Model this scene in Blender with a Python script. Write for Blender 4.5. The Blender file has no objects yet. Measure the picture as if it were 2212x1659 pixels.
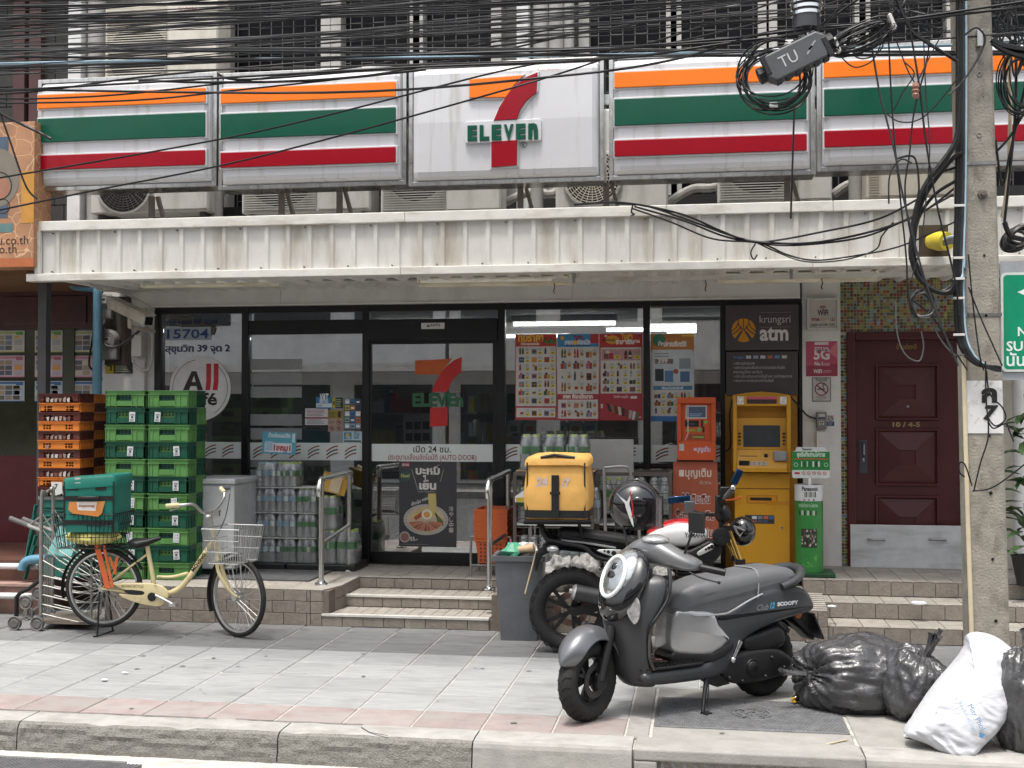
import bpy,math,random
from math import sin,cos,pi,radians,sqrt,atan2,tan
from mathutils import Vector as V,Matrix,noise,Euler
RND=random.Random(11)
sc=bpy.context.scene
COL=sc.collection
# ------------------------------------------------------------------ camera, sky, sun, exposure
CAMZ=1.8
cam=bpy.data.objects.new('camera',bpy.data.cameras.new('camera'))
COL.objects.link(cam)
cam.location=(0,0,CAMZ)
cam.rotation_euler=(radians(91.2),0,radians(9.0))
cam.data.sensor_width=36
cam.data.lens=36*2600/2212
cam.data.clip_start=0.05
cam.data.clip_end=2000
sc.camera=cam
SUN_EL,SUN_AZ=74,200          # the sun stands high, a little in front of the shop
w=bpy.data.worlds.new('World');sc.world=w;w.use_nodes=True
nt=w.node_tree;nt.nodes.clear()
sky=nt.nodes.new('ShaderNodeTexSky');sky.sky_type='NISHITA';sky.sun_disc=False
sky.sun_elevation=radians(SUN_EL);sky.sun_rotation=radians(SUN_AZ)
sky.air_density=1.3;sky.dust_density=6;sky.ozone_density=1
hs=nt.nodes.new('ShaderNodeHueSaturation');hs.inputs['Saturation'].default_value=0.35
bg=nt.nodes.new('ShaderNodeBackground');bg.inputs['Strength'].default_value=0.15
wo=nt.nodes.new('ShaderNodeOutputWorld')
nt.links.new(sky.outputs[0],hs.inputs['Color']);nt.links.new(hs.outputs[0],bg.inputs[0]);nt.links.new(bg.outputs[0],wo.inputs[0])
sl=bpy.data.lights.new('sun','SUN');sl.energy=1.7;sl.angle=radians(7.0);sl.color=(1,.955,.89)
so=bpy.data.objects.new('sun',sl);COL.objects.link(so);so.location=(-3,-4,20)
_az,_el=radians(SUN_AZ),radians(SUN_EL)
_sd=V((sin(_az)*cos(_el),cos(_az)*cos(_el),sin(_el)))
so.rotation_euler=_sd.to_track_quat('Z','Y').to_euler()
sc.view_settings.view_transform='Standard';sc.view_settings.look='None'
sc.view_settings.exposure=0.9;sc.view_settings.gamma=1
sc.view_settings.use_curve_mapping=False
sc.render.engine='CYCLES'
sc.cycles.max_bounces=10;sc.cycles.transparent_max_bounces=24;sc.cycles.glossy_bounces=4
sc.cycles.use_denoising=True
# ------------------------------------------------------------------ survey helpers: a sight line met with a wall, or with the ground
_RM=Euler(cam.rotation_euler).to_matrix()
_O=V((0,0,CAMZ))
def ray(px,py):return _RM @ V(((px-1106)/2600,(829.5-py)/2600,-1))
def at(px,py,Y):d=ray(px,py);return _O+d*(Y/d.y)
def gr(px,py,z=0.0):d=ray(px,py);return _O+d*((z-CAMZ)/d.z)
def ax(px,Y,py=885):return at(px,py,Y).x
def az(py,Y,px=1106):return at(px,py,Y).z
# ------------------------------------------------------------------ colours and materials
def lin(c):return c/12.92 if c<=.04045 else ((c+.055)/1.055)**2.4
def H(s):
 s=s.lstrip('#');return tuple(lin(int(s[i:i+2],16)/255) for i in (0,2,4))
_MC={}
def mat(name,col,r=.5,m=0.0,var=.12,sc_=7.0,bump=0.0,bs=60.0,spec=.5,coat=0.0,rand=0.0,dirt=None,stretch=None,trans=0.0,emit=0.0,alpha=1.0,ior=1.45,rvar=0.0):
 if name in _MC:return _MC[name]
 if isinstance(col,str):col=H(col)
 M=bpy.data.materials.new(name);M.use_nodes=True;n=M.node_tree;N=n.nodes;L=n.links
 b=N['Principled BSDF']
 b.inputs['Roughness'].default_value=r;b.inputs['Metallic'].default_value=m
 b.inputs['Specular IOR Level'].default_value=spec;b.inputs['Coat Weight'].default_value=coat
 b.inputs['Coat Roughness'].default_value=.05;b.inputs['IOR'].default_value=ior
 b.inputs['Transmission Weight'].default_value=trans;b.inputs['Alpha'].default_value=alpha
 tc=N.new('ShaderNodeTexCoord');src=tc.outputs['Object']
 if rand:                                  # shift the grain from piece to piece
  oi=N.new('ShaderNodeObjectInfo');va=N.new('ShaderNodeVectorMath');va.operation='MULTIPLY_ADD'
  L.new(oi.outputs['Random'],va.inputs[0]);va.inputs[1].default_value=(37,51,23);L.new(src,va.inputs[2]);src=va.outputs[0]
 msrc=src
 if stretch:
  mp=N.new('ShaderNodeMapping');mp.inputs['Scale'].default_value=stretch;L.new(src,mp.inputs[0]);msrc=mp.outputs[0]
 nz=N.new('ShaderNodeTexNoise');nz.inputs['Scale'].default_value=sc_;nz.inputs['Detail'].default_value=7;nz.inputs['Roughness'].default_value=.62
 L.new(msrc,nz.inputs['Vector'])
 rp=N.new('ShaderNodeValToRGB');rp.color_ramp.elements[0].position=.3;rp.color_ramp.elements[1].position=.7
 rp.color_ramp.elements[0].color=(*[max(0,c*(1-var)) for c in col],1);rp.color_ramp.elements[1].color=(*[min(1,c*(1+var)) for c in col],1)
 L.new(nz.outputs['Fac'],rp.inputs[0]);out=rp.outputs[0]
 if dirt:                                  # (colour, amount, mapping scale, low, high)
  dc,da,ds,lo,hi=dirt
  mp2=N.new('ShaderNodeMapping');mp2.inputs['Scale'].default_value=ds;L.new(src,mp2.inputs[0])
  n2=N.new('ShaderNodeTexNoise');n2.inputs['Scale'].default_value=1;n2.inputs['Detail'].default_value=8;n2.inputs['Roughness'].default_value=.6
  L.new(mp2.outputs[0],n2.inputs['Vector'])
  mr=N.new('ShaderNodeMapRange');mr.inputs[1].default_value=lo;mr.inputs[2].default_value=hi;mr.inputs[4].default_value=da
  L.new(n2.outputs['Fac'],mr.inputs[0])
  mx=N.new('ShaderNodeMixRGB');mx.inputs[2].default_value=(*(H(dc) if isinstance(dc,str) else dc),1)
  L.new(mr.outputs[0],mx.inputs[0]);L.new(out,mx.inputs[1]);out=mx.outputs[0]
 if rand:
  hv=N.new('ShaderNodeHueSaturation');mr3=N.new('ShaderNodeMapRange');mr3.inputs[3].default_value=1-rand;mr3.inputs[4].default_value=1+rand
  L.new(oi.outputs['Random'],mr3.inputs[0]);L.new(mr3.outputs[0],hv.inputs['Value']);L.new(out,hv.inputs['Color']);out=hv.outputs[0]
 L.new(out,b.inputs['Base Color'])
 if rvar:
  mr4=N.new('ShaderNodeMapRange');mr4.inputs[3].default_value=max(.02,r-rvar);mr4.inputs[4].default_value=min(1,r+rvar)
  L.new(nz.outputs['Fac'],mr4.inputs[0]);L.new(mr4.outputs[0],b.inputs['Roughness'])
 if emit:
  b.inputs['Emission Color'].default_value=(*col,1);b.inputs['Emission Strength'].default_value=emit
 if bump:
  n3=N.new('ShaderNodeTexNoise');n3.inputs['Scale'].default_value=bs;n3.inputs['Detail'].default_value=6;L.new(msrc,n3.inputs['Vector'])
  bp=N.new('ShaderNodeBump');bp.inputs['Strength'].default_value=bump;bp.inputs['Distance'].default_value=.01
  L.new(n3.outputs['Fac'],bp.inputs['Height']);L.new(bp.outputs[0],b.inputs['Normal'])
 _MC[name]=M
 return M
def glass_mat(name,tint,f0=.06,rough=0.0,fmax=.9,haze=0.0):
 if name in _MC:return _MC[name]
 M=bpy.data.materials.new(name);M.use_nodes=True;N=M.node_tree.nodes;L=M.node_tree.links;N.clear()
 o=N.new('ShaderNodeOutputMaterial');mx=N.new('ShaderNodeMixShader');t=N.new('ShaderNodeBsdfTransparent');g=N.new('ShaderNodeBsdfGlossy')
 t.inputs[0].default_value=(*tint,1);g.inputs['Roughness'].default_value=rough
 fr=N.new('ShaderNodeFresnel');fr.inputs[0].default_value=1.5
 mr=N.new('ShaderNodeMapRange');mr.inputs[1].default_value=.04;mr.inputs[2].default_value=1;mr.inputs[3].default_value=f0;mr.inputs[4].default_value=fmax
 L.new(fr.outputs[0],mr.inputs[0]);L.new(mr.outputs[0],mx.inputs[0]);L.new(t.outputs[0],mx.inputs[1]);L.new(g.outputs[0],mx.inputs[2]);last=mx.outputs[0]
 if haze:
  df=N.new('ShaderNodeBsdfDiffuse');df.inputs[0].default_value=(.8,.83,.84,1);m2=N.new('ShaderNodeMixShader');m2.inputs[0].default_value=haze;L.new(last,m2.inputs[1]);L.new(df.outputs[0],m2.inputs[2]);last=m2.outputs[0]
 L.new(last,o.inputs[0])
 _MC[name]=M
 return M
def print_mat(name='printed_sheet',r=.45):
 if name in _MC:return _MC[name]
 M=bpy.data.materials.new(name);M.use_nodes=True;N=M.node_tree.nodes;L=M.node_tree.links
 a=N.new('ShaderNodeAttribute');a.attribute_name='Col';b=N['Principled BSDF'];b.inputs['Roughness'].default_value=r
 tc=N.new('ShaderNodeTexCoord');nz=N.new('ShaderNodeTexNoise');nz.inputs['Scale'].default_value=9;nz.inputs['Detail'].default_value=6
 L.new(tc.outputs['Object'],nz.inputs[0])
 mr=N.new('ShaderNodeMapRange');mr.inputs[1].default_value=.3;mr.inputs[2].default_value=.75;mr.inputs[3].default_value=.84;mr.inputs[4].default_value=1.04
 L.new(nz.outputs[0],mr.inputs[0])
 vm=N.new('ShaderNodeVectorMath');vm.operation='SCALE';L.new(a.outputs['Color'],vm.inputs[0]);L.new(mr.outputs[0],vm.inputs['Scale']);L.new(vm.outputs[0],b.inputs['Base Color'])
 _MC[name]=M
 return M
# ------------------------------------------------------------------ mesh builder
I4=Matrix.Identity(4)
def face_m(p,yaw=0.0,pitch=0.0):     # local x along the wall, y up, z out of it towards the street
 return Matrix.Translation(V(p)) @ Matrix.Rotation(yaw,4,'Z') @ Matrix.Rotation(pitch,4,'X') @ Matrix(((1,0,0,0),(0,0,-1,0),(0,1,0,0),(0,0,0,1)))
_TX={}
class MB:
 def __init__(s):s.v=[];s.f=[];s.m=[];s.c=[];s.mi=0;s.col=(1,1,1);s.M=I4;s.usecol=False
 def add(s,vs,fs):
  n=len(s.v);M=s.M
  s.v+=[tuple(M @ V(p)) for p in vs] if M is not I4 else [tuple(p) for p in vs]
  for f in fs:s.f.append([i+n for i in f]);s.m.append(s.mi);s.c.append(s.col)
  return s
 def box(s,x0,y0,z0,x1,y1,z1):
  return s.add([(x0,y0,z0),(x1,y0,z0),(x1,y1,z0),(x0,y1,z0),(x0,y0,z1),(x1,y0,z1),(x1,y1,z1),(x0,y1,z1)],
                     [(0,3,2,1),(4,5,6,7),(0,1,5,4),(1,2,6,5),(2,3,7,6),(3,0,4,7)])
 def cbox(s,c,d,rz=0.0,rm=None):
  m=rm if rm is not None else Matrix.Rotation(rz,3,'Z');c=V(c);h=[x/2 for x in d]
  vs=[c+m @ V((sx*h[0],sy*h[1],sz*h[2])) for sz in (-1,1) for sy in (-1,1) for sx in (-1,1)]
  return s.add(vs,[(0,2,3,1),(4,5,7,6),(0,1,5,4),(1,3,7,5),(3,2,6,7),(2,0,4,6)])
 def bar(s,a,b,wd,ht,up=(0,0,1)):
  a,b=V(a),V(b);z=(b-a);l=z.length;z.normalize();x=z.cross(V(up))
  if x.length<1e-4:x=V((1,0,0))
  x.normalize();y=x.cross(z)
  return s.cbox((a+b)/2,(wd,ht,l),rm=Matrix((x,y,z)).transposed())
 def tube(s,path,r,n=8,closed=False,caps=True,flat=None):
  P=[V(p) for p in path];k=len(P)
  if not isinstance(r,(list,tuple)):r=[r]*k
  vs=[];ref=None
  for i in range(k):
   if closed:t=P[(i+1)%k]-P[i-1]
   else:t=P[min(i+1,k-1)]-P[max(i-1,0)]
   if t.length<1e-9:t=V((0,0,1))
   t.normalize()
   if ref is None:
    ref=V((0,0,1)) if abs(t.z)<.9 else V((1,0,0))
   x=ref-t*ref.dot(t)
   if x.length<1e-6:x=t.orthogonal()
   x.normalize();y=t.cross(x);ref=x
   fx,fy=(1,1) if flat is None else flat
   for j in range(n):
    q=2*pi*j/n;vs.append(P[i]+x*(cos(q)*r[i]*fx)+y*(sin(q)*r[i]*fy))
  fs=[]
  for i in range(k if closed else k-1):
   a,b=i*n,((i+1)%k)*n
   for j in range(n):j2=(j+1)%n;fs.append((a+j,a+j2,b+j2,b+j))
  if caps and not closed:fs+=[tuple(range(n-1,-1,-1)),tuple((k-1)*n+j for j in range(n))]
  return s.add(vs,fs)
 def loft(s,rings,caps=True,closed=False):
  n=len(rings[0]);k=len(rings);vs=[p for r_ in rings for p in r_];fs=[]
  for i in range(k if closed else k-1):
   a,b=i*n,((i+1)%k)*n
   for j in range(n):j2=(j+1)%n;fs.append((a+j,a+j2,b+j2,b+j))
  if caps and not closed:fs+=[tuple(range(n-1,-1,-1)),tuple((k-1)*n+j for j in range(n))]
  return s.add(vs,fs)
 def lathe(s,prof,n=16,M=None,arc=2*pi,caps=True):
  full=abs(arc-2*pi)<1e-6;m=n if full else n+1;vs=[]
  for r_,z in prof:
   for j in range(m):
    q=arc*j/n;p=V((r_*cos(q),r_*sin(q),z));vs.append(M @ p if M is not None else p)
  fs=[]
  for i in range(len(prof)-1):
   for j in range(n):
    j2=(j+1)%m;fs.append((i*m+j,i*m+j2,(i+1)*m+j2,(i+1)*m+j))
  if caps and full and prof[0][0]>1e-5:fs.append(tuple(range(n-1,-1,-1)))
  if caps and full and prof[-1][0]>1e-5:fs.append(tuple((len(prof)-1)*n+j for j in range(n)))
  return s.add(vs,fs)
 def prism(s,pts,z0,z1,M=None):
  n=len(pts);ar=sum(pts[i][0]*pts[(i+1)%n][1]-pts[(i+1)%n][0]*pts[i][1] for i in range(n))
  if ar<0:pts=pts[::-1]
  vs=[V((p[0],p[1],z)) for z in (z0,z1) for p in pts]
  if M is not None:vs=[M @ p for p in vs]
  return s.add(vs,[tuple(range(n-1,-1,-1)),tuple(range(n,2*n))]+[(i,(i+1)%n,n+(i+1)%n,n+i) for i in range(n)])
 def ball(s,c,r,n=14,m=9,M=None,z0=-1.0,z1=1.0):
  if not isinstance(r,(list,tuple)):r=(r,r,r)
  t0,t1=math.asin(z0),math.asin(z1);rings=[]
  for i in range(m+1):
   t=t0+(t1-t0)*i/m
   ring=[]
   for j in range(n):
    q=2*pi*j/n;p=V((r[0]*cos(t)*cos(q),r[1]*cos(t)*sin(q),r[2]*sin(t)))
    ring.append(V(c)+(M @ p if M is not None else p))
   rings.append(ring)
  return s.loft(rings)
 def torus(s,c,R_,r,axis='Y',n=24,m=8,M=None):
  path=[]
  for i in range(n):
   q=2*pi*i/n
   p={'X':V((0,cos(q),sin(q))),'Y':V((cos(q),0,sin(q))),'Z':V((cos(q),sin(q),0))}[axis]*R_
   path.append(V(c)+(M @ p if M is not None else p))
  return s.tube(path,r,m,closed=True)
 # flat print, in a face_m() frame
 def rect(s,x,y,w_,h_,z,col=None):
  if col is not None:s.col=H(col) if isinstance(col,str) else col;s.usecol=True
  return s.add([(x,y,z),(x+w_,y,z),(x+w_,y+h_,z),(x,y+h_,z)],[(0,1,2,3)])
 def poly(s,pts,z,col=None):
  if col is not None:s.col=H(col) if isinstance(col,str) else col;s.usecol=True
  ar=sum(pts[i][0]*pts[(i+1)%len(pts)][1]-pts[(i+1)%len(pts)][0]*pts[i][1] for i in range(len(pts)))
  if ar<0:pts=pts[::-1]
  return s.add([(p[0],p[1],z) for p in pts],[tuple(range(len(pts)))])
 def disc(s,x,y,r,z,col=None,n=24,ry=None):return s.poly([(x+r*cos(2*pi*i/n),y+(ry or r)*sin(2*pi*i/n)) for i in range(n)],z,col)
 def ring(s,x,y,r,t,z,col=None,n=28,a0=0.0,a1=2*pi):
  if col is not None:s.col=H(col) if isinstance(col,str) else col;s.usecol=True
  for i in range(n):
   q,p=a0+(a1-a0)*i/n,a0+(a1-a0)*(i+1)/n
   s.add([(x+R*cos(k),y+R*sin(k),z) for R,k in ((r,q),(r,p),(r-t,p),(r-t,q))],[(3,2,1,0)])
  return s
 def stroke(s,pts,t,z,col=None):
  if col is not None:s.col=H(col) if isinstance(col,str) else col;s.usecol=True
  P=[V((p[0],p[1])) for p in pts]
  for a,b in zip(P,P[1:]):
   d=b-a
   if d.length<1e-6:continue
   d.normalize();q=V((-d.y,d.x))*t/2;e=d*t*.3
   s.add([(*(a-q-e),z),(*(b-q+e),z),(*(b+q+e),z),(*(a+q-e),z)],[(0,1,2,3)])
  return s
 def text(s,body,x,y,size,z,col=None,al='CENTER',bold=0.0,fit=None,ext=0.0,M=None,shear=0.0,hfit=None):
  if col is not None:s.col=H(col) if isinstance(col,str) else col;s.usecol=True
  k=(body,bold,shear)
  if k not in _TX:
   cu=bpy.data.curves.new('t','FONT');cu.body=body;cu.size=1;cu.resolution_u=2;cu.offset=bold;cu.shear=shear
   ob=bpy.data.objects.new('t',cu);me=bpy.data.meshes.new_from_object(ob)
   vs=[tuple(q.co) for q in me.vertices];fs=[tuple(p.vertices) for p in me.polygons]
   bpy.data.objects.remove(ob);bpy.data.meshes.remove(me);bpy.data.curves.remove(cu)
   _TX[k]=(vs,fs)
  vs,fs=_TX[k]
  if not vs:return s
  x0=min(p[0] for p in vs);x1=max(p[0] for p in vs)
  sx=sy=size
  if fit:sx=fit/(x1-x0)
  if hfit:y0=min(p[1] for p in vs);y1=max(p[1] for p in vs);sy=hfit/(y1-y0)
  off={'CENTER':(x0+x1)/2,'LEFT':x0,'RIGHT':x1}[al]
  P=[V((x+(p[0]-off)*sx,y+p[1]*sy,z+(ext if ext else 0))) for p in vs]
  F_=[f for f in fs]
  if M is not None:P=[M @ p for p in P]
  s.add(P,F_)
  if ext:                                # raised letters get their side walls
   ed={}
   for f in fs:
    for a,b in zip(f,f[1:]+f[:1]):
     if (b,a) in ed:del ed[(b,a)]
     else:ed[(a,b)]=1
   for a,b in ed:
    q=[V((x+(vs[i][0]-off)*sx,y+vs[i][1]*sy,zz)) for i,zz in ((a,z),(b,z),(b,z+ext),(a,z+ext))]
    if M is not None:q=[M @ p for p in q]
    s.add(q,[(0,1,2,3)])
  return s
 def build(s,name,mats,parent=None,smooth=None,bevel=0.0,world=True,seg=2,subsurf=0,origin=None):
  if not isinstance(mats,(list,tuple)):mats=[mats]
  off=V((0,0,0))
  if parent is not None and world:
   p=parent
   while p.parent is not None:off+=p.location;p=p.parent
   off+=p.location
  if origin is not None:off=V(origin)
  me=bpy.data.meshes.new(name)
  me.from_pydata([tuple(V(p)-off) for p in s.v] if off.length else s.v,[],s.f)
  for m_ in mats:me.materials.append(m_)
  me.polygons.foreach_set('material_index',s.m)
  if s.usecol:
   ca=me.color_attributes.new('Col','FLOAT_COLOR','CORNER');buf=[]
   for f,c in zip(s.f,s.c):buf+=[*c,1.0]*len(f)
   ca.data.foreach_set('color',buf)
  if smooth is not None:
   me.polygons.foreach_set('use_smooth',[True]*len(s.f));me.set_sharp_from_angle(angle=radians(smooth))
  me.update()
  o=bpy.data.objects.new(name,me);COL.objects.link(o)
  if parent is not None:o.parent=parent
  elif origin is not None:o.location=off
  if bevel:
   bv=o.modifiers.new('bevel','BEVEL');bv.width=bevel;bv.segments=seg;bv.limit_method='ANGLE';bv.angle_limit=radians(40);bv.harden_normals=False
  if subsurf:
   ss=o.modifiers.new('sub','SUBSURF');ss.levels=subsurf;ss.render_levels=subsurf
  return o
 def solo(s,name,mats,label,cat,group=None,kind=None,**k):      # a thing that is one mesh
  xs,ys,zs=zip(*s.v)
  o=s.build(name,mats,origin=((min(xs)+max(xs))/2,(min(ys)+max(ys))/2,min(zs)),**k)
  return tag(o,label,cat,group,kind)
def tag(o,label=None,cat=None,group=None,kind=None):
 if label:o['label']=label
 if cat:o['category']=cat
 if group:o['group']=group
 if kind:o['kind']=kind
 return o
def thing(name,label,cat,loc=(0,0,0),rz=0.0,group=None,kind=None,rot=None):
 o=bpy.data.objects.new(name,None);COL.objects.link(o);o.location=loc
 o.rotation_euler=rot if rot is not None else (0,0,rz);o.empty_display_size=.1
 return tag(o,label,cat,group,kind)
def dup(root,loc,rz=None,label=None,group=None,parent=None,skip=()):
 c=root.copy();COL.objects.link(c);c.location=loc
 if rz is not None:c.rotation_euler=(0,0,rz)
 if label:c['label']=label
 if group:c['group']=group
 if parent is not None:c.parent=parent
 def rec(a,b):
  for ch in list(a.children):
   if ch.name.split('.')[0] in skip:continue
   d=ch.copy();COL.objects.link(d);d.parent=b;rec(ch,d)
 rec(root,c)
 return c
def inst(o,parent=None,loc=(0,0,0),rot=(0,0,0),scale=None):       # one more piece sharing the mesh of o
 c=o.copy();COL.objects.link(c);c.parent=parent;c.location=loc;c.rotation_euler=rot
 if scale:c.scale=scale
 return c
def bez(p0,p1,p2,p3,n=12):
 p0,p1,p2,p3=map(V,(p0,p1,p2,p3));out=[]
 for i in range(n+1):
  t=i/n;u=1-t;out.append(p0*u**3+p1*3*u*u*t+p2*3*u*t*t+p3*t**3)
 return out
def spl(pts,n=6,closed=False):               # Catmull-Rom through the points
 P=[V(p) for p in pts];k=len(P);out=[]
 for i in range(k if closed else k-1):
  g=(lambda j:P[j%k]) if closed else (lambda j:P[min(max(j,0),k-1)])
  a,b,c,d=g(i-1),g(i),g(i+1),g(i+2)
  for j in range(n):
   t=j/n;out.append(.5*((2*b)+(c-a)*t+(2*a-5*b+4*c-d)*t*t+(3*b-a-3*c+d)*t**3))
 if not closed:out.append(P[-1])
 return out
def rrect(w_,h_,r,n=4,cx=0.0,cy=0.0):
 o=[]
 for sx,sy,a in ((1,1,0),(-1,1,90),(-1,-1,180),(1,-1,270)):
  for i in range(n+1):
   q=radians(a+90*i/n);o.append((cx+sx*(w_/2-r)+r*cos(q),cy+sy*(h_/2-r)+r*sin(q)))
 return o
PRINT=print_mat()
# ================================================================== ground
YK0,YK1=6.45,6.69           # kerb outer and inner edge
YP,YG=9.66,11.37            # front of the raised platform, shop glass
ZP=.30                        # top of the platform
m_road=mat('asphalt',(.07,.07,.072),.9,var=.3,sc_=30,bump=.4,bs=180)
MB().box(-40,-30,-.5,40,5.49,-.172).solo('road',m_road,'dark asphalt street in front of the kerb','road',kind='structure')
m_gut=mat('gutter_concrete',(.42,.41,.385),.85,var=.15,sc_=9,bump=.3,bs=90,dirt=('#7b766c',.5,(6,14,4),.45,.7))
MB().box(-40,5.5,-.5,40,6.46,-.165).solo('gutter',m_gut,'pale concrete gutter strip below the kerb','gutter',kind='structure')
m_bed=mat('mortar_bed',(.40,.385,.35),.95,var=.3,sc_=20,bump=.3,bs=120)
pave=MB().box(-40,YK1,-.5,40,30,-.007).solo('pavement',m_bed,'pavement of square grey slabs in front of the shop','pavement',kind='structure')
m_slab=mat('slab_grey',(.275,.28,.278),.8,var=.13,sc_=5,bump=.25,bs=70,stretch=(1,5,1),rand=.09,dirt=('#4d4c49',.35,(3,9,3),.52,.75))
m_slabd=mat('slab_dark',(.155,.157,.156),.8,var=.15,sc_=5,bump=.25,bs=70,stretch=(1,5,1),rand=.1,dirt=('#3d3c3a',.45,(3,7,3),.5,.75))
m_red=mat('slab_red',(.26,.21,.20),.85,var=.16,sc_=8,bump=.3,bs=80,rand=.08,dirt=('#8f8c88',.85,(3,6,3),.42,.62))
m_conc=mat('cast_concrete',(.265,.257,.24),.88,var=.15,sc_=6,bump=.3,bs=90,dirt=('#5a554b',.5,(3,5,3),.5,.78))
def slab_mesh(lx,ly,th=.05,e=.003,seed=0):
 b=MB();r=random.Random(seed);g=lambda:e+r.random()*.003
 x0,x1,y0,y1=g(),lx-g(),g()+.003,ly-g()-.003;c=.005
 b.loft([[(x0,y0,-th),(x1,y0,-th),(x1,y1,-th),(x0,y1,-th)],[(x0,y0,-c),(x1,y0,-c),(x1,y1,-c),(x0,y1,-c)],
   [(x0+c,y0+c,0),(x1-c,y0+c,0),(x1-c,y1-c,0),(x0+c,y1-c,0)]])
 return b
T=.405
slabs={}
def slab(mat_,lx,ly,x,y,dz):
 k=(mat_.name,round(lx,3),round(ly,3),RND.randrange(3))
 if k not in slabs:
  o=slab_mesh(lx,ly,seed=k[3]+3).build('paving_slab',mat_,pave,world=False);slabs[k]=o
  o.location=V((x,y,dz))-pave.location
  return o
 return inst(slabs[k],pave,V((x,y,dz))-pave.location)
XJ=gr(869,1355).x            # one joint line seen in front of the steps
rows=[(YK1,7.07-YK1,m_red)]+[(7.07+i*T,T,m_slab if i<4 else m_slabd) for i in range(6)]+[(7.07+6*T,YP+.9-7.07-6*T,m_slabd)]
for i,(y,ly,mm) in enumerate(rows):
 for j in range(-13,16):
  x=XJ+j*T
  if y<7.6 and x>-.62:continue       # cast concrete round the drain cover
  if x>3.5 and y<8.2:continue
  slab(mm,T,ly,x,y,RND.uniform(-.0025,.0015))
X1=XJ+T*math.ceil((-.62-XJ)/T)
def cast(x0,x1,y0,y1,dz=0):
 b=slab_mesh(x1-x0,y1-y0,seed=int(x0*100)%97);o=b.build('concrete_slab',m_conc,pave,world=False);o.location=V((x0,y0,dz))-pave.location
yB=7.07+2*T
g0=gr(1410,1568);g1=gr(1842,1592);gb=gr(1470,1507)
PX0,PX1,PY0,PY1=g0.x,g1.x,g0.y,gb.y
cast(X1,PX0-.01,YK1,7.07);cast(X1,PX0-.01,7.07,yB)
cast(PX0,PX1,YK1,PY0-.01);cast(PX0,PX1,PY1+.01,yB)
cast(PX1+.01,PX1+.75,YK1,yB);cast(PX1+.76,3.5,YK1,yB);cast(3.5,9,YK1,8.3)
# drain cover with raised wavy bars
m_iron=mat('cast_iron',(.17,.172,.176),.55,m=.35,var=.25,sc_=14,bump=.25,bs=90)
dc=thing('drain_cover','rectangular grey iron cover with wavy raised pattern under the scooter','drain cover',(PX0,PY0,0))
MB().box(PX0+.004,PY0+.004,-.04,PX1-.004,PY1-.004,.001).build('plate',m_iron,dc,bevel=.003)
b=MB();ny=26;nx=46
for j in range(ny):
 y=PY0+.03+(PY1-PY0-.06)*j/(ny-1);pth=[]
 for i in range(nx*4+1):
  x=PX0+.03+(PX1-PX0-.06)*i/(nx*4);pth.append((x,y+.006*sin(i*pi/2+(j%2)*pi),.002))
 for a,c in zip(pth,pth[1:]):
  b.add([(a[0],a[1]-.005,.001),(c[0],c[1]-.005,.001),(c[0],c[1],.007),(a[0],a[1],.007),(a[0],a[1]+.005,.001),(c[0],c[1]+.005,.001)],[(0,1,2,3),(3,2,5,4)])
o=b.build('raised_pattern',m_iron,dc)
b=MB();b.M=Matrix.Translation((PX0+(PX1-PX0)*.52,PY0+(PY1-PY0)*.5,.009))
b.ring(0,0,.115,.012,0);b.ring(0,0,.085,.01,0);b.ring(0,0,.04,.01,0)
b.build('emblem',m_iron,dc)
b=MB()                        # trodden gum and drips on the slabs
for i in range(60):
 x,y,r_=RND.uniform(-4.5,2.6),RND.uniform(YK1+.1,YP-.1),RND.choice((.008,.01,.014,.02));k=RND.uniform(0,9)
 b.add([(x+r_*(1+.35*noise.noise(V((cos(q),sin(q),k))))*cos(q),y+r_*(1+.35*noise.noise(V((sin(q),cos(q),k))))*sin(q),.004) for q in [2*pi*j/12 for j in range(12)]],[tuple(range(12))])
b.build('gum_spots',mat('gum_dark',(.14,.138,.13),.9),pave)['kind']='stuff'
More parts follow.
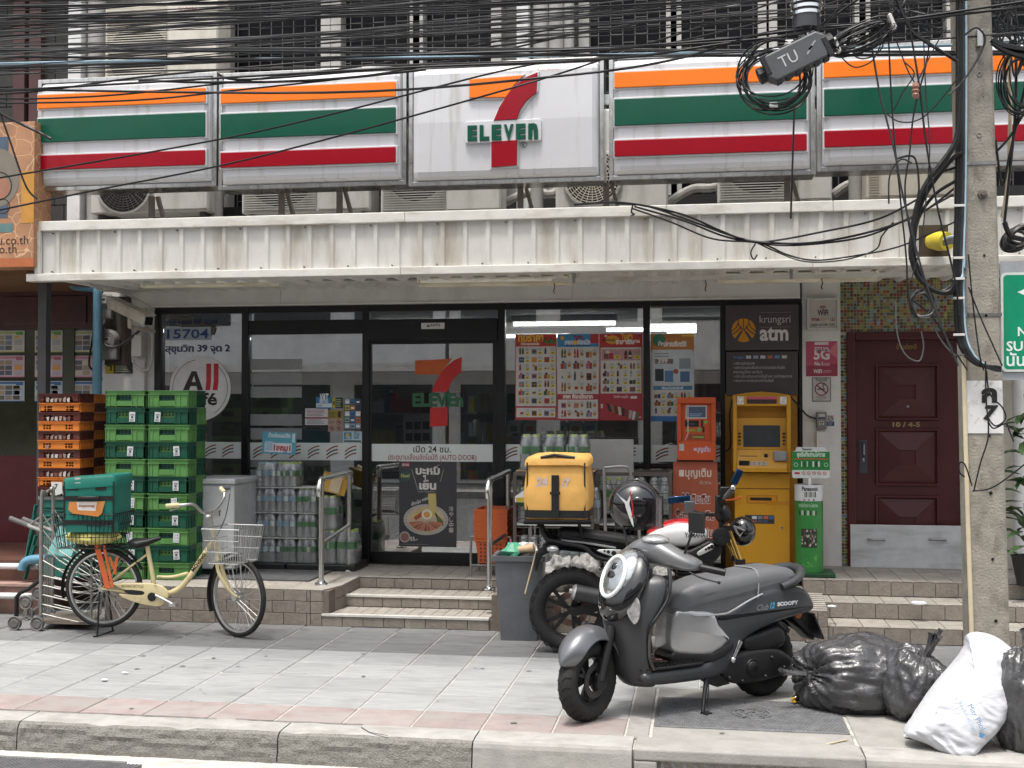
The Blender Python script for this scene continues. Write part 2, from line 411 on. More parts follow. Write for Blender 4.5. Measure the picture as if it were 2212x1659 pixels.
# kerb stones
kerb=MB().box(-30,YK0+.05,-.45,30,YK1-.002,-.02).solo('kerb',m_bed,'worn concrete kerb along the pavement edge','kerb',kind='structure')
def rough_mat():
 M=mat('kerb_aggregate',(.21,.202,.182),.95,var=.35,sc_=40,bump=1.0,bs=110,dirt=('#24211d',.6,(40,40,40),.5,.68));return M
m_kr=rough_mat()
m_kt=mat('kerb_top',(.315,.308,.29),.9,var=.14,sc_=8,bump=.35,bs=120,dirt=('#6e695f',.5,(5,9,5),.5,.75))
def kerb_stone(x0,x1,rough,top=m_kt):
 b=MB();n=max(4,int((x1-x0)/.018));prof=[(YK1-.004,0),(YK0+.10,0),(YK0+.035,-.003),(YK0+.01,-.014),(YK0+.0,-.035),(YK0-.004,-.06),(YK0-.008,-.085),(YK0-.012,-.11),(YK0-.016,-.14),(YK0-.02,-.2)]
 rs=[]
 for i in range(n+1):
  x=x0+.004+(x1-x0-.008)*i/n;ring=[]
  for k,(y,z) in enumerate(prof):
   d=0
   if k>=3:
    d=(noise.noise(V((x*9,k*.9,1.3)))*.012+noise.noise(V((x*34,k*2.3,7)))*.010)*rough
   e=noise.noise(V((x*3,k*.2,4)))*.004
   if k==2 and rough:z-=max(0,noise.noise(V((x*6,3,9))))*.02*rough
   ring.append((x,y+d,z+e*(0 if k==0 else 1)))
  rs.append(ring)
 k=len(prof)
 for i in range(n):
  for j in range(k-1):
   b.mi=0 if j<2 else 1
   b.add([rs[i][j],rs[i][j+1],rs[i+1][j+1],rs[i+1][j]],[(0,1,2,3)])
 b.mi=1
 for i in (0,n):b.add(rs[i],[tuple(range(k)) if i else tuple(range(k-1,-1,-1))])
 o=b.build('kerb_stone',[top,m_kr if rough>.3 else m_conc],kerb,smooth=50)
 return o
kx=[ax(-700,YK0,1600),ax(-300,YK0,1600),ax(38,YK0,1600),ax(600,YK0,1600),ax(1020,YK0,1620),ax(1366,YK0,1630)]
for i in range(5):kerb_stone(kx[i],kx[i+1],1 if i<3 else (.8 if i==3 else .15))
xd0,xd1=ax(1370,YK0,1640),ax(1868,YK0,1640)
# drain block with its slot and bars
b=MB()
s0,s1=xd0+.12,xd1-.02
b.box(xd0,YK0-.02,-.058,xd1,YK1-.004,.004);b.box(xd0,YK0-.02,-.2,s0,YK1-.004,-.06);b.box(s1,YK0-.02,-.2,xd1,YK1-.004,-.06)
b.build('drain_block',m_conc,kerb,bevel=.012)
b=MB()
for i in range(18):x=s0+(s1-s0)*(i+.5)/18;b.box(x-.007,YK0+.0,-.2,x+.007,YK0+.014,-.055)
b.build('drain_bar',m_iron,kerb)
MB().box(s0,YK0+.12,-.2,s1,YK0+.13,-.06).build('drain_back',mat('drain_dark',(.02,.02,.02),.9),kerb)
kerb_stone(xd1+.006,xd1+.9,.15);kerb_stone(xd1+.906,xd1+3.5,.15)
# cracked mortar line between kerb and slabs
b=MB()
for seg in ((ax(-60,YK1,1560),ax(250,YK1,1560)),(ax(250,YK1,1560),ax(470,YK1,1560)),(ax(510,YK1,1560),ax(785,YK1,1560))):
 n=24;pts=[]
 for i in range(n+1):x=seg[0]+(seg[1]-seg[0])*i/n;pts.append((x,YK1-.012+noise.noise(V((x*7,0,0)))*.012))
 for a,c in zip(pts,pts[1:]):
  t=.004+.008*abs(noise.noise(V((a[0]*11,5,0))));b.add([(a[0],a[1]-t,.005),(c[0],c[1]-t,.005),(c[0],c[1]+t*.6,.005),(a[0],a[1]+t*.6,.005)],[(0,1,2,3)])
p=[gr(780,1572),gr(797,1583),gr(838,1591)]
for a,c in zip(p,p[1:]):b.add([(a.x,a.y-.006,.005),(c.x,c.y-.006,.005),(c.x,c.y+.004,.005),(a.x,a.y+.004,.005)],[(0,1,2,3)])
b.build('crack',mat('crack_dark',(.05,.047,.043),.95),kerb)
# drain grate in the gutter, lower left
b=MB();xa,xb=ax(-60,6.2,1650),ax(260,6.2,1656)
for i in range(40):x=xa+(xb-xa)*i/39;b.bar((x,5.85,-.155),(x+.1,6.24,-.155),.012,.02)
b.bar((xa,6.26,-.155),(xb,6.26,-.155),.03,.02);b.solo('gutter_grate',m_iron,'dark iron grate in the gutter at the lower left','grate')

# ================================================================== platform and steps, tile by tile
m_tile=mat('step_tile',(.22,.192,.163),.75,var=.14,sc_=16,bump=.5,bs=60,rand=.08,dirt=('#5b4d40',.4,(9,9,9),.5,.75))
m_tread=mat('tread_tile',(.30,.278,.247),.7,var=.12,sc_=10,bump=.25,bs=60,rand=.06,dirt=('#6d6256',.5,(5,7,5),.48,.75))
m_grout=mat('tile_grout',(.14,.115,.095),.9,var=.2,sc_=20)
m_nose=mat('step_nosing',(.62,.6,.56),.5,m=.3,var=.1,bump=.1)
plat=MB().box(ax(355,YP,1350),YP+.012,0,ax(740,YP+.4,1300),YG+.1,ZP-.012).solo('platform',m_grout,'raised tiled platform along the shop front left of the steps','platform',kind='structure')
_tl={}
def tile(par,mm,p,sx,sy,sz,name='tile'):      # a tile as a small box with its lower corner at p
 k=(mm.name,round(sx,3),round(sy,3),round(sz,3))
 off=V(p)-par.location
 if k not in _tl:
  e=.002;b=MB();b.box(e,e,e,sx-e,sy-e,sz-e);o=b.build(name,mm,par,world=False,bevel=.0025,seg=1);_tl[k]=o;o.location=off;return o
 o=inst(_tl[k],par,off);o.name=name;return o
def wall_tiles(par,x0,x1,y,z0,n,th=.1,lx=.2,stag=True,d=.014):
 for r in range(n):
  x=x0-(lx/2 if (stag and r%2) else 0)
  while x<x1-.01:
   a,c=max(x,x0),min(x+lx,x1)
   if c-a>.02:tile(par,m_tile,(a,y,z0+r*th),c-a,d,th)
   x+=lx
def floor_tiles(par,x0,x1,y0,y1,z,lx=.2,ly=.2,d=.012):
 nx=max(1,round((x1-x0)/lx));ny=max(1,round((y1-y0)/ly))
 for i in range(nx):
  for j in range(ny):tile(par,m_tread,(x0+(x1-x0)*i/nx,y0+(y1-y0)*j/ny,z-d),(x1-x0)/nx,(y1-y0)/ny,d)
xl,xs0,xs1=ax(225,YP,1340),ax(670,YP,1340),ax(1056,YP,1355)
wall_tiles(plat,xl,xs0,YP,0,3);floor_tiles(plat,xl,xs0,YP,YP+.4,ZP);floor_tiles(plat,xl,xs0+.15,YP+.4,YG,ZP,.33,.33)
MB().box(xl,YP+.012,0,xs0,YG+.1,ZP-.012).build('core',m_grout,plat)
ys2,ys3=YP+.42,YP+.84
# chamfered cheek between platform and steps
ck=xs0+.17
b=MB();b.prism([(xs0,YP+.012),(xs0,YG),(ck,YG),(ck,YP+.3),(xs0+.1,YP+.012)],0,ZP-.012,None);b.build('core',m_grout,plat)
b=MB();b.prism([(xs0+.002,YP),(xs0+.002,YG),(ck+.012,YG),(ck+.012,YP+.3),(xs0+.105,YP)],ZP-.011,ZP+.001);b.build('coping',m_tread,plat,bevel=.003)
for r in range(3):
 tile(plat,m_tile,(xs0,YP,r*.1),.1,.014,.1)
 if r:
  b=MB();b.bar((xs0+.1,YP+.007,r*.1+.05),(ck+.01,YP+.3,r*.1+.05),.014,.096,(0,0,1));b.build('tile',m_tile,plat,bevel=.0025,seg=1)
  for k in range(4):tile(plat,m_tile,(ck,YP+.3+k*.2,r*.1),.014,.2,.1)
steps=MB().box(xs0+.1,YP+.014,0,xs1+.3,ys2+.02,.086).solo('entrance_steps',m_grout,'three tiled entrance steps with pale nosing below the sliding door','steps',kind='structure')
MB().box(ck,ys2+.014,.07,xs1+.12,ys3+.02,.186).build('core',m_grout,steps);MB().box(ck,ys3+.014,.17,xs1+.12,YG+.1,.286).build('core',m_grout,steps)
for (x0,x1,y,z,y2) in ((xs0+.1,xs1,YP,.1,ys2),(ck,xs1+.0,ys2,.2,ys3),(ck,xs1+.0,ys3,.3,YG-.02)):
 nb=8;
 for i in range(nb):tile(steps,m_tile,(x0+(x1-x0)*i/nb,y,z-.1),(x1-x0)/nb,.014,.084)
 floor_tiles(steps,x0,x1,y+.045,y2,z,.1 if z<.3 else .2,.19)
 if z<.25:MB().box(x0,y-.006,z-.017,x1,y+.044,z+.003).build('nosing',m_nose,steps,bevel=.002)
 else:floor_tiles(steps,x0,x1,y,y+.045,z,.2,.045)
# right platform behind the bikes and right cheek
xr0,xr1=xs1,ax(1752,YP,1370)
platr=MB().box(xr0+.02,YP+.012,0,xr1,YG+.1,ZP-.012).solo('side_platform',m_grout,'raised tiled platform behind the motorcycle and cash machine','platform',kind='structure')
wall_tiles(platr,xr0+.12,xr1,YP,0,3);floor_tiles(platr,xr0+.12,xr1,YP,YP+.4,ZP);floor_tiles(platr,xr0,xr1,YP+.4,YG,ZP,.33,.33)
for r in range(3):
 if r<2 or True:
  b=MB();b.bar((xr0+.0,YP+.28,r*.1+.05),(xr0+.125,YP+.006,r*.1+.05),.014,.096);b.build('tile',m_tile,platr,bevel=.0025,seg=1)
  for k in range(4):tile(platr,m_tile,(xr0-.002,YP+.28+k*.2,r*.1),.014,.2,.1)
b=MB();b.prism([(xr0+.12,YP),(xr0+.12,YP+.4),(xr0,YP+.4),(xr0,YP+.28)],ZP-.011,ZP+.001);b.build('coping',m_tread,platr)
# three wide steps below the red door
xd,xe=xr1,ax(2600,YP,1400)
dst=MB().box(xd,YP+.014,0,xe,YP+.5,.11).solo('door_steps',m_grout,'wide tiled steps leading up to the red door','steps',kind='structure')
dh=.125
for k in range(3):
 y=YP-.05+k*.38;z=dh*(k+1);y2=y+.38 if k<2 else YG
 MB().box(xd,y+.014,z-dh-.02,xe,YG+.1,z-.013).build('core',m_grout,dst)
 n=16;x00=xd-(.22 if k==0 else 0)
 for i in range(n):tile(dst,m_tile,(x00+(xe-x00)*i/n,y,z-dh),(xe-x00)/n,.014,dh)
 floor_tiles(dst,x00,xe,y,y2,z,.2,.2)
# sloped cheek block with ribbed top, between bikes and door steps
c0,c1=ax(1738,YP,1330),ax(1786,YP,1330)
ch=thing('cheek_block','small tiled end block with ribbed sloping top beside the scooter tail','step block',(c0,YP-.08,0))
b=MB()
b.box(c0,YP-.08,0,c1,YP+.4,.24);b.build('core',m_grout,ch)
for r in range(2):
 tile(ch,m_tile,(c0+.0,YP-.094,r*.12),(c1-c0)*.55,.014,.12);tile(ch,m_tile,(c0+(c1-c0)*.55,YP-.094,r*.12),(c1-c0)*.45,.014,.12)
b=MB()
for i in range(9):y=YP-.094+i*.052;b.bar((c0,y+.026,.245+i*.008),(c1,y+.026,.245+i*.008),.048,.012)
b.build('ribbed_tile',m_tread,ch,bevel=.003)
# ================================================================== shop building
m_wall=mat('painted_wall',(.64,.63,.61),.75,var=.08,sc_=4,bump=.12,bs=60,dirt=('#8b857a',.4,(3,3,1.2),.55,.8))
m_frame=mat('black_frame',(.008,.008,.009),.35,var=.2,sc_=8,rvar=.1)
m_pane=glass_mat('shop_glass',(.84,.86,.86),.36)
m_int=mat('inside_wall',(.30,.30,.30),.8)
m_floor_in=mat('inside_floor',(.45,.44,.42),.3)
m_lamp=mat('lit_tube',(1,1,.98),.5,emit=7.0,var=0)
shop=thing('shop_building','ground floor shop front with black framed glass and sliding door','building',(0,YG,0))
Y=YG
def fr(px0,py0,px1,py1,name='window_frame',y0=-.05,y1=.05,m_=None,par=None,bev=.004):
 a,c=at(px0,py1,Y),at(px1,py0,Y)
 return MB().box(a.x,Y+y0,a.z,c.x,Y+y1,c.z).build(name,m_ or m_frame,par or shop,bevel=bev)
X_L,X_R=ax(337,Y,900),ax(1732,Y,900)
ZT=az(657,Y,1000)                  # top of the frames
def xz(px0,py0,px1,py1):a,c=at(px0,py1,Y),at(px1,py0,Y);return a.x,a.z,c.x,c.z
fl=.3
def frame_x(pxa,pxb,pym=900,z0=fl,z1=None,y0=-.05,y1=.05):
 return MB().box(ax(pxa,Y,pym),Y+y0,z0,ax(pxb,Y,pym),Y+y1,z1 or ZT).build('window_frame',m_frame,shop,bevel=.004)
for a,c in ((337,352),(525,540),(785,800),(1077,1092),(1390,1405),(1556,1567),(1725,1733)):frame_x(a,c)
xm=[ax(p,Y,900) for p in (352,525,540,785,800,1077,1092,1390,1405,1556,1567,1725)]
def frame_z(i,j,z0,z1,y0=-.045,y1=.045):return MB().box(xm[i]+.001,Y+y0,z0,xm[j]-.001,Y+y1,z1).build('window_frame',m_frame,shop,bevel=.004)
for i in range(0,12,2):
 ztr=az(671 if i<8 else 668,Y,1000);frame_z(i,i+1,ztr,ZT-.001)
 if i!=4:frame_z(i,i+1,fl,fl+.075)
zt0,zt1=az(722,Y,650),az(692,Y,650)
frame_z(2,3,zt0,zt1)
zd1=az(690,Y,935);zd0=az(736,Y,935)
frame_z(4,5,zd0,zd1,-.09)
def pane(x0,z0,x1,z1,y=0.0,name='glass_pane',par=None):return MB().box(x0,Y+y-.004,z0,x1,Y+y+.004,z1).build(name,m_pane,par or shop)
ztop=az(671,Y,1000)
pane(xm[0]+.002,fl+.076,xm[1]-.002,ztop-.001);pane(xm[2]+.002,fl+.076,xm[3]-.002,zt0-.001);pane(xm[2]+.002,zt1+.001,xm[3]-.002,ztop-.001)
pane(xm[4]+.002,zd1+.001,xm[5]-.002,ztop-.001);pane(xm[6]+.002,fl+.076,xm[7]-.002,ztop-.001);pane(xm[8]+.002,fl+.076,xm[9]-.002,ztop-.001)
# sliding door leaf
door=MB().box(xm[4]+.012,Y-.04,fl+.012,xm[5]-.012,Y-.0,fl+.125).build('sliding_door',m_frame,shop,bevel=.004)
zb=fl+.126;zt=zd0-.002
for a,c in ((xm[4]+.002,xm[4]+.022),(xm[5]-.05,xm[5]-.002)):MB().box(a,Y-.04,zb,c,Y,zt).build('stile',m_frame,door)
MB().box(xm[4]+.023,Y-.04,zt-.03,xm[5]-.051,Y,zt).build('rail',m_frame,door)
MB().box(xm[4]+.024,Y-.022,zb,xm[5]-.052,Y-.016,zt-.031).build('glass_pane',m_pane,door)
# header beam, walls
zh0,zh1=ZT+.002,az(626,Y-.12,1000)
x0,x1=ax(300,Y-.12,640),ax(1728,Y-.12,640)
hw=[x0,ax(607,Y-.12,640),ax(1238,Y-.12,640),x1]
for a,c in zip(hw,hw[1:]):MB().box(a+.001,Y-.14,zh0,c-.001,Y+.2,zh1+.3).build('header_panel',m_wall,shop,bevel=.003)
MB().box(x0,Y-.155,zh0-.002,x1,Y-.141,zh0+.012).build('header_trim',mat('trim_white',(.7,.69,.66),.5),shop)
xpl,xpr=ax(228,Y,900),X_L-.002
MB().box(xpl,Y-.07,0,xpr-.09,Y+.3,3.3).build('left_pier',m_wall,shop,bevel=.004)
MB().box(xpr-.089,Y-.02,0,xpr,Y+.3,3.3).build('left_pier',m_wall,shop,bevel=.004)
xq0,xq1=X_R+.002,ax(1815,Y,900)
MB().box(xq0,Y-.06,.29,xq1,Y+.3,3.4).build('right_pier',m_wall,shop,bevel=.004)
# room behind the glass
MB().box(xpl,Y+.06,.1,xq1,Y+7.5,.298).build('inside_floor',m_floor_in,shop)
MB().box(xpl,Y+.06,2.9,xq1,Y+7.5,3.0).build('ceiling',mat('inside_ceiling',(.55,.55,.55),.8),shop)
MB().box(xpl,Y+7.4,.3,xq1,Y+7.5,2.9).build('back_wall',m_int,shop)
MB().box(xpl+.01,Y+.31,.3,xpl+.1,Y+7.4,2.9).build('side_wall',m_int,shop);MB().box(xq1-.1,Y+.31,.3,xq1-.01,Y+7.4,2.9).build('side_wall',m_int,shop)
tl=None
for (x,y) in ((-1.6,14.0),(-.05,14.6),(.15,15.6),(1.5,15.6),(-3.4,14.5),(-.6,15.2),(-2.4,16.3),(1.0,16.8)):
 if tl is None:tl=thing('ceiling_lamp','lit white tube lamp on the ceiling inside the shop','ceiling lamp',(x,y,2.8),group='lit tube lamps inside the shop');MB().box(-.62,-.05,.03,.62,.05,.1).build('lamp_body',m_wall,tl,world=False);MB().tube([(-.6,0,0),(.6,0,0)],.02,8).build('lit_tube',m_lamp,tl,world=False)
 else:dup(tl,(x,y,2.8))
# shelves of goods inside
GC=['#b33a24','#d8862a','#c9b23a','#2f5f8f','#3c7a45','#d9d4c8','#7a2d2d','#e0c9a0','#5b4a8a','#e8e8e8','#94b8c8']
m_shelf=mat('shelf_metal',(.5,.5,.48),.5)
def shelf(x,y,rz,lab,hgt=1.7,wd=1.3,bright=1.0):
 t=thing('shelf_unit',lab,'shelf',(x,y,.3),rz,group='goods shelves inside the shop')
 b=MB();b.box(-wd/2,.2,0,wd/2,.25,hgt);b.build('back_panel',m_shelf,t,world=False)
 n=5
 for k in range(n):MB().box(-wd/2,-.2,.08+k*hgt/n,wd/2,.199,.1+k*hgt/n).build('shelf',m_shelf,t,world=False)
 b=MB();b.usecol=True
 for k in range(n):
  xx=-wd/2+.02
  while xx<wd/2-.08:
   ww=RND.uniform(.05,.11);hh=RND.uniform(.12,.25)*hgt/1.7;b.col=[c*bright for c in H(RND.choice(GC))]
   for q in range(RND.randint(1,3)):
    if xx+ww<wd/2:b.box(xx,-.18,.101+k*hgt/n,xx+ww*.92,.15,.101+k*hgt/n+hh);xx+=ww
 o=b.build('goods',PRINT,t,world=False);o['kind']='stuff'
for i,a in enumerate(((-1.95,13.8,.1,'goods shelf seen through the sliding door, left aisle'),(-1.0,14.6,-.2,'goods shelf seen through the sliding door, deeper in'),(-1.5,17.5,0,'goods shelf against the rear wall behind the door'),
              (-3.2,12.9,.15,'goods shelf behind the pane with the stickers'),(-.1,17.9,0,'goods shelf against the rear wall behind the posters'),(-3.6,17.6,0,'goods shelf in the far left corner of the shop'))):
 shelf(a[0],a[1],a[2],a[3])
# counter and small machines behind the left pane
t=thing('counter','grey service counter behind the pane with the stickers','counter',(-3.0,12.35,.3));MB().box(-3.9,12.2,.3,-2.6,12.6,1.15).build('counter_body',mat('counter_grey',(.2,.2,.2),.5),t);MB().box(-3.95,12.16,1.151,-2.55,12.64,1.19).build('counter_top',m_shelf,t)
t=thing('drink_machine','pale drinks machine on the counter inside the shop','machine',(-2.95,12.4,1.19));MB().box(-3.1,12.28,1.192,-2.8,12.55,1.75).build('machine_body',m_wall,t,bevel=.01)
b=MB()
for i in range(3):
 for j in range(3):b.box(-3.07+i*.09,12.272,1.35+j*.12,-3.0+i*.09,12.279,1.43+j*.12)
b.build('button_panel',m_frame,t)
# frosted stripes on the left part of pane two
b=MB();b.usecol=True;m_frost=mat('frosted_film',(.33,.34,.34),.6,alpha=.55)
for k in range(9):
 if k in (3,6):continue
 a,c=at(541,775+k*30+24,Y-.006),at(652,775+k*30,Y-.006);b.box(a.x,Y-.008,a.z,c.x,Y-.006,c.z)
b.build('frosted_stripe',m_frost,shop)
# white bands with little three colour stripes
m_band=mat('band_film',(.62,.66,.64),.5,var=.06)
def band(px0,px1,pa=957,pb=993,marks=(),y=-.007):
 a,c=at(px0,pb,Y),at(px1,pa,Y);o=MB().box(a.x+.003,Y+y-.002,a.z,c.x-.003,Y+y,c.z).build('window_band',m_band,shop)
 b=MB();b.M=face_m((a.x,Y+y-.0021,a.z));h_=c.z-a.z
 for p in marks:
  x=ax(p,Y,975)-a.x
  for k,cc in enumerate(('#7a1f16','#1d2b1f','#8c3a12')):
   b.stroke([(x-.055,h_*(.12+.2*k)),(x-.02,h_*(.27+.2*k)),(x+.02,h_*(.38+.2*k)),(x+.055,h_*(.42+.2*k))],.012,.0012+.0001*k,cc)
 if marks:b.build('stripe_mark',PRINT,o)
band(442,525,955,990,(455,493));band(540,785,957,993,(560,598,638,678,718,758));band(1092,1390,961,996,(1105,1310,1360));band(1405,1556,962,997,(1430,1548))
o=MB();a,c=at(803,996,Y-.026),at(1066,960,Y-.026);o.box(a.x,Y-.028,a.z,c.x,Y-.026,c.z);db=o.build('door_band',m_band,shop)
b=MB();b.M=face_m(((a.x+c.x)/2,Y-.0285,a.z));hh=c.z-a.z
b.text('เปิด 24 ชม.',0,hh*.53,.085,.0008,'#26282a',bold=.012,fit=.37);b.text('ประตูบานเลื่อนอัตโนมัติ (AUTO DOOR)',0,hh*.1,.07,.0008,'#8e2433',bold=.01,fit=.87)
b.build('lettering',PRINT,db)
# plaque above the door
a,c=at(910,711,Y-.095),at(960,697,Y-.095);o=MB().box(a.x,Y-.1,a.z,c.x,Y-.091,c.z).build('maker_plate',mat('plate_white',(.6,.6,.6),.4),shop,bevel=.003)
b=MB();b.M=face_m((a.x,Y-.1005,a.z));b.text('KAYO',.14,.025,.035,.0008,'#222222',bold=.03);b.poly([(.05,.02),(.07,.045),(.09,.02)],.0008,'#333333');b.build('lettering',PRINT,o)

# ---- printed sheets: helper for a flat board or sticker standing as its own thing
def sheet(name,label,cat,px0,py0,px1,py1,Yp,base,fn,th=.004,bevel=0.0,group=None,m_=None,r=0):
 a,c=at(px0,py1,Yp),at(px1,py0,Yp);w_,h_=c.x-a.x,c.z-a.z
 t=thing(name,label,cat,(a.x,Yp,a.z),group=group)
 if base is not None:
  b=MB();b.usecol=True;b.col=H(base)
  if r:b.prism(rrect(w_,h_,r,4,w_/2,h_/2),-th,0,Matrix(((1,0,0,0),(0,0,-1,0),(0,1,0,0),(0,0,0,1))))
  else:b.box(0,0,0,w_,th,h_)
  b.build('sheet',m_ or PRINT,t,world=False,bevel=bevel)
 b=MB();b.M=face_m((0,-.0006,0));b.usecol=True
 fn(b,w_,h_)
 if b.v:b.build('printing',PRINT,t,world=False)
 return t,w_,h_
Ys=Y-.012
def f(b,w_,h_):
 b.disc(w_/2,h_/2,w_*.5,0,'#d8d6d4',40);b.ring(w_/2,h_/2,w_*.45,w_*.008,.001,'#2a1f1c',60,radians(-60),radians(55));b.ring(w_/2,h_/2,w_*.45,w_*.008,.001,'#2a1f1c',60,radians(100),radians(250))
 b.poly([(w_*.22,h_*.47),(w_*.36,h_*.77),(w_*.44,h_*.77),(w_*.55,h_*.47),(w_*.46,h_*.47),(w_*.44,h_*.535),(w_*.345,h_*.535),(w_*.32,h_*.47)],.001,'#241512')
 b.poly([(w_*.365,h_*.60),(w_*.4,h_*.7),(w_*.43,h_*.60)],.002,'#d8d6d4')
 for k in (0,.12):b.poly([(w_*(.585+k),h_*.47),(w_*(.60+k),h_*.6),(w_*(.60+k),h_*.89),(w_*(.68+k),h_*.89),(w_*(.68+k),h_*.6),(w_*(.665+k),h_*.47)],.001,'#c02028')
 b.text('Café',w_*.47,h_*.24,w_*.26,.001,'#241512',bold=.03,fit=w_*.62)
sheet('round_sticker','large round white cafe sticker on the left shop pane','sticker',366,770,499,907,Ys,None,f)
def f(b,w_,h_):b.text('15704',w_/2,h_*.14,h_,.001,'#2c4a86',bold=.02,fit=w_*.92,hfit=h_*.74)
sheet('number_sticker','white sticker with blue number 15704 on the left pane','sticker',357,706,455,735,Ys,'#a9b4bd',f)
def f(b,w_,h_):b.text('บริษัท แนว ซีพี ออลล์',w_/2,h_*.2,h_,0,'#1f3160',bold=.015,fit=w_)
sheet('window_lettering','blue lettering line above the number on the left pane','lettering',357,688,470,703,Ys,None,f)
def f(b,w_,h_):b.text('สุขุมวิท 39 จุด 2',w_/2,h_*.2,h_,0,'#1f3160',bold=.015,fit=w_)
sheet('window_lettering','blue lettering line under the number on the left pane','lettering',357,742,496,764,Ys,None,f)
def seven(b,x,y,w_,h_,z,org,red,grn,wht=None,ext=0):     # the striped numeral with the word across it
 U=lambda p:[(x+q[0]*w_,y+q[1]*h_) for q in p]
 orange=[(.03,.955),(.79,.975),(.66,.87),(.55,.745),(.03,.755)]
 arc1=[(.985,1.0),(.83,.955),(.68,.87),(.56,.77),(.45,.64),(.385,.52),(.37,.498)]
 arc2=[(.70,.505),(.74,.60),(.82,.69),(.91,.75),(.97,.775)]
 low=[(.34,.275),(.70,.285),(.70,.015),(.34,.0)]
 return U(orange),U(arc1+arc2),U(low)
def f(b,w_,h_):
 o_,r_,l_=seven(b,0,0,w_,h_,0,0,0,0)
 b.poly(o_,0,'#b8541a');b.poly(r_,0,'#b81c17');b.poly(l_,0,'#b81c17')
 b.text('ELEVEn',w_*.5,h_*.30,.1,.0005,'#1d5a37',bold=.045,fit=w_*1.04,hfit=h_*.2)
sheet('door_logo','orange red and green numeral logo on the sliding door glass','logo',893,771,999,922,Y-.026,None,f)
# noodle poster on the door
def f(b,w_,h_):
 b.rect(w_*.045,h_*.93,w_*.14,h_*.05,.001,'#8c3033');b.text('EZYGO',w_*.115,h_*.94,.03,.002,'#e6e0da',bold=.02,fit=w_*.12)
 b.disc(w_*.11,h_*.82,w_*.09,.001,'#38504c');b.text('New!',w_*.11,h_*.805,.05,.002,'#b7bb6a',bold=.02,fit=w_*.15)
 b.text('บะหมี่',w_*.5,h_*.845,.1,.001,'#d5d2cc',bold=.04,fit=w_*.42);b.text('เ็',w_*.45,h_*.76,.07,.001,'#d5d2cc',bold=.04);b.text('เย็น',w_*.5,h_*.67,.1,.001,'#d5d2cc',bold=.05,fit=w_*.3)
 b.stroke([(w_*.22,h_*.9),(w_*.33,h_*.66)],.005,.001,'#a8a6a2');b.stroke([(w_*.78,h_*.9),(w_*.72,h_*.76)],.005,.001,'#a8a6a2')
 b.text('Hiyashi Chuka Ramen',w_*.48,h_*.635,.02,.001,'#bdbab5',fit=w_*.3)
 b.M=b.M @ Matrix.Translation((w_*.17,h_*.5,0)) @ Matrix.Rotation(.38,4,'Z');b.text('เส้นนุ่ม หอมโชยุ',.02,-.03,.04,.001,'#d5d2cc',bold=.02,al='LEFT',fit=w_*.42);b.M=face_m((0,-.0006,0))
 cx,cy,rx,ry=w_*.47,h_*.315,w_*.39,h_*.18
 b.disc(cx,cy,rx,.001,'#c9c6c0',48,ry)
 for k in range(60):
  q=2*pi*k/60;b.stroke([(cx+rx*.86*cos(q),cy+ry*.86*sin(q)),(cx+rx*.98*cos(q),cy+ry*.98*sin(q))],.006,.0015,'#4b5157')
 b.disc(cx,cy,rx*.85,.002,'#c2ad92',40,ry*.85);b.poly([(cx+q[0]*rx,cy+q[1]*ry) for q in ((-.75,.1),(-.4,.6),(0,.8),(.3,.7),(.1,.1))],.0025,'#c9b27c')
 b.poly([(cx+.15*rx,cy+.3*ry),(cx+.1*rx,cy+1.7*ry),(cx+.45*rx,cy+1.7*ry),(cx+.5*rx,cy+.2*ry)],.003,'#c9b870')
 b.poly([(cx+q[0]*rx,cy+q[1]*ry) for q in ((.4,.5),(.8,-.1),(.75,-.4),(.5,-.1))],.003,'#5d6b3a')
 for k in range(11):
  q=radians(200+k*14);b.poly([(cx+.1*rx*cos(q),cy-.05*ry+.1*ry*sin(q)),(cx+.78*rx*cos(q-.12),cy+.74*ry*sin(q-.12)),(cx+.78*rx*cos(q+.1),cy+.74*ry*sin(q+.1))],.0035+k*.0001,['#a8604c','#b9785f','#94503f'][k%3])
 b.poly([(cx+q[0]*rx,cy+q[1]*ry) for q in ((-.55,.15),(-.15,.55),(.0,.35),(-.45,-.05))],.005,'#a8503e')
 b.disc(cx+.05*rx,cy+.35*ry,rx*.24,.0055,'#ddd6c8',24,ry*.33);b.disc(cx+.05*rx,cy+.33*ry,rx*.15,.006,'#cf9a4a',20,ry*.2)
 for k,ch_ in enumerate('冷やし中華'):b.text(ch_,w_*.91,h_*(.42-k*.062),.052,.001,'#c4c1bb',bold=.01)
 b.disc(w_*.1,h_*.11,w_*.095,.001,'#a8a29a');b.disc(w_*.1,h_*.11,w_*.07,.002,'#8c5f58');b.text('55.-',w_*.26,h_*.07,.05,.001,'#d5d2cc',bold=.03);b.rect(w_*.02,h_*.025,w_*.5,.003,.001,'#9a9894')
sheet('noodle_poster','dark poster of a noodle bowl low on the sliding door','poster',862,996,986,1180,Y-.026,'#3b3c3f',f,th=.002)
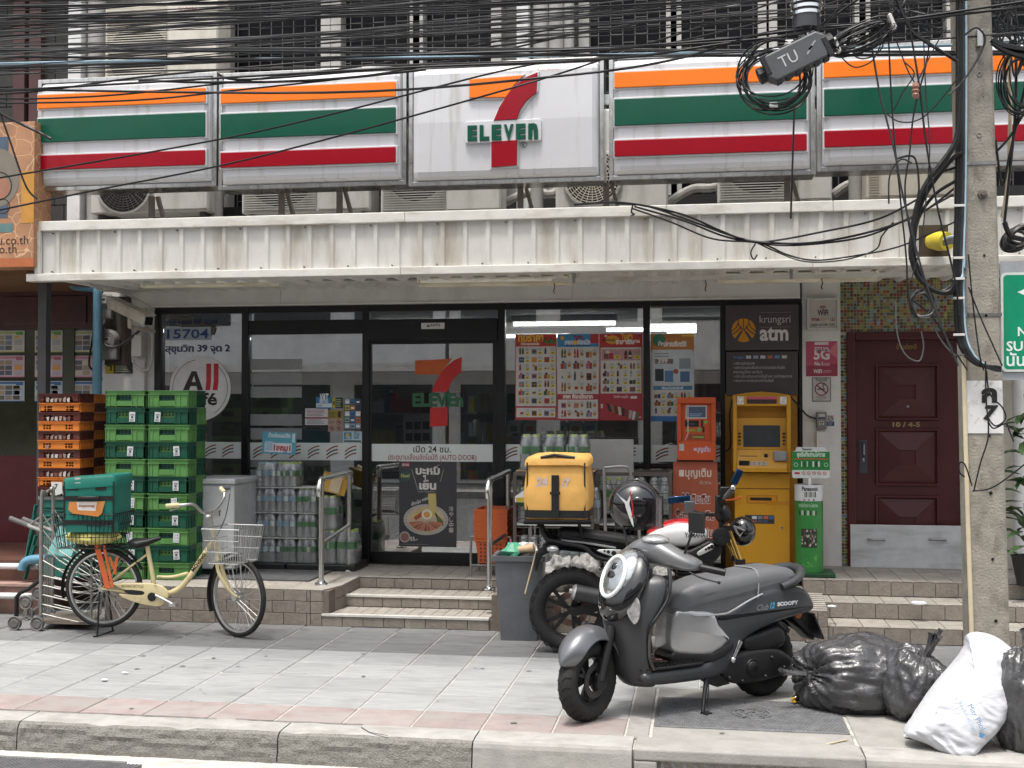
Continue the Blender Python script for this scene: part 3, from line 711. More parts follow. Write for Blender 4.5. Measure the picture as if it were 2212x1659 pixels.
# small notices on pane two
def lines(b,x,y,w_,h_,n,col,z=.001,t=.35):
 for k in range(n):b.rect(x+w_*RND.uniform(0,.05),y+h_*(k+.3)/n,w_*RND.uniform(.7,.95),h_/n*t,z,col)
def f(b,w_,h_):b.rect(w_*.0,h_*.12,w_,h_*.33,.001,'#c6d4dc');b.text('VAT',w_/2,h_*.66,.1,.001,'#e8eef2',bold=.04,fit=w_*.55);b.text('REFUND',w_/2,h_*.5,.05,.001,'#e8eef2',bold=.03,fit=w_*.55);lines(b,w_*.1,h_*.16,w_*.3,h_*.2,1,'#55738a',.002)
sheet('tax_sticker','blue and white VAT refund sticker on the pane','sticker',683,857,717,883,Ys,'#2a74a0',f)
def f(b,w_,h_):b.rect(0,h_*.38,w_,h_*.09,.001,'#8c2c30');lines(b,w_*.06,h_*.52,w_*.88,h_*.42,5,'#7c5a60');lines(b,w_*.06,h_*.05,w_*.88,h_*.3,4,'#4f5a70')
sheet('notice','white notice with a red line, below the VAT sticker','notice',659,882,708,918,Ys,'#cfc9cc',f)
def f(b,w_,h_):b.rect(0,0,w_*.3,h_,.001,'#b8a52a');lines(b,w_*.36,h_*.1,w_*.55,h_*.8,5,'#a9b58c');b.rect(w_*.08,h_*.3,w_*.15,h_*.4,.002,'#37401f')
sheet('camera_notice','small green and yellow camera notice right of the VAT sticker','sticker',718,859,740,882,Ys,'#24321c',f)
def f(b,w_,h_):
 b.rect(0,h_*.6,w_,h_*.4,.001,'#8f7c33');lines(b,w_*.05,h_*.66,w_*.5,h_*.28,4,'#4e431f',.002);b.rect(w_*.68,h_*.66,w_*.2,h_*.28,.002,'#2a2418')
 lines(b,w_*.05,h_*.36,w_*.45,h_*.16,2,'#7c4b46')
 for x,y in ((.75,.44),(.25,.15),(.75,.15)):b.ring(w_*x,h_*y,w_*.18,w_*.035,.001,'#84262a',18);b.stroke([(w_*(x-.12),h_*(y+.07)),(w_*(x+.12),h_*(y-.07))],.006,.0015,'#84262a');b.disc(w_*x,h_*y,w_*.08,.0008,'#4a4038',8)
sheet('rules_sticker','column of prohibition stickers on the pane','sticker',709,886,740,932,Ys,'#a08f80',f)
def f(b,w_,h_):
 cs=['#a9b7bd','#34618c','#23325a','#b0a13a','#a86a35','#20304f','#c9ccd0','#2f6d96','#d6d6d6','#7c9c86','#3a5a96','#b86a3a','#b9c4cc','#7f9fb8','#99a3ac']
 for k,cc in enumerate(cs):b.rect(w_*(.05+(k%3)*.32),h_*(.83-(k//3)*.19),w_*.28,h_*.15,.001,cc);b.rect(w_*(.1+(k%3)*.32),h_*(.87-(k//3)*.19),w_*.18,h_*.05,.002,['#e6e6e6','#39424c'][k%2])
sheet('payment_stickers','grid of small payment stickers right of the prohibition stickers','sticker',743,861,780,930,Ys,'#4a4d52',f)
def f(b,w_,h_):b.rect(w_*.05,h_*.3,w_*.4,h_*.62,.001,'#3f7d98');b.disc(w_*.25,h_*.68,w_*.1,.002,'#c9a95e');b.text('TISI',w_*.25,h_*.34,.04,.002,'#d9e4ea',bold=.03,fit=w_*.28);b.text('ร้าน',w_*.72,h_*.64,.05,.001,'#3f7d98',bold=.03,fit=w_*.3);b.text('มอก.',w_*.72,h_*.34,.05,.001,'#3f7d98',bold=.03,fit=w_*.3);b.rect(w_*.05,h_*.07,w_*.9,h_*.13,.001,'#20292f')
sheet('standards_sticker','white and blue standards shop sticker below the payment stickers','sticker',741,932,782,956,Ys,'#b9cad2',f)
# ---- promotion posters on the right pane
PC=['#5c2e22','#8c5a2b','#3e5a30','#a8342a','#c28a3a','#2d3d5c','#7a4a3a','#c9c4b4','#6f7d8c','#a06a8a','#3a2a28']
def goods(b,x,y,w_,h_,nx,ny,z=.002,star=False):
 for j in range(ny):
  for i in range(nx):
   gx,gy=x+w_*(i+.1)/nx,y+h_*(j+.12)/ny;cw,ch_=w_/nx,h_/ny;k=RND.randrange(3);cc=RND.choice(PC)
   if k==0:
    for q in range(RND.randint(1,2)):b.poly([(gx+cw*(.05+q*.22),gy),(gx+cw*(.05+q*.22),gy+ch_*.5),(gx+cw*(.1+q*.22),gy+ch_*.8),(gx+cw*(.16+q*.22),gy+ch_*.8),(gx+cw*(.21+q*.22),gy+ch_*.5),(gx+cw*(.21+q*.22),gy)],z,cc);b.rect(gx+cw*(.06+q*.22),gy+ch_*.15,cw*.14,ch_*.2,z+.0004,RND.choice(PC))
   elif k==1:b.rect(gx+cw*.04,gy,cw*.4,ch_*.62,z,cc);b.rect(gx+cw*.1,gy+ch_*.18,cw*.28,ch_*.25,z+.0004,RND.choice(PC))
   else:b.rect(gx,gy,cw*.24,ch_*.5,z,cc);b.rect(gx+cw*.26,gy,cw*.22,ch_*.55,z,RND.choice(PC));b.disc(gx+cw*.2,gy+ch_*.62,cw*.1,z,RND.choice(PC),10)
   if star:b.poly([(gx+cw*.68+(.2 if q%2==0 else .1)*cw*sin(q*pi/5),gy+ch_*.3+(.2 if q%2==0 else .1)*cw*cos(q*pi/5)) for q in range(10)],z,'#c79a32');b.text(str(RND.choice((35,49,59,89,25))),gx+cw*.68,gy+ch_*.2,ch_*.24,z+.0005,'#8c2320',bold=.04)
   else:b.rect(gx+cw*.55,gy,cw*.3,ch_*.3,z,'#d6c22f');b.text(str(RND.choice((40,54,89,27,25,22,34,19,77,99))),gx+cw*.7,gy+ch_*.06,ch_*.24,z+.0005,'#2a2a2a',bold=.04)
   for q in range(3):b.rect(gx+cw*.55,gy+ch_*(.42+q*.13),cw*RND.uniform(.2,.33),ch_*.05,z,'#8a8782')
POSTER='#c9c5c0'
def f1(b,w_,h_):
 b.rect(0,h_*.855,w_,h_*.145,.001,'#b4352c');b.text('ทุบราคา',w_*.38,h_*.915,.1,.002,'#e3b440',bold=.05,fit=w_*.62);b.text('เครื่องปรุงประจำครัว',w_*.36,h_*.872,.03,.002,'#e6e0d6',bold=.04,fit=w_*.45)
 for k in range(7):b.disc(w_*(.7+.04*k),h_*(.92+.025*sin(k*2)),w_*.045,.002+k*.0002,['#3c6a34','#8c2a22','#4f7a3a'][k%3],9)
 b.rect(w_*.17,h_*.975,w_*.13,h_*.018,.002,'#d8d0c8');b.rect(0,0,w_,h_*.16,.001,'#a83a38');b.rect(0,h_*.16,w_*.015,h_*.7,.001,'#b4352c');b.rect(w_*.985,h_*.16,w_*.015,h_*.7,.001,'#b4352c')
 goods(b,w_*.05,h_*.18,w_*.92,h_*.67,3,7);b.rect(w_*.03,h_*.03,w_*.94,h_*.11,.0015,'#cfcac6');goods(b,w_*.06,h_*.035,w_*.9,h_*.1,3,1,.0022)
def f2(b,w_,h_):
 b.rect(0,h_*.85,w_,h_*.15,.001,'#3f86b4');b.rect(w_*.8,h_*.89,w_*.2,h_*.11,.0015,'#b02f38');b.disc(w_*.12,h_*.955,w_*.05,.002,'#d8a83c',10);b.text('สินค้า',w_*.5,h_*.93,.06,.002,'#8e2a30',bold=.06,fit=w_*.24);b.text('แจก',w_*.28,h_*.88,.06,.002,'#c8d8e6',bold=.06,fit=w_*.2);b.text('จัดหนัก',w_*.64,h_*.88,.06,.002,'#c8d8e6',bold=.06,fit=w_*.32);b.disc(w_*.43,h_*.9,w_*.06,.0022,'#e0b54a',10);b.rect(w_*.2,h_*.86,w_*.6,h_*.014,.002,'#2b5c86')
 b.rect(0,0,w_,h_*.305,.001,'#ab2f38');b.text('แจก จัดหนักมาก',w_*.5,h_*.255,.05,.002,'#e6dcd2',bold=.06,fit=w_*.72);b.rect(w_*.02,h_*.02,w_*.96,h_*.22,.0015,'#cfcac6');goods(b,w_*.05,h_*.03,w_*.92,h_*.2,3,2,.0022,True);goods(b,w_*.05,h_*.32,w_*.92,h_*.52,3,4,.002,True)
def f3(b,w_,h_):
 b.rect(0,0,w_,h_,.0006,'#a9343c');b.rect(0,h_*.86,w_,h_*.14,.001,'#b8352f');b.disc(w_*.3,h_*.93,w_*.16,.0012,'#dc9a3a',20,h_*.05);b.text('ภูมิภาคสุดคุ้ม',w_*.22,h_*.915,.03,.002,'#3a241c',bold=.03,fit=w_*.32,shear=.2);b.text('สินค้า',w_*.63,h_*.935,.07,.002,'#d9b13c',bold=.06,fit=w_*.28);b.text('ราคาพิเศษ',w_*.66,h_*.88,.06,.002,'#e8dcd4',bold=.06,fit=w_*.56);b.rect(w_*.12,h_*.965,w_*.06,h_*.02,.002,'#e0e0e0');b.rect(w_*.88,h_*.965,w_*.1,h_*.015,.002,'#2b4a76')
 b.rect(w_*.03,h_*.31,w_*.94,h_*.53,.0014,'#cbc6c1');b.rect(w_*.05,h_*.69,w_*.9,h_*.13,.0018,'#b88c8c');goods(b,w_*.06,h_*.695,w_*.9,h_*.12,2,1,.0024);goods(b,w_*.05,h_*.32,w_*.92,h_*.35,3,4,.0024)
 for k in range(9):
  q=radians(-35+10*k);x,y=w_*(.16+.088*k),h_*(.20-.013*k);b.poly([(x,y),(x+w_*.07,y-.01),(x+w_*(.13-.014*k)+.0,y-h_*.1),(x+w_*(.06-.012*k),y-h_*.1)],.002+k*.0002,['#3a2220','#8c6a4a','#5c3a2a','#c9b8a0','#2a2a3a','#7a3a24','#b4a89c','#cfcfcf','#5a6a3a'][k])
 b.rect(w_*.72,h_*.25,w_*.15,h_*.03,.002,'#e0d8d4');b.text('โปรเด็ด เมนูเด็ด',w_*.5,h_*.26,.03,.002,'#e6c8c0',bold=.03,fit=w_*.34);b.rect(w_*.03,h_*.14,w_*.05,h_*.05,.002,'#d0c4c0');b.rect(w_*.88,h_*.03,w_*.09,h_*.012,.002,'#d0c4c0')
def f4(b,w_,h_):
 b.rect(0,h_*.8,w_,h_*.2,.001,'#bb7a3a');b.disc(w_*.2,h_*.93,w_*.15,.0012,'#3f7a66',20);b.rect(w_*.72,h_*.97,w_*.28,h_*.02,.0015,'#d8b64a');b.text('ช้อปครบรับฟรี!',w_*.5,h_*.86,.06,.002,'#e6e2da',bold=.07,fit=w_*.66);b.rect(w_*.03,h_*.42,w_*.94,h_*.4,.0016,'#c4cdd0');b.rect(w_*.1,h_*.66,w_*.42,h_*.055,.002,'#7f6a66');b.text('399',w_*.28,h_*.667,.06,.0025,'#d6d2cc',bold=.05);lines(b,w_*.08,h_*.73,w_*.4,h_*.06,2,'#7a8288',.002)
 b.rect(w_*.66,h_*.6,w_*.26,h_*.12,.002,'#8d9aa0');b.rect(w_*.68,h_*.45,w_*.22,h_*.12,.002,'#4f6f94');b.rect(w_*.1,h_*.46,w_*.2,h_*.14,.002,'#2b3138');b.rect(w_*.32,h_*.45,w_*.2,h_*.13,.0022,'#567fa6');b.disc(w_*.58,h_*.57,w_*.06,.0024,'#a85a4a',12);b.rect(w_*.06,h_*.36,w_*.9,h_*.045,.0016,'#3f7fa0');b.text('เงื่อนไขรับสิทธิ์',w_*.5,h_*.368,.03,.002,'#dfe6ea',bold=.03,fit=w_*.5)
 goods(b,w_*.05,h_*.08,w_*.9,h_*.26,3,3);b.rect(0,0,w_,h_*.06,.001,'#3a6ea8')
for (a,c,fn,lab,p0,p1) in ((1113,1202,f1,'red topped price poster with bottles, leftmost of three on the pane',721,907),(1204,1293,f2,'blue topped price poster with gold stars, middle of three',721,908),(1295,1388,f3,'red price poster with fanned snack packs at its foot',720,908),(1406,1499,f4,'orange topped poster behind the orange payment kiosk',721,910)):
 sheet('price_poster',lab,'poster',a,p0,c,p1,Y-.009,POSTER,fn,th=.002)
# goods stacked inside behind the right panes
m_card=mat('brown_cardboard',(.36,.25,.16),.85,var=.12,sc_=6)
for k,(a,p0,c,p1,lab) in enumerate(((1296,907,1388,945,'brown carton behind the pane, on top of its stack'),(1296,946,1340,992,'brown carton behind the pane, lower left of its stack'),(1341,946,1405,992,'brown carton behind the pane, lower right of its stack'),(1407,912,1455,950,'brown carton behind the payment kiosk pane, upper'),(1407,951,1470,992,'brown carton behind the payment kiosk pane, lower'))):
 A,B_=at(a,p1,Y+.2),at(c,p0,Y+.2);t=thing('carton',lab,'box',(A.x,Y+.2,A.z),group='cartons stacked behind the right panes');MB().box(A.x+.004,Y+.16,A.z,B_.x-.004,Y+.5,B_.z-.004).build('box_body',m_card,t,bevel=.004);b=MB();b.M=face_m((A.x,Y+.158,A.z));b.usecol=True;b.text(('ฟาฟา','น้ำปลา','ลังไข่','ซอส','คุกกี้')[k],(B_.x-A.x)/2,.05,.06,0,'#5a3a22',bold=.02);b.build('printing',PRINT,t)
m_pk=mat('plastic_pack',(.55,.55,.53),.3,var=.2,sc_=14,coat=.4,bump=.4,bs=25)
for k in range(6):
 a,c=1097+k*33,1128+k*33;A,B_=at(a,945,Y+.18),at(c,908,Y+.18);t=thing('tissue_pack','white plastic wrapped tissue pack in the row below the posters','pack',(A.x,Y+.18,A.z),group='tissue packs in a row below the posters');b=MB();b.usecol=True
 MB().box(A.x,Y+.14,A.z,B_.x,Y+.34,B_.z).build('wrapping',m_pk,t,bevel=.025,seg=3);b.M=face_m((A.x,Y+.136,A.z));b.rect(.03,.06,.07,.05,0,['#3f7a4a','#b06a3a','#4a6a9a'][k%3]);b.rect(.05,.02,.06,.02,0,'#333333');b.build('printing',PRINT,t)
A,B_=at(1095,1180,Y+.2),at(1470,994,Y+.2)
MB().box(A.x,Y+.12,.3,B_.x,Y+.5,B_.z).solo('display_bench',mat('bench_grey',(.25,.25,.25),.6),'grey bench inside carrying the cartons below the posters','bench')
A,B_=at(1505,868,Y+.3),at(1556,690,Y+.3);b=MB();pts=[]
n=26
for i in range(n+1):pts.append((A.x+(B_.x+.25-A.x)*i/n,Y+.3+.02*sin(i*1.1)))
b.add([(x,y,z) for z in (A.z,B_.z) for x,y in pts]+[(x,y+.006,z) for z in (A.z,B_.z) for x,y in pts],[(i,i+1,n+2+i,n+1+i) for i in range(n)]+[(2*n+2+i+1,2*n+2+i,3*n+3+i,3*n+4+i) for i in range(n)])
b.solo('curtain',mat('pink_cloth',(.45,.2,.22),.8),'pink curtain inside, behind the right hand pane','curtain',smooth=60)
# ================================================================== canopy
YC=9.78
m_sheet=mat('ribbed_sheet',(.55,.54,.51),.55,var=.07,sc_=4,bump=.06,bs=40,dirt=('#8a7f6c',.7,(5,5,.9),.46,.72))
m_trim=mat('canopy_trim',(.62,.605,.56),.5,var=.08,sc_=5,dirt=('#8f8574',.6,(2.5,8,8),.5,.72))
xc0,xc1=ax(78,YC,520),ax(2500,YC,500)
zl0,zl1=az(594,YC,900),az(577,YC,900);zt0_,zt1_=az(479,YC,900),az(457,YC,900)
can=thing('canopy','off white ribbed metal canopy over the shop front','canopy',(xc0,YC,zl0))
rib=.192
cuts=[xc0+.05]+[xc0+.05+rib*k for k in (9,18,27,36,45)]
for a,c in zip(cuts,cuts[1:]):
 b=MB();pr=[];x=a
 for k in range(9):pr+=[(x,0),(x+.118,0),(x+.132,-.017),(x+.160,-.017),(x+.174,0)];x+=rib
 pr+=[(c,0)]
 for (xa,ya),(xb,yb) in zip(pr,pr[1:]):b.add([(xa,YC+.03+ya,zl1-.01),(xb,YC+.03+yb,zl1-.01),(xb,YC+.03+yb,zt0_+.01),(xa,YC+.03+ya,zt0_+.01)],[(0,1,2,3)])
 b.build('ribbed_panel',m_sheet,can)
MB().box(xc0,YC+.034,zl1,xc1,YC+.05,zt1_-.01).build('backing',m_sheet,can)
tr=[xc0,ax(875,YC,460),ax(1440,YC,460),ax(1800,YC,460),xc1]
for a,c in zip(tr,tr[1:]):MB().box(a,YC-.008,zt0_,c-.002,YC+.10,zt1_).build('top_trim',m_trim,can,bevel=.006)
tr=[xc0-.07,ax(868,YC,585),ax(1755,YC,585),xc1]
for a,c in zip(tr,tr[1:]):MB().box(a,YC-.04,zl0,c-.002,YC+.06,zl1).build('bottom_trim',m_trim,can,bevel=.005)
MB().box(xc0-.001,YC-.025,zl1+.001,xc0+.045,YC+.03,zt0_-.001).build('end_post',m_trim,can,bevel=.005)
MB().box(xc0-.0,YC+.06,zl1+.02,xc0+.02,YG-.1,zt0_).build('end_panel',m_sheet,can)
b=MB()
for k in range(43):
 x=xc0+.1+k*rib+.05
 if k%2==0:b.tube([(x,YC+.02,zl1+.02),(x,YC-.004,zl1+.02)],.007,6)
 if k%3==0:b.tube([(x,YC+.03,zt0_-.02),(x,YC+.006,zt0_-.02)],.006,6)
b.build('screw',mat('rusty_screw',(.15,.13,.11),.6,m=.5),can)
m_soff=mat('soffit_sheet',(.68,.67,.64),.6,var=.06,dirt=('#7e776b',.5,(2,6,6),.52,.75))
b=MB();x=xc0+.02;pr=[]
while x<xc1:pr+=[(x,0),(x+.08,0),(x+.11,-.03),(x+.15,-.03),(x+.18,0)];x+=.2
zs=zl0+.05
for (xa,za),(xb,zb_) in zip(pr,pr[1:]):b.add([(xa,YC+.061,zs+za),(xb,YC+.061,zs+zb_),(xb,YG-.02,zs+.02+zb_),(xa,YG-.02,zs+.02+za)],[(3,2,1,0)])
b.build('soffit',m_soff,can)
MB().box(xc0+.02,YC+.06,zs+.05,xc1,YG+.1,zs+.11).build('roof_deck',m_sheet,can)
# lamps under the canopy
m_bat=mat('aged_lamp',(.78,.72,.58),.45,var=.08,dirt=('#776a4e',.5,(3,9,9),.5,.7))
m_tubeoff=mat('tube_off',(.85,.83,.74),.25)
zlm=zl0+.0
for a,c,py,lab in ((308,607,612,'yellowed tube lamp under the canopy, above the cafe sticker'),(906,1237,610,'yellowed tube lamp under the canopy, above the sliding door'),(1550,1895,601,'yellowed tube lamp under the canopy, above the cash machine')):
 yy=10.55;A,B_=at(a,py+3,yy),at(c,py+3,yy);t=thing('tube_lamp',lab,'tube lamp',(A.x,yy,A.z),group='tube lamps under the canopy')
 MB().box(A.x,yy-.05,A.z-.035,B_.x,yy+.05,A.z-.002).build('lamp_body',m_bat,t,bevel=.006);MB().tube([(A.x+.03,yy-.075,A.z+.02),(B_.x-.03,yy-.075,A.z+.02)],.026,10).build('lamp_tube',m_tubeoff,t,smooth=40)
 MB().box(A.x,yy-.1,A.z-.0,A.x+.025,yy+.03,A.z+.05).build('end_cap',m_bat,t);MB().box(B_.x-.025,yy-.1,A.z,B_.x,yy+.03,A.z+.05).build('end_cap',m_bat,t)
 for x in (A.x+.2,B_.x-.2):MB().box(x,yy-.02,A.z-.0,x+.02,yy+.02,zs+.0).build('hanger',m_bat,t)
yy=10.1
A,B_=at(1192,606,yy),at(2068,589,yy);rail=thing('white_rail','thin white rail with hooks hung below the canopy','rail',(A.x,yy,A.z))
MB().box(A.x,yy-.015,A.z-.018,B_.x,yy+.015,A.z+.018).build('rail_bar',m_trim,rail)
for p in (1240,1709):x=ax(p,yy,600);MB().box(x-.012,yy-.02,A.z-.02,x+.012,yy+.02,zs).build('bracket',mat('grey_steel',(.25,.25,.25),.5),rail)
for p in (1197,1524,1775):x=ax(p,yy,600);MB().tube([(x,yy,A.z-.02),(x+.006,yy,A.z-.06),(x-.004,yy,A.z-.09),(x+.004,yy,A.z-.11)],.005,6).build('hook',mat('rust_brown',(.1,.06,.04),.8),rail)
MB().tube([at(660,605,10.5),at(905,603,10.5)],.012,8).solo('conduit',mat('grey_steel',.0),'thin grey conduit between two lamps under the canopy','conduit')

# ================================================================== lit sign boxes above the canopy
YSN=9.9
m_signw=mat('sign_white',(.55,.55,.565),.25,var=.03,sc_=3,coat=.1,bump=.05,bs=3,dirt=('#8d877b',.75,(11,11,.55),.56,.8))
m_steel=mat('stainless',(.55,.54,.52),.22,m=1.0,var=.15,sc_=9,rvar=.12,dirt=('#55503f',.5,(20,6,3),.5,.75))
m_or=mat('sign_orange',(.80,.18,.012),.22,var=.04,spec=.35,bump=.12,bs=2.5);m_gn=mat('sign_green',(.005,.072,.042),.16,var=.06,spec=.4,bump=.25,bs=2.2);m_rd=mat('sign_red',(.27,.003,.012),.22,var=.05,spec=.35,bump=.14,bs=2.5)
def signbox(p0,p1,t0,t1,b0,b1,label,logo=False,xover=None):
 xa=ax(p0,YSN,(t0+b0)/2);xb=xover if xover else ax(p1,YSN,(t1+b1)/2)
 z1=at(p0,t0,YSN).z;z0=at(p0,b0,YSN).z
 t=thing('sign_box',label,'sign',((xa+xb)/2,YSN,z0),group='striped sign boxes above the canopy')
 f_=.035
 MB().box(xa,YSN,z0,xb,YSN+.24,z1).build('casing',m_steel,t,bevel=.004)
 for q in ((xa,z0,xa+f_,z1),(xb-f_,z0,xb,z1)):MB().box(q[0],YSN-.02,q[1],q[2],YSN-.001,q[3]).build('frame_bar',m_steel,t,bevel=.003)
 for q in ((z0,z0+f_),(z1-f_,z1)):MB().box(xa+f_,YSN-.018,q[0],xb-f_,YSN-.001,q[1]).build('frame_bar',m_steel,t,bevel=.003)
 Xa,Xb,Za,Zb=xa+f_+.002,xb-f_-.002,z0+f_+.002,z1-f_-.002
 b=MB();prof=[(0,0),(.03,-.055),(.07,-.072),(.5,-.085),(.93,-.072),(.97,-.055),(1,0)]       # gently bulged acrylic face
 rr=[]
 for k,(q,d) in enumerate(prof):
  ins=0 if k in (0,6) else .02;zz=Za+(Zb-Za)*q;rr.append([(Xa+0,YSN-.002,zz),(Xa+.008+ins*.3,YSN+d*.6,zz),(Xa+.035+ins,YSN+d,zz),(Xb-.035-ins,YSN+d,zz),(Xb-.008-ins*.3,YSN+d*.6,zz),(Xb,YSN-.002,zz)])
 for u,v_ in zip(rr,rr[1:]):
  for k in range(5):b.add([u[k],u[k+1],v_[k+1],v_[k]],[(0,1,2,3)])
 b.build('face_panel',m_signw,t,smooth=50)
 yf=YSN-.086
 if not logo:
  for nm,mm,u0,u1 in (('orange_stripe',m_or,.735,.87),('green_stripe',m_gn,.41,.64),('red_stripe',m_rd,.145,.285)):
   za,zb_=Za+(Zb-Za)*u0,Za+(Zb-Za)*u1;xs_=(Xa+(.005 if p0<200 else .012),Xb-.035)
   MB().box(xs_[0]-.008,yf-.004,za-.012,xs_[1]+.012,yf+.03,zb_+.014).build('stripe_border',m_signw,t,bevel=.005)
   MB().box(xs_[0],yf-.016,za,xs_[1],yf-.0045,zb_).build(nm,mm,t,bevel=.006)
 else:
  A,B_=at(1010,364,yf),at(1164,157,yf);w_,h_=B_.x-A.x,B_.z-A.z
  Mf=face_m((A.x,yf,A.z));o_,r_,l_=seven(None,0,0,w_,h_,0,0,0,0)
  b=MB();b.M=Mf
  def grow(p,g):
   cx=sum(q[0] for q in p)/len(p);cy=sum(q[1] for q in p)/len(p);return [(q[0]+g*(1 if q[0]>cx else-1),q[1]+g*(1 if q[1]>cy else-1)) for q in p]
  b.prism(grow(o_,.014),-.03,.008);b.prism(grow(r_,.014),-.03,.009);b.prism(grow(l_,.012),-.03,.007)
  b.prism(rrect(w_*1.07,h_*.235,.02,3,w_*.5,h_*.385),-.03,.018)
  b.build('logo_plate',m_signw,t,bevel=.004)
  b=MB();b.M=Mf;b.prism(o_,.0095,.022);b.build('orange_bar',m_or,t,bevel=.004)
  b=MB();b.M=Mf;b.prism(r_,.0098,.024);b.build('red_curve',m_rd,t,bevel=.004)
  b=MB();b.M=Mf;b.prism(l_,.0095,.022);b.build('red_foot',m_rd,t,bevel=.004)
  x=-w_*.0
  for k,ch_ in enumerate('ELEVEn'):
   b=MB();b.M=Mf;b.text(ch_,w_*(.075+.17*k),h_*.30,.1,.0185,None,bold=.055,fit=w_*.135,hfit=h_*(.165 if ch_!='n' else .172),ext=.012);b.build('letter',m_gn,t)
  b=MB();b.M=Mf;b.ring(w_*.79,h_*.235,.027,.005,.004,'#1c3a30',20);b.text('R',w_*.79,h_*.215,.035,.004,'#1c3a30',bold=.03);b.build('registered_mark',PRINT,t)
  A2,B2=at(1160,153,yf),at(1213,148,yf);b=MB();b.M=face_m((A2.x,yf,A2.z));b.text('หมดสัญญา',.1,0,.03,.004,'#c45a50',fit=.19);b.build('small_print',PRINT,t)
 return t
signbox(84,470,174,163,414,411,'striped sign box at the left end of the row')
signbox(474,879,160,145,411,402,'striped sign box just left of the numeral sign')
signbox(884,1305,142,126,403,392,'white sign box with the red and orange numeral and ELEVEn',True)
signbox(1316,1760,122,103,390,371,'striped sign box just right of the numeral sign')
xo=ax(1764,YSN,240)
signbox(1764,2300,100,80,371,352,'striped sign box behind the hanging cables and pole',xover=xo+2.1)
sup=thing('sign_bracket','rusty steel brackets carrying the sign boxes','bracket',(0,YSN+.3,3.6))
for p in (330,610,735,1125,1310,1700):
 x=ax(p,YSN+.3,420);MB().bar((x,YSN+.28,3.5),(x,YSN+.28,3.72),.05,.03).build('upright',mat('brown_steel',(.2,.17,.15),.6,var=.2,bump=.2),sup)
 MB().bar((x+.1,YSN+.32,3.5),(x+.04,YSN+.32,3.72),.045,.03).build('brace',mat('brown_steel',0),sup)
for p in (480,881,1311,1762):x=ax(p,YSN+.2,250);MB().box(x-.07,YSN+.1,4.35,x+.07,YSN+.14,4.43).build('link_bar',m_steel,sup)

# ================================================================== upper storey behind the signs
YU=11.5
m_upw=mat('upper_wall',(.40,.385,.36),.8,var=.1,dirt=('#57503f',.6,(3,3,1),.5,.8))
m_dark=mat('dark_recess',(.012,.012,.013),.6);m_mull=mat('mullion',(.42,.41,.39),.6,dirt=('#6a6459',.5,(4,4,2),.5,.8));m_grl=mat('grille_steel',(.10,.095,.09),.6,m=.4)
up=thing('upper_storey','dark upper storey with grilled windows behind the signs','building',(0,YU,3.2))
MB().box(-15,YU+.3,3.05,15,YU+6,9).build('wall',m_upw,up)
MB().box(-15,YU-.1,6.4,15,YU+.29,7.4).build('lintel',m_upw,up)
MB().box(-15,YU-.0,3.05,15,YU+.29,3.3).build('sill_wall',m_upw,up)
m_upg=mat('dark_glass',(.008,.008,.01),.3,spec=.15)
def ubay(p0,p1,lab=None):
 a,c=ax(p0,YU,80),ax(p1,YU,80);wn=MB().box(a,YU+.24,3.3,c,YU+.28,6.4).build('window',m_upg,up);
 b=MB();x=a+.02;k=0
 while x<c:
  b.box(x-.004,YU+.1,3.3,x+.004,YU+.108,6.4);
  for j in range(20):z=3.35+j*.16+(k%2)*.08;b.box(x,YU+.101,z-.004,min(x+.118,c),YU+.107,z+.004)
  x+=.118;k+=1
 b.build('grille',m_grl,wn)
 for q in (a,c):MB().box(q-.05,YU+.05,3.3,q+.05,YU+.29,6.4).build('mullion',m_mull,wn)
for p0,p1 in ((478,700),(722,893),(900,1070),(1260,1450),(1460,1650),(1668,1860),(1870,2060),(2070,2260)):ubay(p0,p1)
# left part: dark grey screen of blocks and maroon posts
m_scr=mat('dark_block',(.035,.034,.032),.8,var=.2);
b=MB();x0,x1=ax(-80,YU,90),ax(176,YU,90)
for j in range(14):
 x=x0-(.11 if j%2 else 0)
 while x<x1:b.box(max(x,x0)+.004,YU+.1,3.3+j*.21,min(x+.215,x1),YU+.14,3.5+j*.21);x+=.22
b.build('screen_blocks',m_scr,up)['kind']='stuff'
for p in (25,60):a=ax(p,YU,200);MB().box(a,YU+.02,3.3,a+.13,YU+.09,6.4).build('maroon_post',mat('maroon_post',(.07,.03,.03),.6),up)
m_wp=mat('white_post',(.62,.62,.62),.6,dirt=('#77726a',.4,(5,5,1),.5,.8))
for p0,p1,mm in ((174,202,m_wp),(1124,1150,m_wp)):MB().box(ax(p0,YU,80),YU-.25,3.3,ax(p1,YU,80),YU+.05,6.5).build('white_post',mm,up,bevel=.01)
for p,r_ in ((222,.09),(1172,.08),(1205,.075),(1232,.05)):x=ax(p,YU,80);MB().tube([(x,YU-.12,3.3),(x,YU-.12,6.5)],r_,14).build('pipe',mat('pale_pipe',(.33,.325,.315),.6,dirt=('#5d574c',.5,(6,6,1),.5,.75)),up,smooth=40)
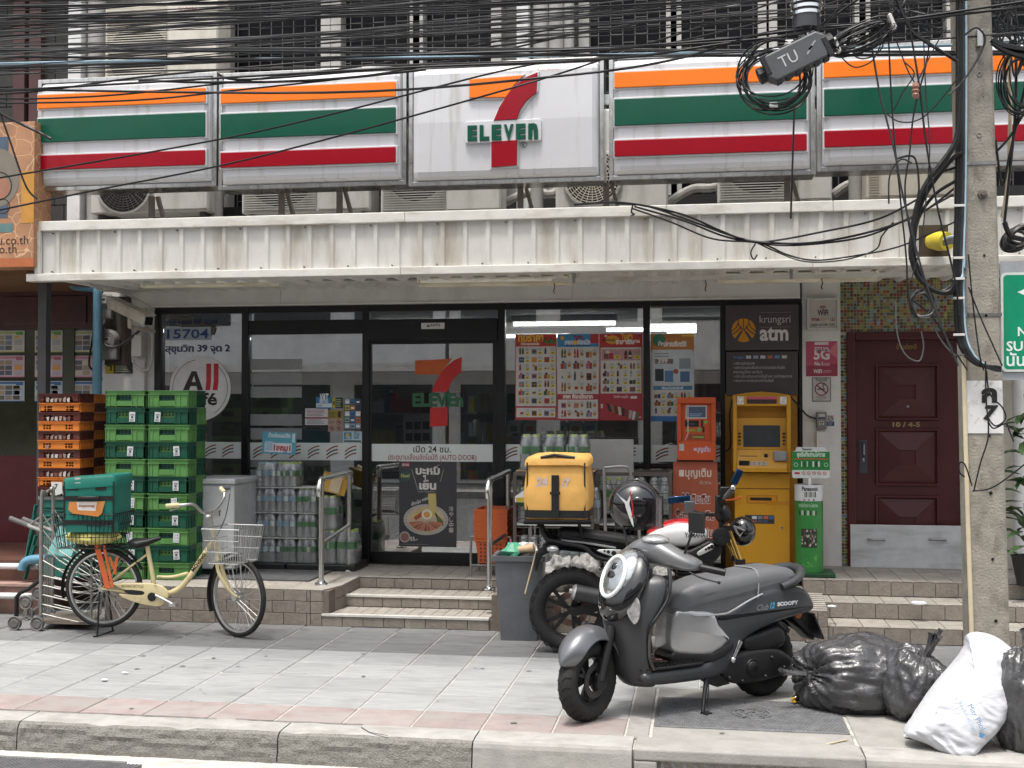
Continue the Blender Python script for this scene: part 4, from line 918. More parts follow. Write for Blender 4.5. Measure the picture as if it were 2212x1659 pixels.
# ================================================================== air conditioner units
m_acw=mat('unit_white',(.55,.545,.52),.5,var=.06,sc_=4,dirt=('#7d776a',.6,(5,5,1.2),.52,.78));m_acc=mat('unit_cream',(.58,.55,.48),.5,var=.06,dirt=('#7d7462',.5,(4,4,1.5),.5,.78))
def fan_unit(lab,pxa,pxb,pyb,hgt,Yf,kind,gc=None,gr_=None,split=.6,mm=None,z0=None):
 mm=mm or m_acw;A,B_=at(pxa,pyb,Yf),at(pxb,pyb,Yf);x0,x1=A.x,B_.x;z0=A.z if z0 is None else z0
 t=thing('air_conditioner',lab,'air conditioner',((x0+x1)/2,Yf+.15,z0),group='air conditioner units behind the sign boxes')
 MB().box(x0,Yf,z0,x1,Yf+.32,z0+hgt).build('casing',mm,t,bevel=.012)
 xs_=x0+(x1-x0)*split
 MB().box(xs_,Yf-.012,z0+.02,x1-.01,Yf-.001,z0+hgt-.02).build('side_panel',mm,t,bevel=.006)
 cx=x0+(xs_-x0)*.52 if gc is None else ax(gc[0],Yf,gc[1]);cz=z0+hgt*.5 if gc is None else at(gc[0],gc[1],Yf).z
 rr=min((xs_-x0)*.46,hgt*.45) if gr_ is None else gr_
 b=MB();b.M=face_m((cx,Yf-.003,cz));b.disc(0,0,rr,0,None,40);b.build('fan_opening',m_dark,t)
 if kind=='louvre':
  b=MB();n=int(hgt/.024)
  for k in range(n):z=z0+.03+(hgt-.06)*k/n;b.box(x0+.02,Yf-.022,z,xs_-.02,Yf-.008,z+.007)
  b.build('louvre_grille',mm,t)
 else:
  b=MB();gm=m_dark if kind=='dark' else m_acc
  for k in range(1,12):b.torus((cx,Yf-.03,cz),rr*k/11.5,.0035,'Y',44,5)
  for k in range(28):q=2*pi*k/28;b.tube([(cx+rr*.12*cos(q),Yf-.034,cz+rr*.12*sin(q)),(cx+rr*.97*cos(q),Yf-.034,cz+rr*.97*sin(q))],.003,4)
  b.build('fan_guard',m_grl if kind=='dark' else gm,t);b=MB();b.torus((cx,Yf-.02,cz),rr,.012,'Y',44,6);b.ball((cx,Yf-.036,cz),(rr*.14,.01,rr*.14));b.build('guard_rim',mm,t)
 for x in (x0+.06,x1-.1):MB().box(x,Yf+.03,zt1_-.3,x+.05,Yf+.28,z0-.002).build('foot',m_grl,t)
 return t
fan_unit('white condenser with round dark guard, behind the leftmost striped sign',196,450,462,.72,10.75,'dark',(270,400),.27,.55)
fan_unit('white louvred condenser behind the second striped sign',522,800,462,.8,10.72,'louvre',None,None,.6)
fan_unit('white louvred condenser just left of the numeral sign',822,1082,462,.8,10.72,'louvre',None,None,.56)
fan_unit('white condenser with round cream guard below the numeral sign',1200,1442,455,.9,10.7,'guard',(1280,384),.255,.64)
fan_unit('white louvred condenser below the right striped sign',1550,1798,440,.8,10.65,'louvre',None,None,.72)
fan_unit('cream condenser partly hidden by cables near the pole',1872,2130,430,.75,10.6,'louvre',None,None,.12,m_acc)
o=fan_unit('tall cream condenser standing above the leftmost signs',226,470,235,1.02,10.9,'louvre',None,None,.57,m_acc,z0=at(226,235,10.9).z)
b=MB();q=at(385,24,10.88);b.M=face_m((q.x,10.886,q.z));b.text('TOSHIBA',0,0,.05,.001,'#9a3a44',bold=.02,al='LEFT',fit=.19);q2=at(412,133,10.88);b.M=face_m((q2.x,10.886,q2.z));b.rect(0,0,.09,.04,.001,'#1c1a18');b.build('lettering',PRINT,o)
# clutter of pipes and a low wall behind the units
m_lag=mat('pipe_lagging',(.33,.32,.3),.8,var=.25,bump=.4)
for k,(pa,pb) in enumerate((((455,440),(520,405)),((790,450),(815,400)),((1085,440),(1200,415)),((1440,440),(1550,400)),((1800,420),(1870,400)))):
 a,c=at(*pa,11.1),at(*pb,11.1);MB().tube(spl([a,(a+c)/2+V((0,0,.05)),c,c+V((.03,.1,.3))]),.04,10).solo('lagged_pipe',m_lag,'grey lagged coolant pipe in the gap between condensers, '+('left end','second gap','below the numeral sign','right of the round guard','near the pole')[k],'pipe',group='coolant pipes on the canopy')
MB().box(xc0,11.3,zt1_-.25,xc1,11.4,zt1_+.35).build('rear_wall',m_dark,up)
for k,p in enumerate((468,1160,1848)):x=ax(p,10.95,430);MB().tube([(x,10.95,3.2),(x,10.95,4.0)],.06,12).solo('drain_pipe',mat('pale_pipe',0),'pale vertical pipe on the canopy behind '+('the second striped sign','the numeral sign','the cream condenser')[k],'pipe',group='vertical pipes on the canopy',smooth=40)
# ================================================================== neighbour on the left
m_mar=mat('maroon_panel',(.055,.018,.017),.45,var=.2,dirt=('#1a0d0b',.4,(1,3,6),.5,.7))
m_brn=mat('brown_tile',(.11,.05,.035),.5,var=.2,dirt=('#2b1a14',.6,(3,6,3),.5,.7));m_ter=mat('terracotta_wall',(.17,.095,.075),.7,var=.2,bump=.2,dirt=('#3d2a22',.6,(3,3,2),.5,.72))
xn0,xn1=-14,xpl-.003
nb=thing('neighbour_shop','dark maroon shop front on the left with a panelled fascia','building',(xn0,YG,0))
zz=lambda py,Y_=YG:at(100,py,Y_).z
MB().box(xn0,YG-.02,zz(710),xn1,YG+.1,zz(560)).build('fascia',m_mar,nb)
for a,c in ((15,85),(100,190)):MB().box(ax(a,YG,680),YG-.035,zz(700),ax(c,YG,680),YG-.021,zz(640)).build('fascia_panel',m_mar,nb,bevel=.008)
m_olive=mat('olive_glass',(.022,.024,.012),.12,var=.3,spec=.6)
MB().box(xn0,YG+.02,zz(985),xn1,YG+.06,zz(710)).build('glass_pane',m_olive,nb)
MB().box(ax(136,YG,800),YG-.0,zz(985),ax(160,YG,800),YG+.019,zz(710)).build('window_post',mat('olive_post',(.05,.055,.035),.6),nb)
MB().box(xn0,YG+.0,.42,xn1,YG+.06,zz(985)).build('lower_panel',mat('maroon_gloss',(.09,.012,.016),.18,var=.15),nb)
MB().box(xn0,YG+.0,zz(560),xn1,YG+.3,3.1).build('upper_wall',mat('orange_band',(.3,.12,.04),.6),nb)
MB().box(xn0,9.95,3.0,xn1,YG,3.06).build('soffit',mat('brown_soffit',(.14,.075,.035),.7),nb)
nst=MB().box(xn0,9.82,0,ax(88,9.82,1290),YG+.02,.26).solo('neighbour_step',m_ter,'terracotta lower step of the shop on the left','step',kind=None)
MB().box(xn0,10.05,.26,ax(95,10.05,1250),YG+.02,.44).solo('neighbour_step',m_brn,'brown tiled upper step of the shop on the left','step')
MB().box(xn0,9.81,.24,ax(86,9.81,1280),9.95,.262).solo('step_ledge',mat('pink_ledge',(.3,.2,.17),.7,var=.2),'pinkish ledge of the lower terracotta step','ledge')
m_pvc=mat('pvc_grey',(.6,.6,.6),.35,dirt=('#6b6257',.5,(6,6,6),.52,.7));m_blue=mat('pvc_blue',(.11,.26,.36),.4,var=.1,dirt=('#3b4a50',.5,(5,5,2),.5,.75));m_blk=mat('black_plastic',(.014,.014,.015),.45,var=.2)
yy=9.98;MB().tube([at(-60,1222,yy),at(84,1224,yy)],.028,10).solo('white_pipe',m_pvc,'grey white pipe along the upper terracotta step','pipe',smooth=40)
yy=9.76;MB().tube([at(-60,1286,yy),at(84,1288,yy)],.028,10).solo('white_pipe',m_pvc,'grey white pipe along the lower terracotta step','pipe',smooth=40)
yy=9.9;MB().tube(spl([at(100,1208,yy),at(78,1208,yy),at(58,1212,yy),at(50,1222,yy),at(48,1231,yy)]),.04,14).solo('blue_elbow',m_blue,'blue drain elbow poking out beside the trolley','pipe',smooth=40)
yy=9.7;MB().tube([at(88,1252,yy),at(62,1272,yy),at(44,1280,yy),at(36,1290,yy),at(35,1336,yy)],.019,10).solo('black_pipe',m_blk,'black bent drain pipe behind the trolley wheels','pipe',smooth=30)
yy=10.6;MB().cbox(((ax(95,yy,800)),yy,1.8),(.088,.088,3.1-.5)).solo('steel_post',mat('dark_post',(.075,.075,.08),.5,var=.15),'dark grey square post in front of the listing sheets','post',bevel=.004)
def listing(k):
 def f(b,w_,h_):
  b.rect(w_*.05,h_*.86,w_*.9,h_*.1,.001,['#8fa05a','#b06a7c','#2a5a8a'][k]);b.rect(w_*.7,h_*.8,w_*.25,h_*.16,.002,['#5a8a34','#9a4a5c','#2a5a8a'][k])
  for j in range(3):
   for i in range(2 if k<2 else 3):b.rect(w_*(.05+.27*i),h_*(.1+.24*j),w_*.24,h_*.2,.001,RND.choice(['#5c5448','#8a7c68','#4a5058','#9a8c70','#6a7a8a','#c0b49a']))
  b.rect(w_*.62,h_*.66,w_*.2,h_*.1,.001,['#c9a04a','#b8a0a4','#7a9ac0'][k]);b.rect(w_*.64,h_*.32,w_*.28,h_*.24,.001,['#9a9a98','#c08a4a','#a8b4c0'][k]);lines(b,w_*.62,h_*.1,w_*.34,h_*.18,3,'#8a8a80');lines(b,w_*.62,h_*.56,w_*.34,h_*.1,2,'#9a9a90')
  b.rect(0,0,w_,h_*.05,.001,['#a8b05a','#c07a8a','#1c3f70'][k])
 return f
nm_=(('yellow green','top'),('pink','middle'),('blue','bottom'))
for k,(p0,p1) in enumerate(((714,761),(768,815),(823,868))):
 for (a,c,where) in ((-8,53,'left of the dark post'),(75,135,'half behind the dark post'),(159,222,'beside the blue pipe')):
  sheet('listing_sheet',f'property listing sheet with {nm_[k][0]} bands, {nm_[k][1]} row, {where}','notice',a,p0,c,p1,YG+.012,['#b8b4ae','#b9a8b4','#a9b4bc'][k],listing(k),th=.002,group='listing sheets in the left shop window')
# potted plant shadowy behind the glass, left
# orange crackled sign of the neighbour
def crackle():
 M=mat('crackle_orange',(.36,.185,.10),.5,var=.25,sc_=2.5);N=M.node_tree.nodes;L=M.node_tree.links;b_=N['Principled BSDF'];src=b_.inputs['Base Color'].links[0].from_socket
 vo=N.new('ShaderNodeTexVoronoi');vo.feature='DISTANCE_TO_EDGE';vo.inputs['Scale'].default_value=7;tc=N.new('ShaderNodeTexCoord');nz=N.new('ShaderNodeTexNoise');nz.inputs['Scale'].default_value=5;vm=N.new('ShaderNodeVectorMath');vm.operation='ADD'
 L.new(tc.outputs['Object'],nz.inputs[0]);L.new(tc.outputs['Object'],vm.inputs[0]);sc2=N.new('ShaderNodeVectorMath');sc2.operation='SCALE';sc2.inputs['Scale'].default_value=.12;L.new(nz.outputs['Color'],sc2.inputs[0]);L.new(sc2.outputs[0],vm.inputs[1]);L.new(vm.outputs[0],vo.inputs['Vector'])
 mr=N.new('ShaderNodeMapRange');mr.inputs[1].default_value=.0;mr.inputs[2].default_value=.025;mr.inputs[3].default_value=.8;mr.inputs[4].default_value=0;L.new(vo.outputs['Distance'],mr.inputs[0])
 mx=N.new('ShaderNodeMixRGB');mx.inputs[2].default_value=(.72,.5,.3,1);L.new(mr.outputs[0],mx.inputs[0]);L.new(src,mx.inputs[1]);L.new(mx.outputs[0],b_.inputs['Base Color']);return M
ys=9.7;A,B_=at(-150,580,ys),at(75,262,ys)
os_=thing('crackle_sign','orange crackle patterned sign board of the shop on the left','sign',(A.x,ys,A.z))
MB().box(A.x,ys,A.z,B_.x,ys+.28,B_.z).build('board',crackle(),os_,bevel=.004)
b=MB();b.M=face_m((B_.x,ys-.001,A.z));hh=B_.z-A.z;ww=B_.x-A.x;b.usecol=True
b.rect(-ww,0,ww,hh*.06,.001,'#b0643c');b.rect(-ww,hh*.24,ww*.8,hh*.06,.0012,'#5c7a78');b.rect(-ww*.12,hh*.3,ww*.12,hh*.36,.0012,'#c08a3a');b.rect(-ww*.8,hh*.34,ww*.55,hh*.56,.0011,'#4a5a6c');b.disc(-ww*.34,hh*.62,ww*.2,.0014,'#7c7468',30,hh*.2);b.ring(-ww*.34,hh*.56,ww*.13,.012,.002,'#3c2a22');b.ring(-ww*.3,hh*.42,ww*.07,.01,.002,'#3c2a22');b.disc(-ww*.33,hh*.55,ww*.1,.0017,'#a0705a',20)
b.text('uju.co.th',-.05,hh*.155,.11,.002,'#3a2a22',al='RIGHT');b.text('co.th',-.16,hh*.095,.11,.002,'#3a2a22',al='RIGHT')
b.build('printing',PRINT,os_)
# ================================================================== clutter on the left pier
m_elec=mat('meter_grey',(.2,.2,.195),.5,var=.2,dirt=('#5a544a',.4,(8,8,8),.5,.7));m_ivory=mat('ivory_plastic',(.5,.47,.41),.45,dirt=('#6b5f4b',.6,(6,6,3),.5,.7));m_wht=mat('white_plastic',(.62,.61,.58),.4,dirt=('#8b8376',.4,(6,6,3),.52,.75))
yp=YG-.08
MB().box(ax(228,yp,700),yp-.01,at(0,790,yp).z,ax(283,yp,700),yp-.001,at(0,645,yp).z).solo('wood_board',mat('old_wood',(.055,.042,.032),.8,var=.4,stretch=(8,8,1)),'weathered dark wooden board behind the meters','board')
def meter(px0,py0,px1,py1,lab):
 A,B_=at(px0,py1,yp-.012),at(px1,py0,yp-.012);t=thing('electric_meter',lab,'meter',((A.x+B_.x)/2,yp-.05,A.z));w_,h_=B_.x-A.x,B_.z-A.z;cx=(A.x+B_.x)/2
 MB().box(A.x,yp-.09,A.z,B_.x,yp-.012,A.z+h_*.45).build('terminal_box',m_elec,t,bevel=.012);MB().lathe([(w_*.52,.07),(w_*.52,.11),(w_*.42,.15),(0,.155)],20,face_m((cx,yp+.05,A.z+h_*.68))).build('cover',m_elec,t,smooth=40)
 b=MB();b.M=face_m((cx,yp-.107,A.z+h_*.68));b.rect(-w_*.22,-.03,w_*.44,.06,0,'#b8b4aa');b.rect(-w_*.15,.0,w_*.3,.02,.001,'#2a2a2a');b.build('dial',PRINT,t)
meter(217,632,248,690,'grey round meter above the security camera');meter(214,716,260,778,'grey round meter below the security camera')
MB().box(*at(283,770,yp-.09),*(V((ax(314,yp,750),yp-.001,at(0,727,yp).z)))).solo('junction_box',m_wht,'white junction box on the left pier right of the lower meter','box',bevel=.008)
def f(b,w_,h_):b.rect(0,0,w_*.3,h_,.001,'#b09a1c');lines(b,w_*.34,h_*.08,w_*.6,h_*.85,5,'#b7b99a');b.stroke([(w_*.08,h_*.75),(w_*.22,h_*.65),(w_*.2,h_*.3)],.02,.002,'#4a4010')
sheet('camera_notice','yellow and black camera warning plate on the left pier','notice',228,783,286,807,yp+.0,'#1c2014',f)
# camera: long housing pointing to the lower right
ca,cb_=at(241,655,10.95),at(321,693,10.6);dr=(cb_-ca).normalized()
cm=thing('security_camera','long ivory security camera housing on the left pier','camera',(ca+cb_)/2)
MB().bar(ca,cb_,.10,.10).build('housing',m_ivory,cm,bevel=.02);MB().bar(ca+V((0,0,.06))-dr*.02,cb_+V((0,0,.06))+dr*.03,.125,.012).build('sun_hood',m_ivory,cm,bevel=.004)
MB().bar(cb_+dr*.001,cb_+dr*.012,.075,.075).build('window',mat('lens_black',(.01,.01,.012),.08),cm);MB().tube([(ca+cb_)/2-V((0,0,.05)),(ca+cb_)/2-V((0,0,.14)),(ca+cb_)/2+V((.03,.45,-.16))],.022,8).build('bracket',m_ivory,cm)
def wire(pts,r,name,m_,lab,cat='cable',grp=None,n=6,cl=False):
 P=[at(*p) if len(p)==3 else V(p[:3]) for p in pts];b=MB();b.tube(spl(P,7,cl),r,n,closed=cl);return b.solo(name,m_,lab,cat,grp,smooth=60)
m_cab=mat('cable_black',(.007,.007,.008),.45,var=.2);m_cabg=mat('cable_grey',(.08,.08,.08),.5);m_cabw=mat('cable_white',(.55,.54,.5),.5);m_cabl=mat('cable_lightblue',(.35,.5,.6),.45);m_cabs=mat('cable_slate',(.028,.03,.033),.4)
yw=yp-.04
wire([(205,690,yw),(215,640,yw),(200,730,yw),(193,790,yw),(215,795,yw),(222,740,yw)],.012,'loose_cable',m_cab,'black cable looping down left of the meters')
wire([(245,680,yw),(222,710,yw-.05),(228,745,yw-.1),(255,748,yw-.1),(285,728,yw-.05),(303,712,yw)],.014,'loose_cable',m_cabg,'grey hose looping under the security camera')
wire([(288,775,yw),(292,790,yw),(315,800,yw),(327,780,yw),(328,700,yw),(318,655,yw),(300,640,yw)],.012,'white_conduit',m_cabw,'white conduit looping down right of the junction box','conduit')
wire([(165,594,9.95),(215,625,10.6),(262,632,10.9),(330,665,yw),(322,672,yw)],.012,'white_conduit',m_cabw,'white conduit sagging below the canopy corner','conduit')
MB().tube(spl([at(152,592,10.9),at(152,606,10.9),at(165,618,11.0),at(203,622,11.1),at(210,630,11.1),at(210,660,11.1)]),.042,12).solo('blue_pipe',m_blue,'blue drain bend under the left end of the canopy','pipe',smooth=50)
MB().tube([(ax(210,11.1,800),11.1,.3),(ax(210,11.1,800),11.1,at(210,655,11.1).z)],.045,14).solo('blue_pipe',m_blue,'blue vertical drain pipe beside the left pier','pipe',smooth=50)
MB().box(*at(250,616,10.7),*(at(288,604,10.5)+V((0,.3,0)))).solo('junction_box',m_wht,'flat white junction box under the canopy corner','box',bevel=.01)

# ================================================================== right: cash machine signs, pier notices, mosaic wall, red door
m_atmp='#4a4244'
def f(b,w_,h_):
 cx,cy,r_=w_*.25,h_*.44,w_*.165;O='#c98a12'
 b.disc(cx,cy,r_,.001,O,40)
 for s in (-1,1):
  b.poly([(cx+s*r_*q[0],cy+r_*q[1]) for q in ((0,.12),(.12,.0),(.35,-.2),(.75,-.75),(1.1,-1.1),(.3,-1.1),(.5,-.85),(.16,-.25))],.002,m_atmp)
  b.stroke([(cx+s*r_*.45,cy+r_*.92),(cx+s*r_*.42,cy+r_*.5),(cx+s*r_*.08,cy+r_*.05)],.009,.0024,m_atmp);b.stroke([(cx+s*r_*1.0,cy-r_*.1),(cx+s*r_*.6,cy+r_*.25),(cx+s*r_*.45,cy+r_*.6)],.009,.0024,m_atmp);b.stroke([(cx+s*r_*.92,cy-r_*.35),(cx+s*r_*.45,cy-r_*.02),(cx+s*r_*.2,cy+r_*.3)],.01,.0024,m_atmp)
 b.stroke([(cx,cy+r_*1.0),(cx,cy+r_*.1)],.008,.0024,m_atmp)
 b.text('krungsri',w_*.47,h_*.6,.1,.001,'#b9b0ae',al='LEFT',fit=w_*.42);b.text('atm',w_*.47,h_*.22,.2,.001,'#d8d2d0',bold=.03,al='LEFT',fit=w_*.39);b.rect(w_*.47,h_*.5,w_*.43,.003,.001,'#8f8583');b.rect(w_*.47,h_*.82,w_*.43,.003,.001,'#8f8583')
sheet('bank_sign','dark bank sign with yellow fan logo above the cash machine','sign',1567,657,1725,757,YG-.1,m_atmp,f,th=.04,bevel=.004)
def f(b,w_,h_):
 for k in range(6):b.rect(w_*(.28+.1*k),h_*.84,w_*.07,h_*.07,.001,['#c9c6c4','#8fa0b8','#c9c6c4','#a8604a','#5a8ab0','#c0b8b0'][k])
 b.text('Krungsri',w_*.18,h_*.85,.03,.001,'#5a8ac0',bold=.02,fit=w_*.15)
 for k,s in enumerate(('• บริการเบิกเงินสด','• บริการโอนเงินเพื่อชำระค่าบัตรเครดิต สินเชื่อ','  สาธารณูปโภค และอื่นๆ','• บริการโอนเงินระหว่างบัญชี และ ระหว่างธนาคาร','• สอบถามยอดเงินคงเหลือในบัญชี')):b.text(s,w_*.1,h_*(.7-.1*k),.035,.001,'#b0a8a6',al='LEFT',bold=.01,fit=w_*(.3,.72,.4,.82,.56)[k])
sheet('service_panel','dark panel listing bank services behind the cash machine','sign',1569,759,1723,853,YG-.08,'#463e40',f,th=.03)
MB().box(ax(1567,YG-.06,1000),YG-.05,.3,ax(1723,YG-.06,1000),YG+.02,at(1640,850,YG-.06).z).solo('machine_surround',mat('atm_side',(.33,.155,.012),.5),'yellow backing panel around the cash machine','panel')
MB().box(ax(1567,YG,1000),YG+.025,.3,ax(1725,YG,1000),YG+.06,2.8).solo('blank_panel',m_frame,'black blanking panel behind the bank signs','panel')
yq=YG-.062
def f(b,w_,h_):
 b.ring(w_*.5,h_*.62,w_*.14,.008,.001,'#8a2a2a',16,radians(40),radians(140));b.ring(w_*.5,h_*.62,w_*.09,.008,.001,'#8a2a2a',16,radians(40),radians(140));b.disc(w_*.5,h_*.64,w_*.025,.001,'#8a2a2a',10);b.text('WiFi',w_*.5,h_*.46,.07,.001,'#3a2a2a',bold=.03,fit=w_*.34);b.rect(w_*.2,h_*.41,w_*.6,.002,.001,'#999999');b.text('true',w_*.14,h_*.29,.05,.001,'#8a2a30',bold=.03,al='LEFT',fit=w_*.25);b.text('move',w_*.42,h_*.29,.05,.001,'#c0a878',al='LEFT',fit=w_*.26);b.rect(w_*.74,h_*.28,w_*.13,h_*.1,.001,'#2a3a40');b.text('H',w_*.805,h_*.295,.04,.002,'#c9c9c9',bold=.03);b.text('กรุณา กด รหัส 1242',w_*.5,h_*.13,.03,.001,'#4a4240',bold=.02,fit=w_*.72)
t,w_,h_=sheet('wifi_sign','white WiFi sign box high on the right pier','sign',1743,643,1812,713,yq-.06,'#b9b4ae',f,th=.06,bevel=.006)
b=MB();b.M=face_m((0,-.0002,0));
for q in ((0,0,w_,.02),(0,h_-.02,w_,.02),(0,.02,.02,h_-.04),(w_-.02,.02,.02,h_-.04)):b.box(q[0],q[1],0,q[0]+q[2],q[1]+q[3],.012)
b.build('frame',mat('sign_rim',(.5,.48,.45),.5),t,world=False,bevel=.003)
def f(b,w_,h_):
 b.poly([(0,h_*.3),(w_,h_*.36),(w_,0),(0,0)],.0008,'#93334a');b.poly([(w_*.7,h_*.7),(w_,h_),(w_,h_*.5)],.0008,'#c9707f');b.rect(w_*.28,h_*.9,w_*.44,h_*.08,.001,'#cfc4c4');b.text('true',w_*.5,h_*.72,.08,.001,'#ddd0d0',bold=.01,fit=w_*.44);b.text('5G',w_*.5,h_*.49,.13,.001,'#ddd0d0',bold=.04,fit=w_*.5);b.text('No.1',w_*.4,h_*.31,.05,.001,'#ddd0d0',bold=.03,fit=w_*.25);b.rect(w_*.54,h_*.3,w_*.22,h_*.08,.001,'#b88090');b.text('WiFi',w_*.37,h_*.09,.05,.001,'#ddd0d0',bold=.03,fit=w_*.28);lines(b,w_*.54,h_*.1,w_*.3,h_*.08,2,'#c9a0ac')
sheet('pink_poster','pink 5G poster below the WiFi sign','poster',1741,737,1809,813,yq,'#b04a63',f,th=.003)
def f(b,w_,h_):
 b.rect(w_*.06,h_*.05,w_*.88,h_*.9,.0006,'#b9b6b2');b.text('ห้ามสูบบุหรี่',w_*.5,h_*.84,.04,.001,'#3a2a2a',bold=.02,fit=w_*.6);b.ring(w_*.5,h_*.52,w_*.36,w_*.06,.0016,'#7c2024',30);b.stroke([(w_*.26,h_*.68),(w_*.74,h_*.36)],.012,.0018,'#7c2024');b.rect(w_*.28,h_*.49,w_*.4,h_*.05,.0012,'#33302c');b.stroke([(w_*.62,h_*.56),(w_*.55,h_*.62),(w_*.66,h_*.68),(w_*.55,h_*.72)],.008,.0012,'#55504a');b.text('No Smoking',w_*.5,h_*.16,.03,.001,'#5a2a2a',fit=w_*.5);lines(b,w_*.2,h_*.07,w_*.6,h_*.07,2,'#7a7470')
sheet('smoking_sign','white no smoking sign below the pink poster','sign',1754,815,1795,868,yq,'#7d7570',f,th=.003)
A,B_=at(1763,926,yq),at(1785,890,yq);t=thing('socket_box','grey socket box with a black cable on the right pier','socket',(A.x,yq,A.z));MB().box(A.x,yq-.05,A.z,B_.x,yq,B_.z).build('box_body',m_elec,t,bevel=.006)
b=MB();b.M=face_m((A.x,yq-.0505,A.z));w_,h_=B_.x-A.x,B_.z-A.z;b.rect(w_*.2,h_*.72,w_*.6,h_*.16,.001,'#c0bcb4');b.rect(w_*.15,h_*.58,w_*.7,h_*.1,.001,'#3a4456');b.rect(w_*.25,h_*.22,w_*.45,h_*.25,.001,'#c0bcb4')
for q in ((.38,.38),(.57,.38),(.47,.28)):b.disc(w_*q[0],h_*q[1],.007,.002,'#1a1a1a',8)
b.build('face',PRINT,t)
def f(b,w_,h_):b.rect(0,0,w_,h_*.4,.001,'#2f4260');lines(b,w_*.1,h_*.05,w_*.8,h_*.3,3,'#a9b4c4',.002);b.ring(w_*.5,h_*.7,w_*.36,w_*.08,.001,'#30302e',16);b.stroke([(w_*.25,h_*.6),(w_*.75,h_*.82)],.006,.0015,'#30302e')
sheet('small_notice','small white and blue notice right of the socket box','notice',1786,897,1802,920,yq,'#b8b4b0',f)
MB().box(ax(1763,yq,960),yq-.04,at(0,985,yq).z,ax(1785,yq,960),yq,at(0,927,yq).z).solo('cable_duct',m_wall,'white cable duct under the socket box','duct',bevel=.003)
wire([(1764,905,yq-.03),(1745,898,yq-.05),(1728,880,yq-.12),(1709,858,YG-.35)],.008,'power_cable',m_cab,'black power cable from the socket to the cash machine')
# mosaic wall
ym=YG-.03;MC=['#98954f','#7e9298','#5e4434','#86433a','#a07a58','#6c744a','#8a9ea2','#70543e','#9c9c60','#59603f']
m_gr2=mat('mosaic_grout',(.60,.57,.49),.8);m_mos=print_mat('mosaic_glaze',.2)
x0,x1=xq1+.001,ax(2187,ym,800);zt_=3.2;xdl,xdr=ax(1829,ym,900),ax(2112,ym,900);zdt=at(1960,717,ym).z;zfl=.375
mos=thing('mosaic_wall','wall of small multicoloured mosaic tiles round the red door','wall',(x0,ym,zfl))
MB().box(x0,ym+.004,zdt,x1,ym+.2,zt_).build('grout_bed',m_gr2,mos);MB().box(x0,ym+.004,zfl,xdl,ym+.2,zdt-.001).build('grout_bed',m_gr2,mos);MB().box(xdr,ym+.004,zfl,x1,ym+.2,zdt-.001).build('grout_bed',m_gr2,mos)
p_=.0292;prot=[]
for cc in MC:
 b=MB();b.usecol=True;b.col=H(cc);b.box(0,-.003,0,p_-.0045,.004,p_-.0045);o=b.build('mosaic_tile',m_mos,mos,world=False);prot.append(o)
used=set();spots=[]
zz0=zdt+.006;nr=int((at(1900,606,ym).z-zdt)/p_)+1;nc=int((x1-x0)/p_)
for j in range(nr):
 for i in range(nc):spots.append((x0+i*p_+.003,zz0+j*p_))
spots1=[s for s in spots if s[0]<ax(2085,ym,700)];rest=[s for s in spots if s not in set(spots1)]
for j in range(int((zdt-zfl)/p_)):
 for i in range(2):rest.append((x0+i*p_+.003,zfl+j*p_+.003))
 for i in range(3):rest.append((xdr+.004+i*p_,zfl+j*p_+.003))
RND.shuffle(spots1)
for s in spots1[:300]:
 k=RND.randrange(len(prot));loc=V((s[0],ym,s[1]))-V(mos.location)
 if k not in used:used.add(k);prot[k].location=loc
 else:inst(prot[k],mos,loc,(RND.uniform(-.03,.03),0,RND.uniform(-.03,.03)))
b=MB();b.usecol=True
for s in rest+spots1[300:]:b.col=H(RND.choice(MC));b.box(s[0],ym-.003,s[1],s[0]+p_-.0045,ym+.004,s[1]+p_-.0045)
b.build('mosaic_tiles',m_mos,mos)['kind']='stuff'
# red door
m_rdoor=mat('dark_red_door',(.072,.014,.016),.42,var=.15,sc_=3,rvar=.1,dirt=('#1d0b0a',.4,(2,2,.6),.5,.75))
dr_=thing('red_door','dark red panelled door with brass numbers and a white board','door',((xdl+xdr)/2,ym,zfl))
fw=.075
for q in ((xdl,zfl,xdl+fw,zdt),(xdr-fw,zfl,xdr,zdt)):MB().box(q[0],ym-.035,q[1],q[2],ym+.1,q[3]).build('door_frame',m_rdoor,dr_,bevel=.01)
MB().box(xdl+fw+.001,ym-.035,zdt-.07,xdr-fw-.001,ym+.1,zdt).build('door_frame',m_rdoor,dr_,bevel=.01)
leaf=MB().box(xdl+fw+.002,ym+.03,zfl,xdr-fw-.002,ym+.08,zdt-.072).build('leaf',m_rdoor,dr_)
yl=ym+.03
for (a,p0,c,p1) in ((1891,786,2028,907),(1891,926,2028,1048),(1891,1071,2028,1190)):
 A,B_=at(a,p1,yl),at(c,p0,yl);cx,cz,hw_,hh_=(A.x+B_.x)/2,(A.z+B_.z)/2,(B_.x-A.x)/2,(B_.z-A.z)/2
 b=MB();R4=lambda s,y,s2=None:[(cx-hw_*s,y,cz-hh_*(s2 or s)),(cx+hw_*s,y,cz-hh_*(s2 or s)),(cx+hw_*s,y,cz+hh_*(s2 or s)),(cx-hw_*s,y,cz+hh_*(s2 or s))]
 b.loft([R4(1,yl),R4(.99,yl-.03),R4(.93,yl-.03),R4(.88,yl-.004),R4(.25,yl-.042),R4(.245,yl-.03),R4(.01,yl-.03)]);b.build('door_panel',m_rdoor,leaf)
A,B_=at(1856,1022,yl),at(1873,951,yl);lk=MB().box(A.x,yl-.008,A.z,B_.x,yl,B_.z).build('lock_plate',mat('dark_steel',(.1,.1,.12),.35,m=.8),leaf,bevel=.002)
c=(A.x+B_.x)/2
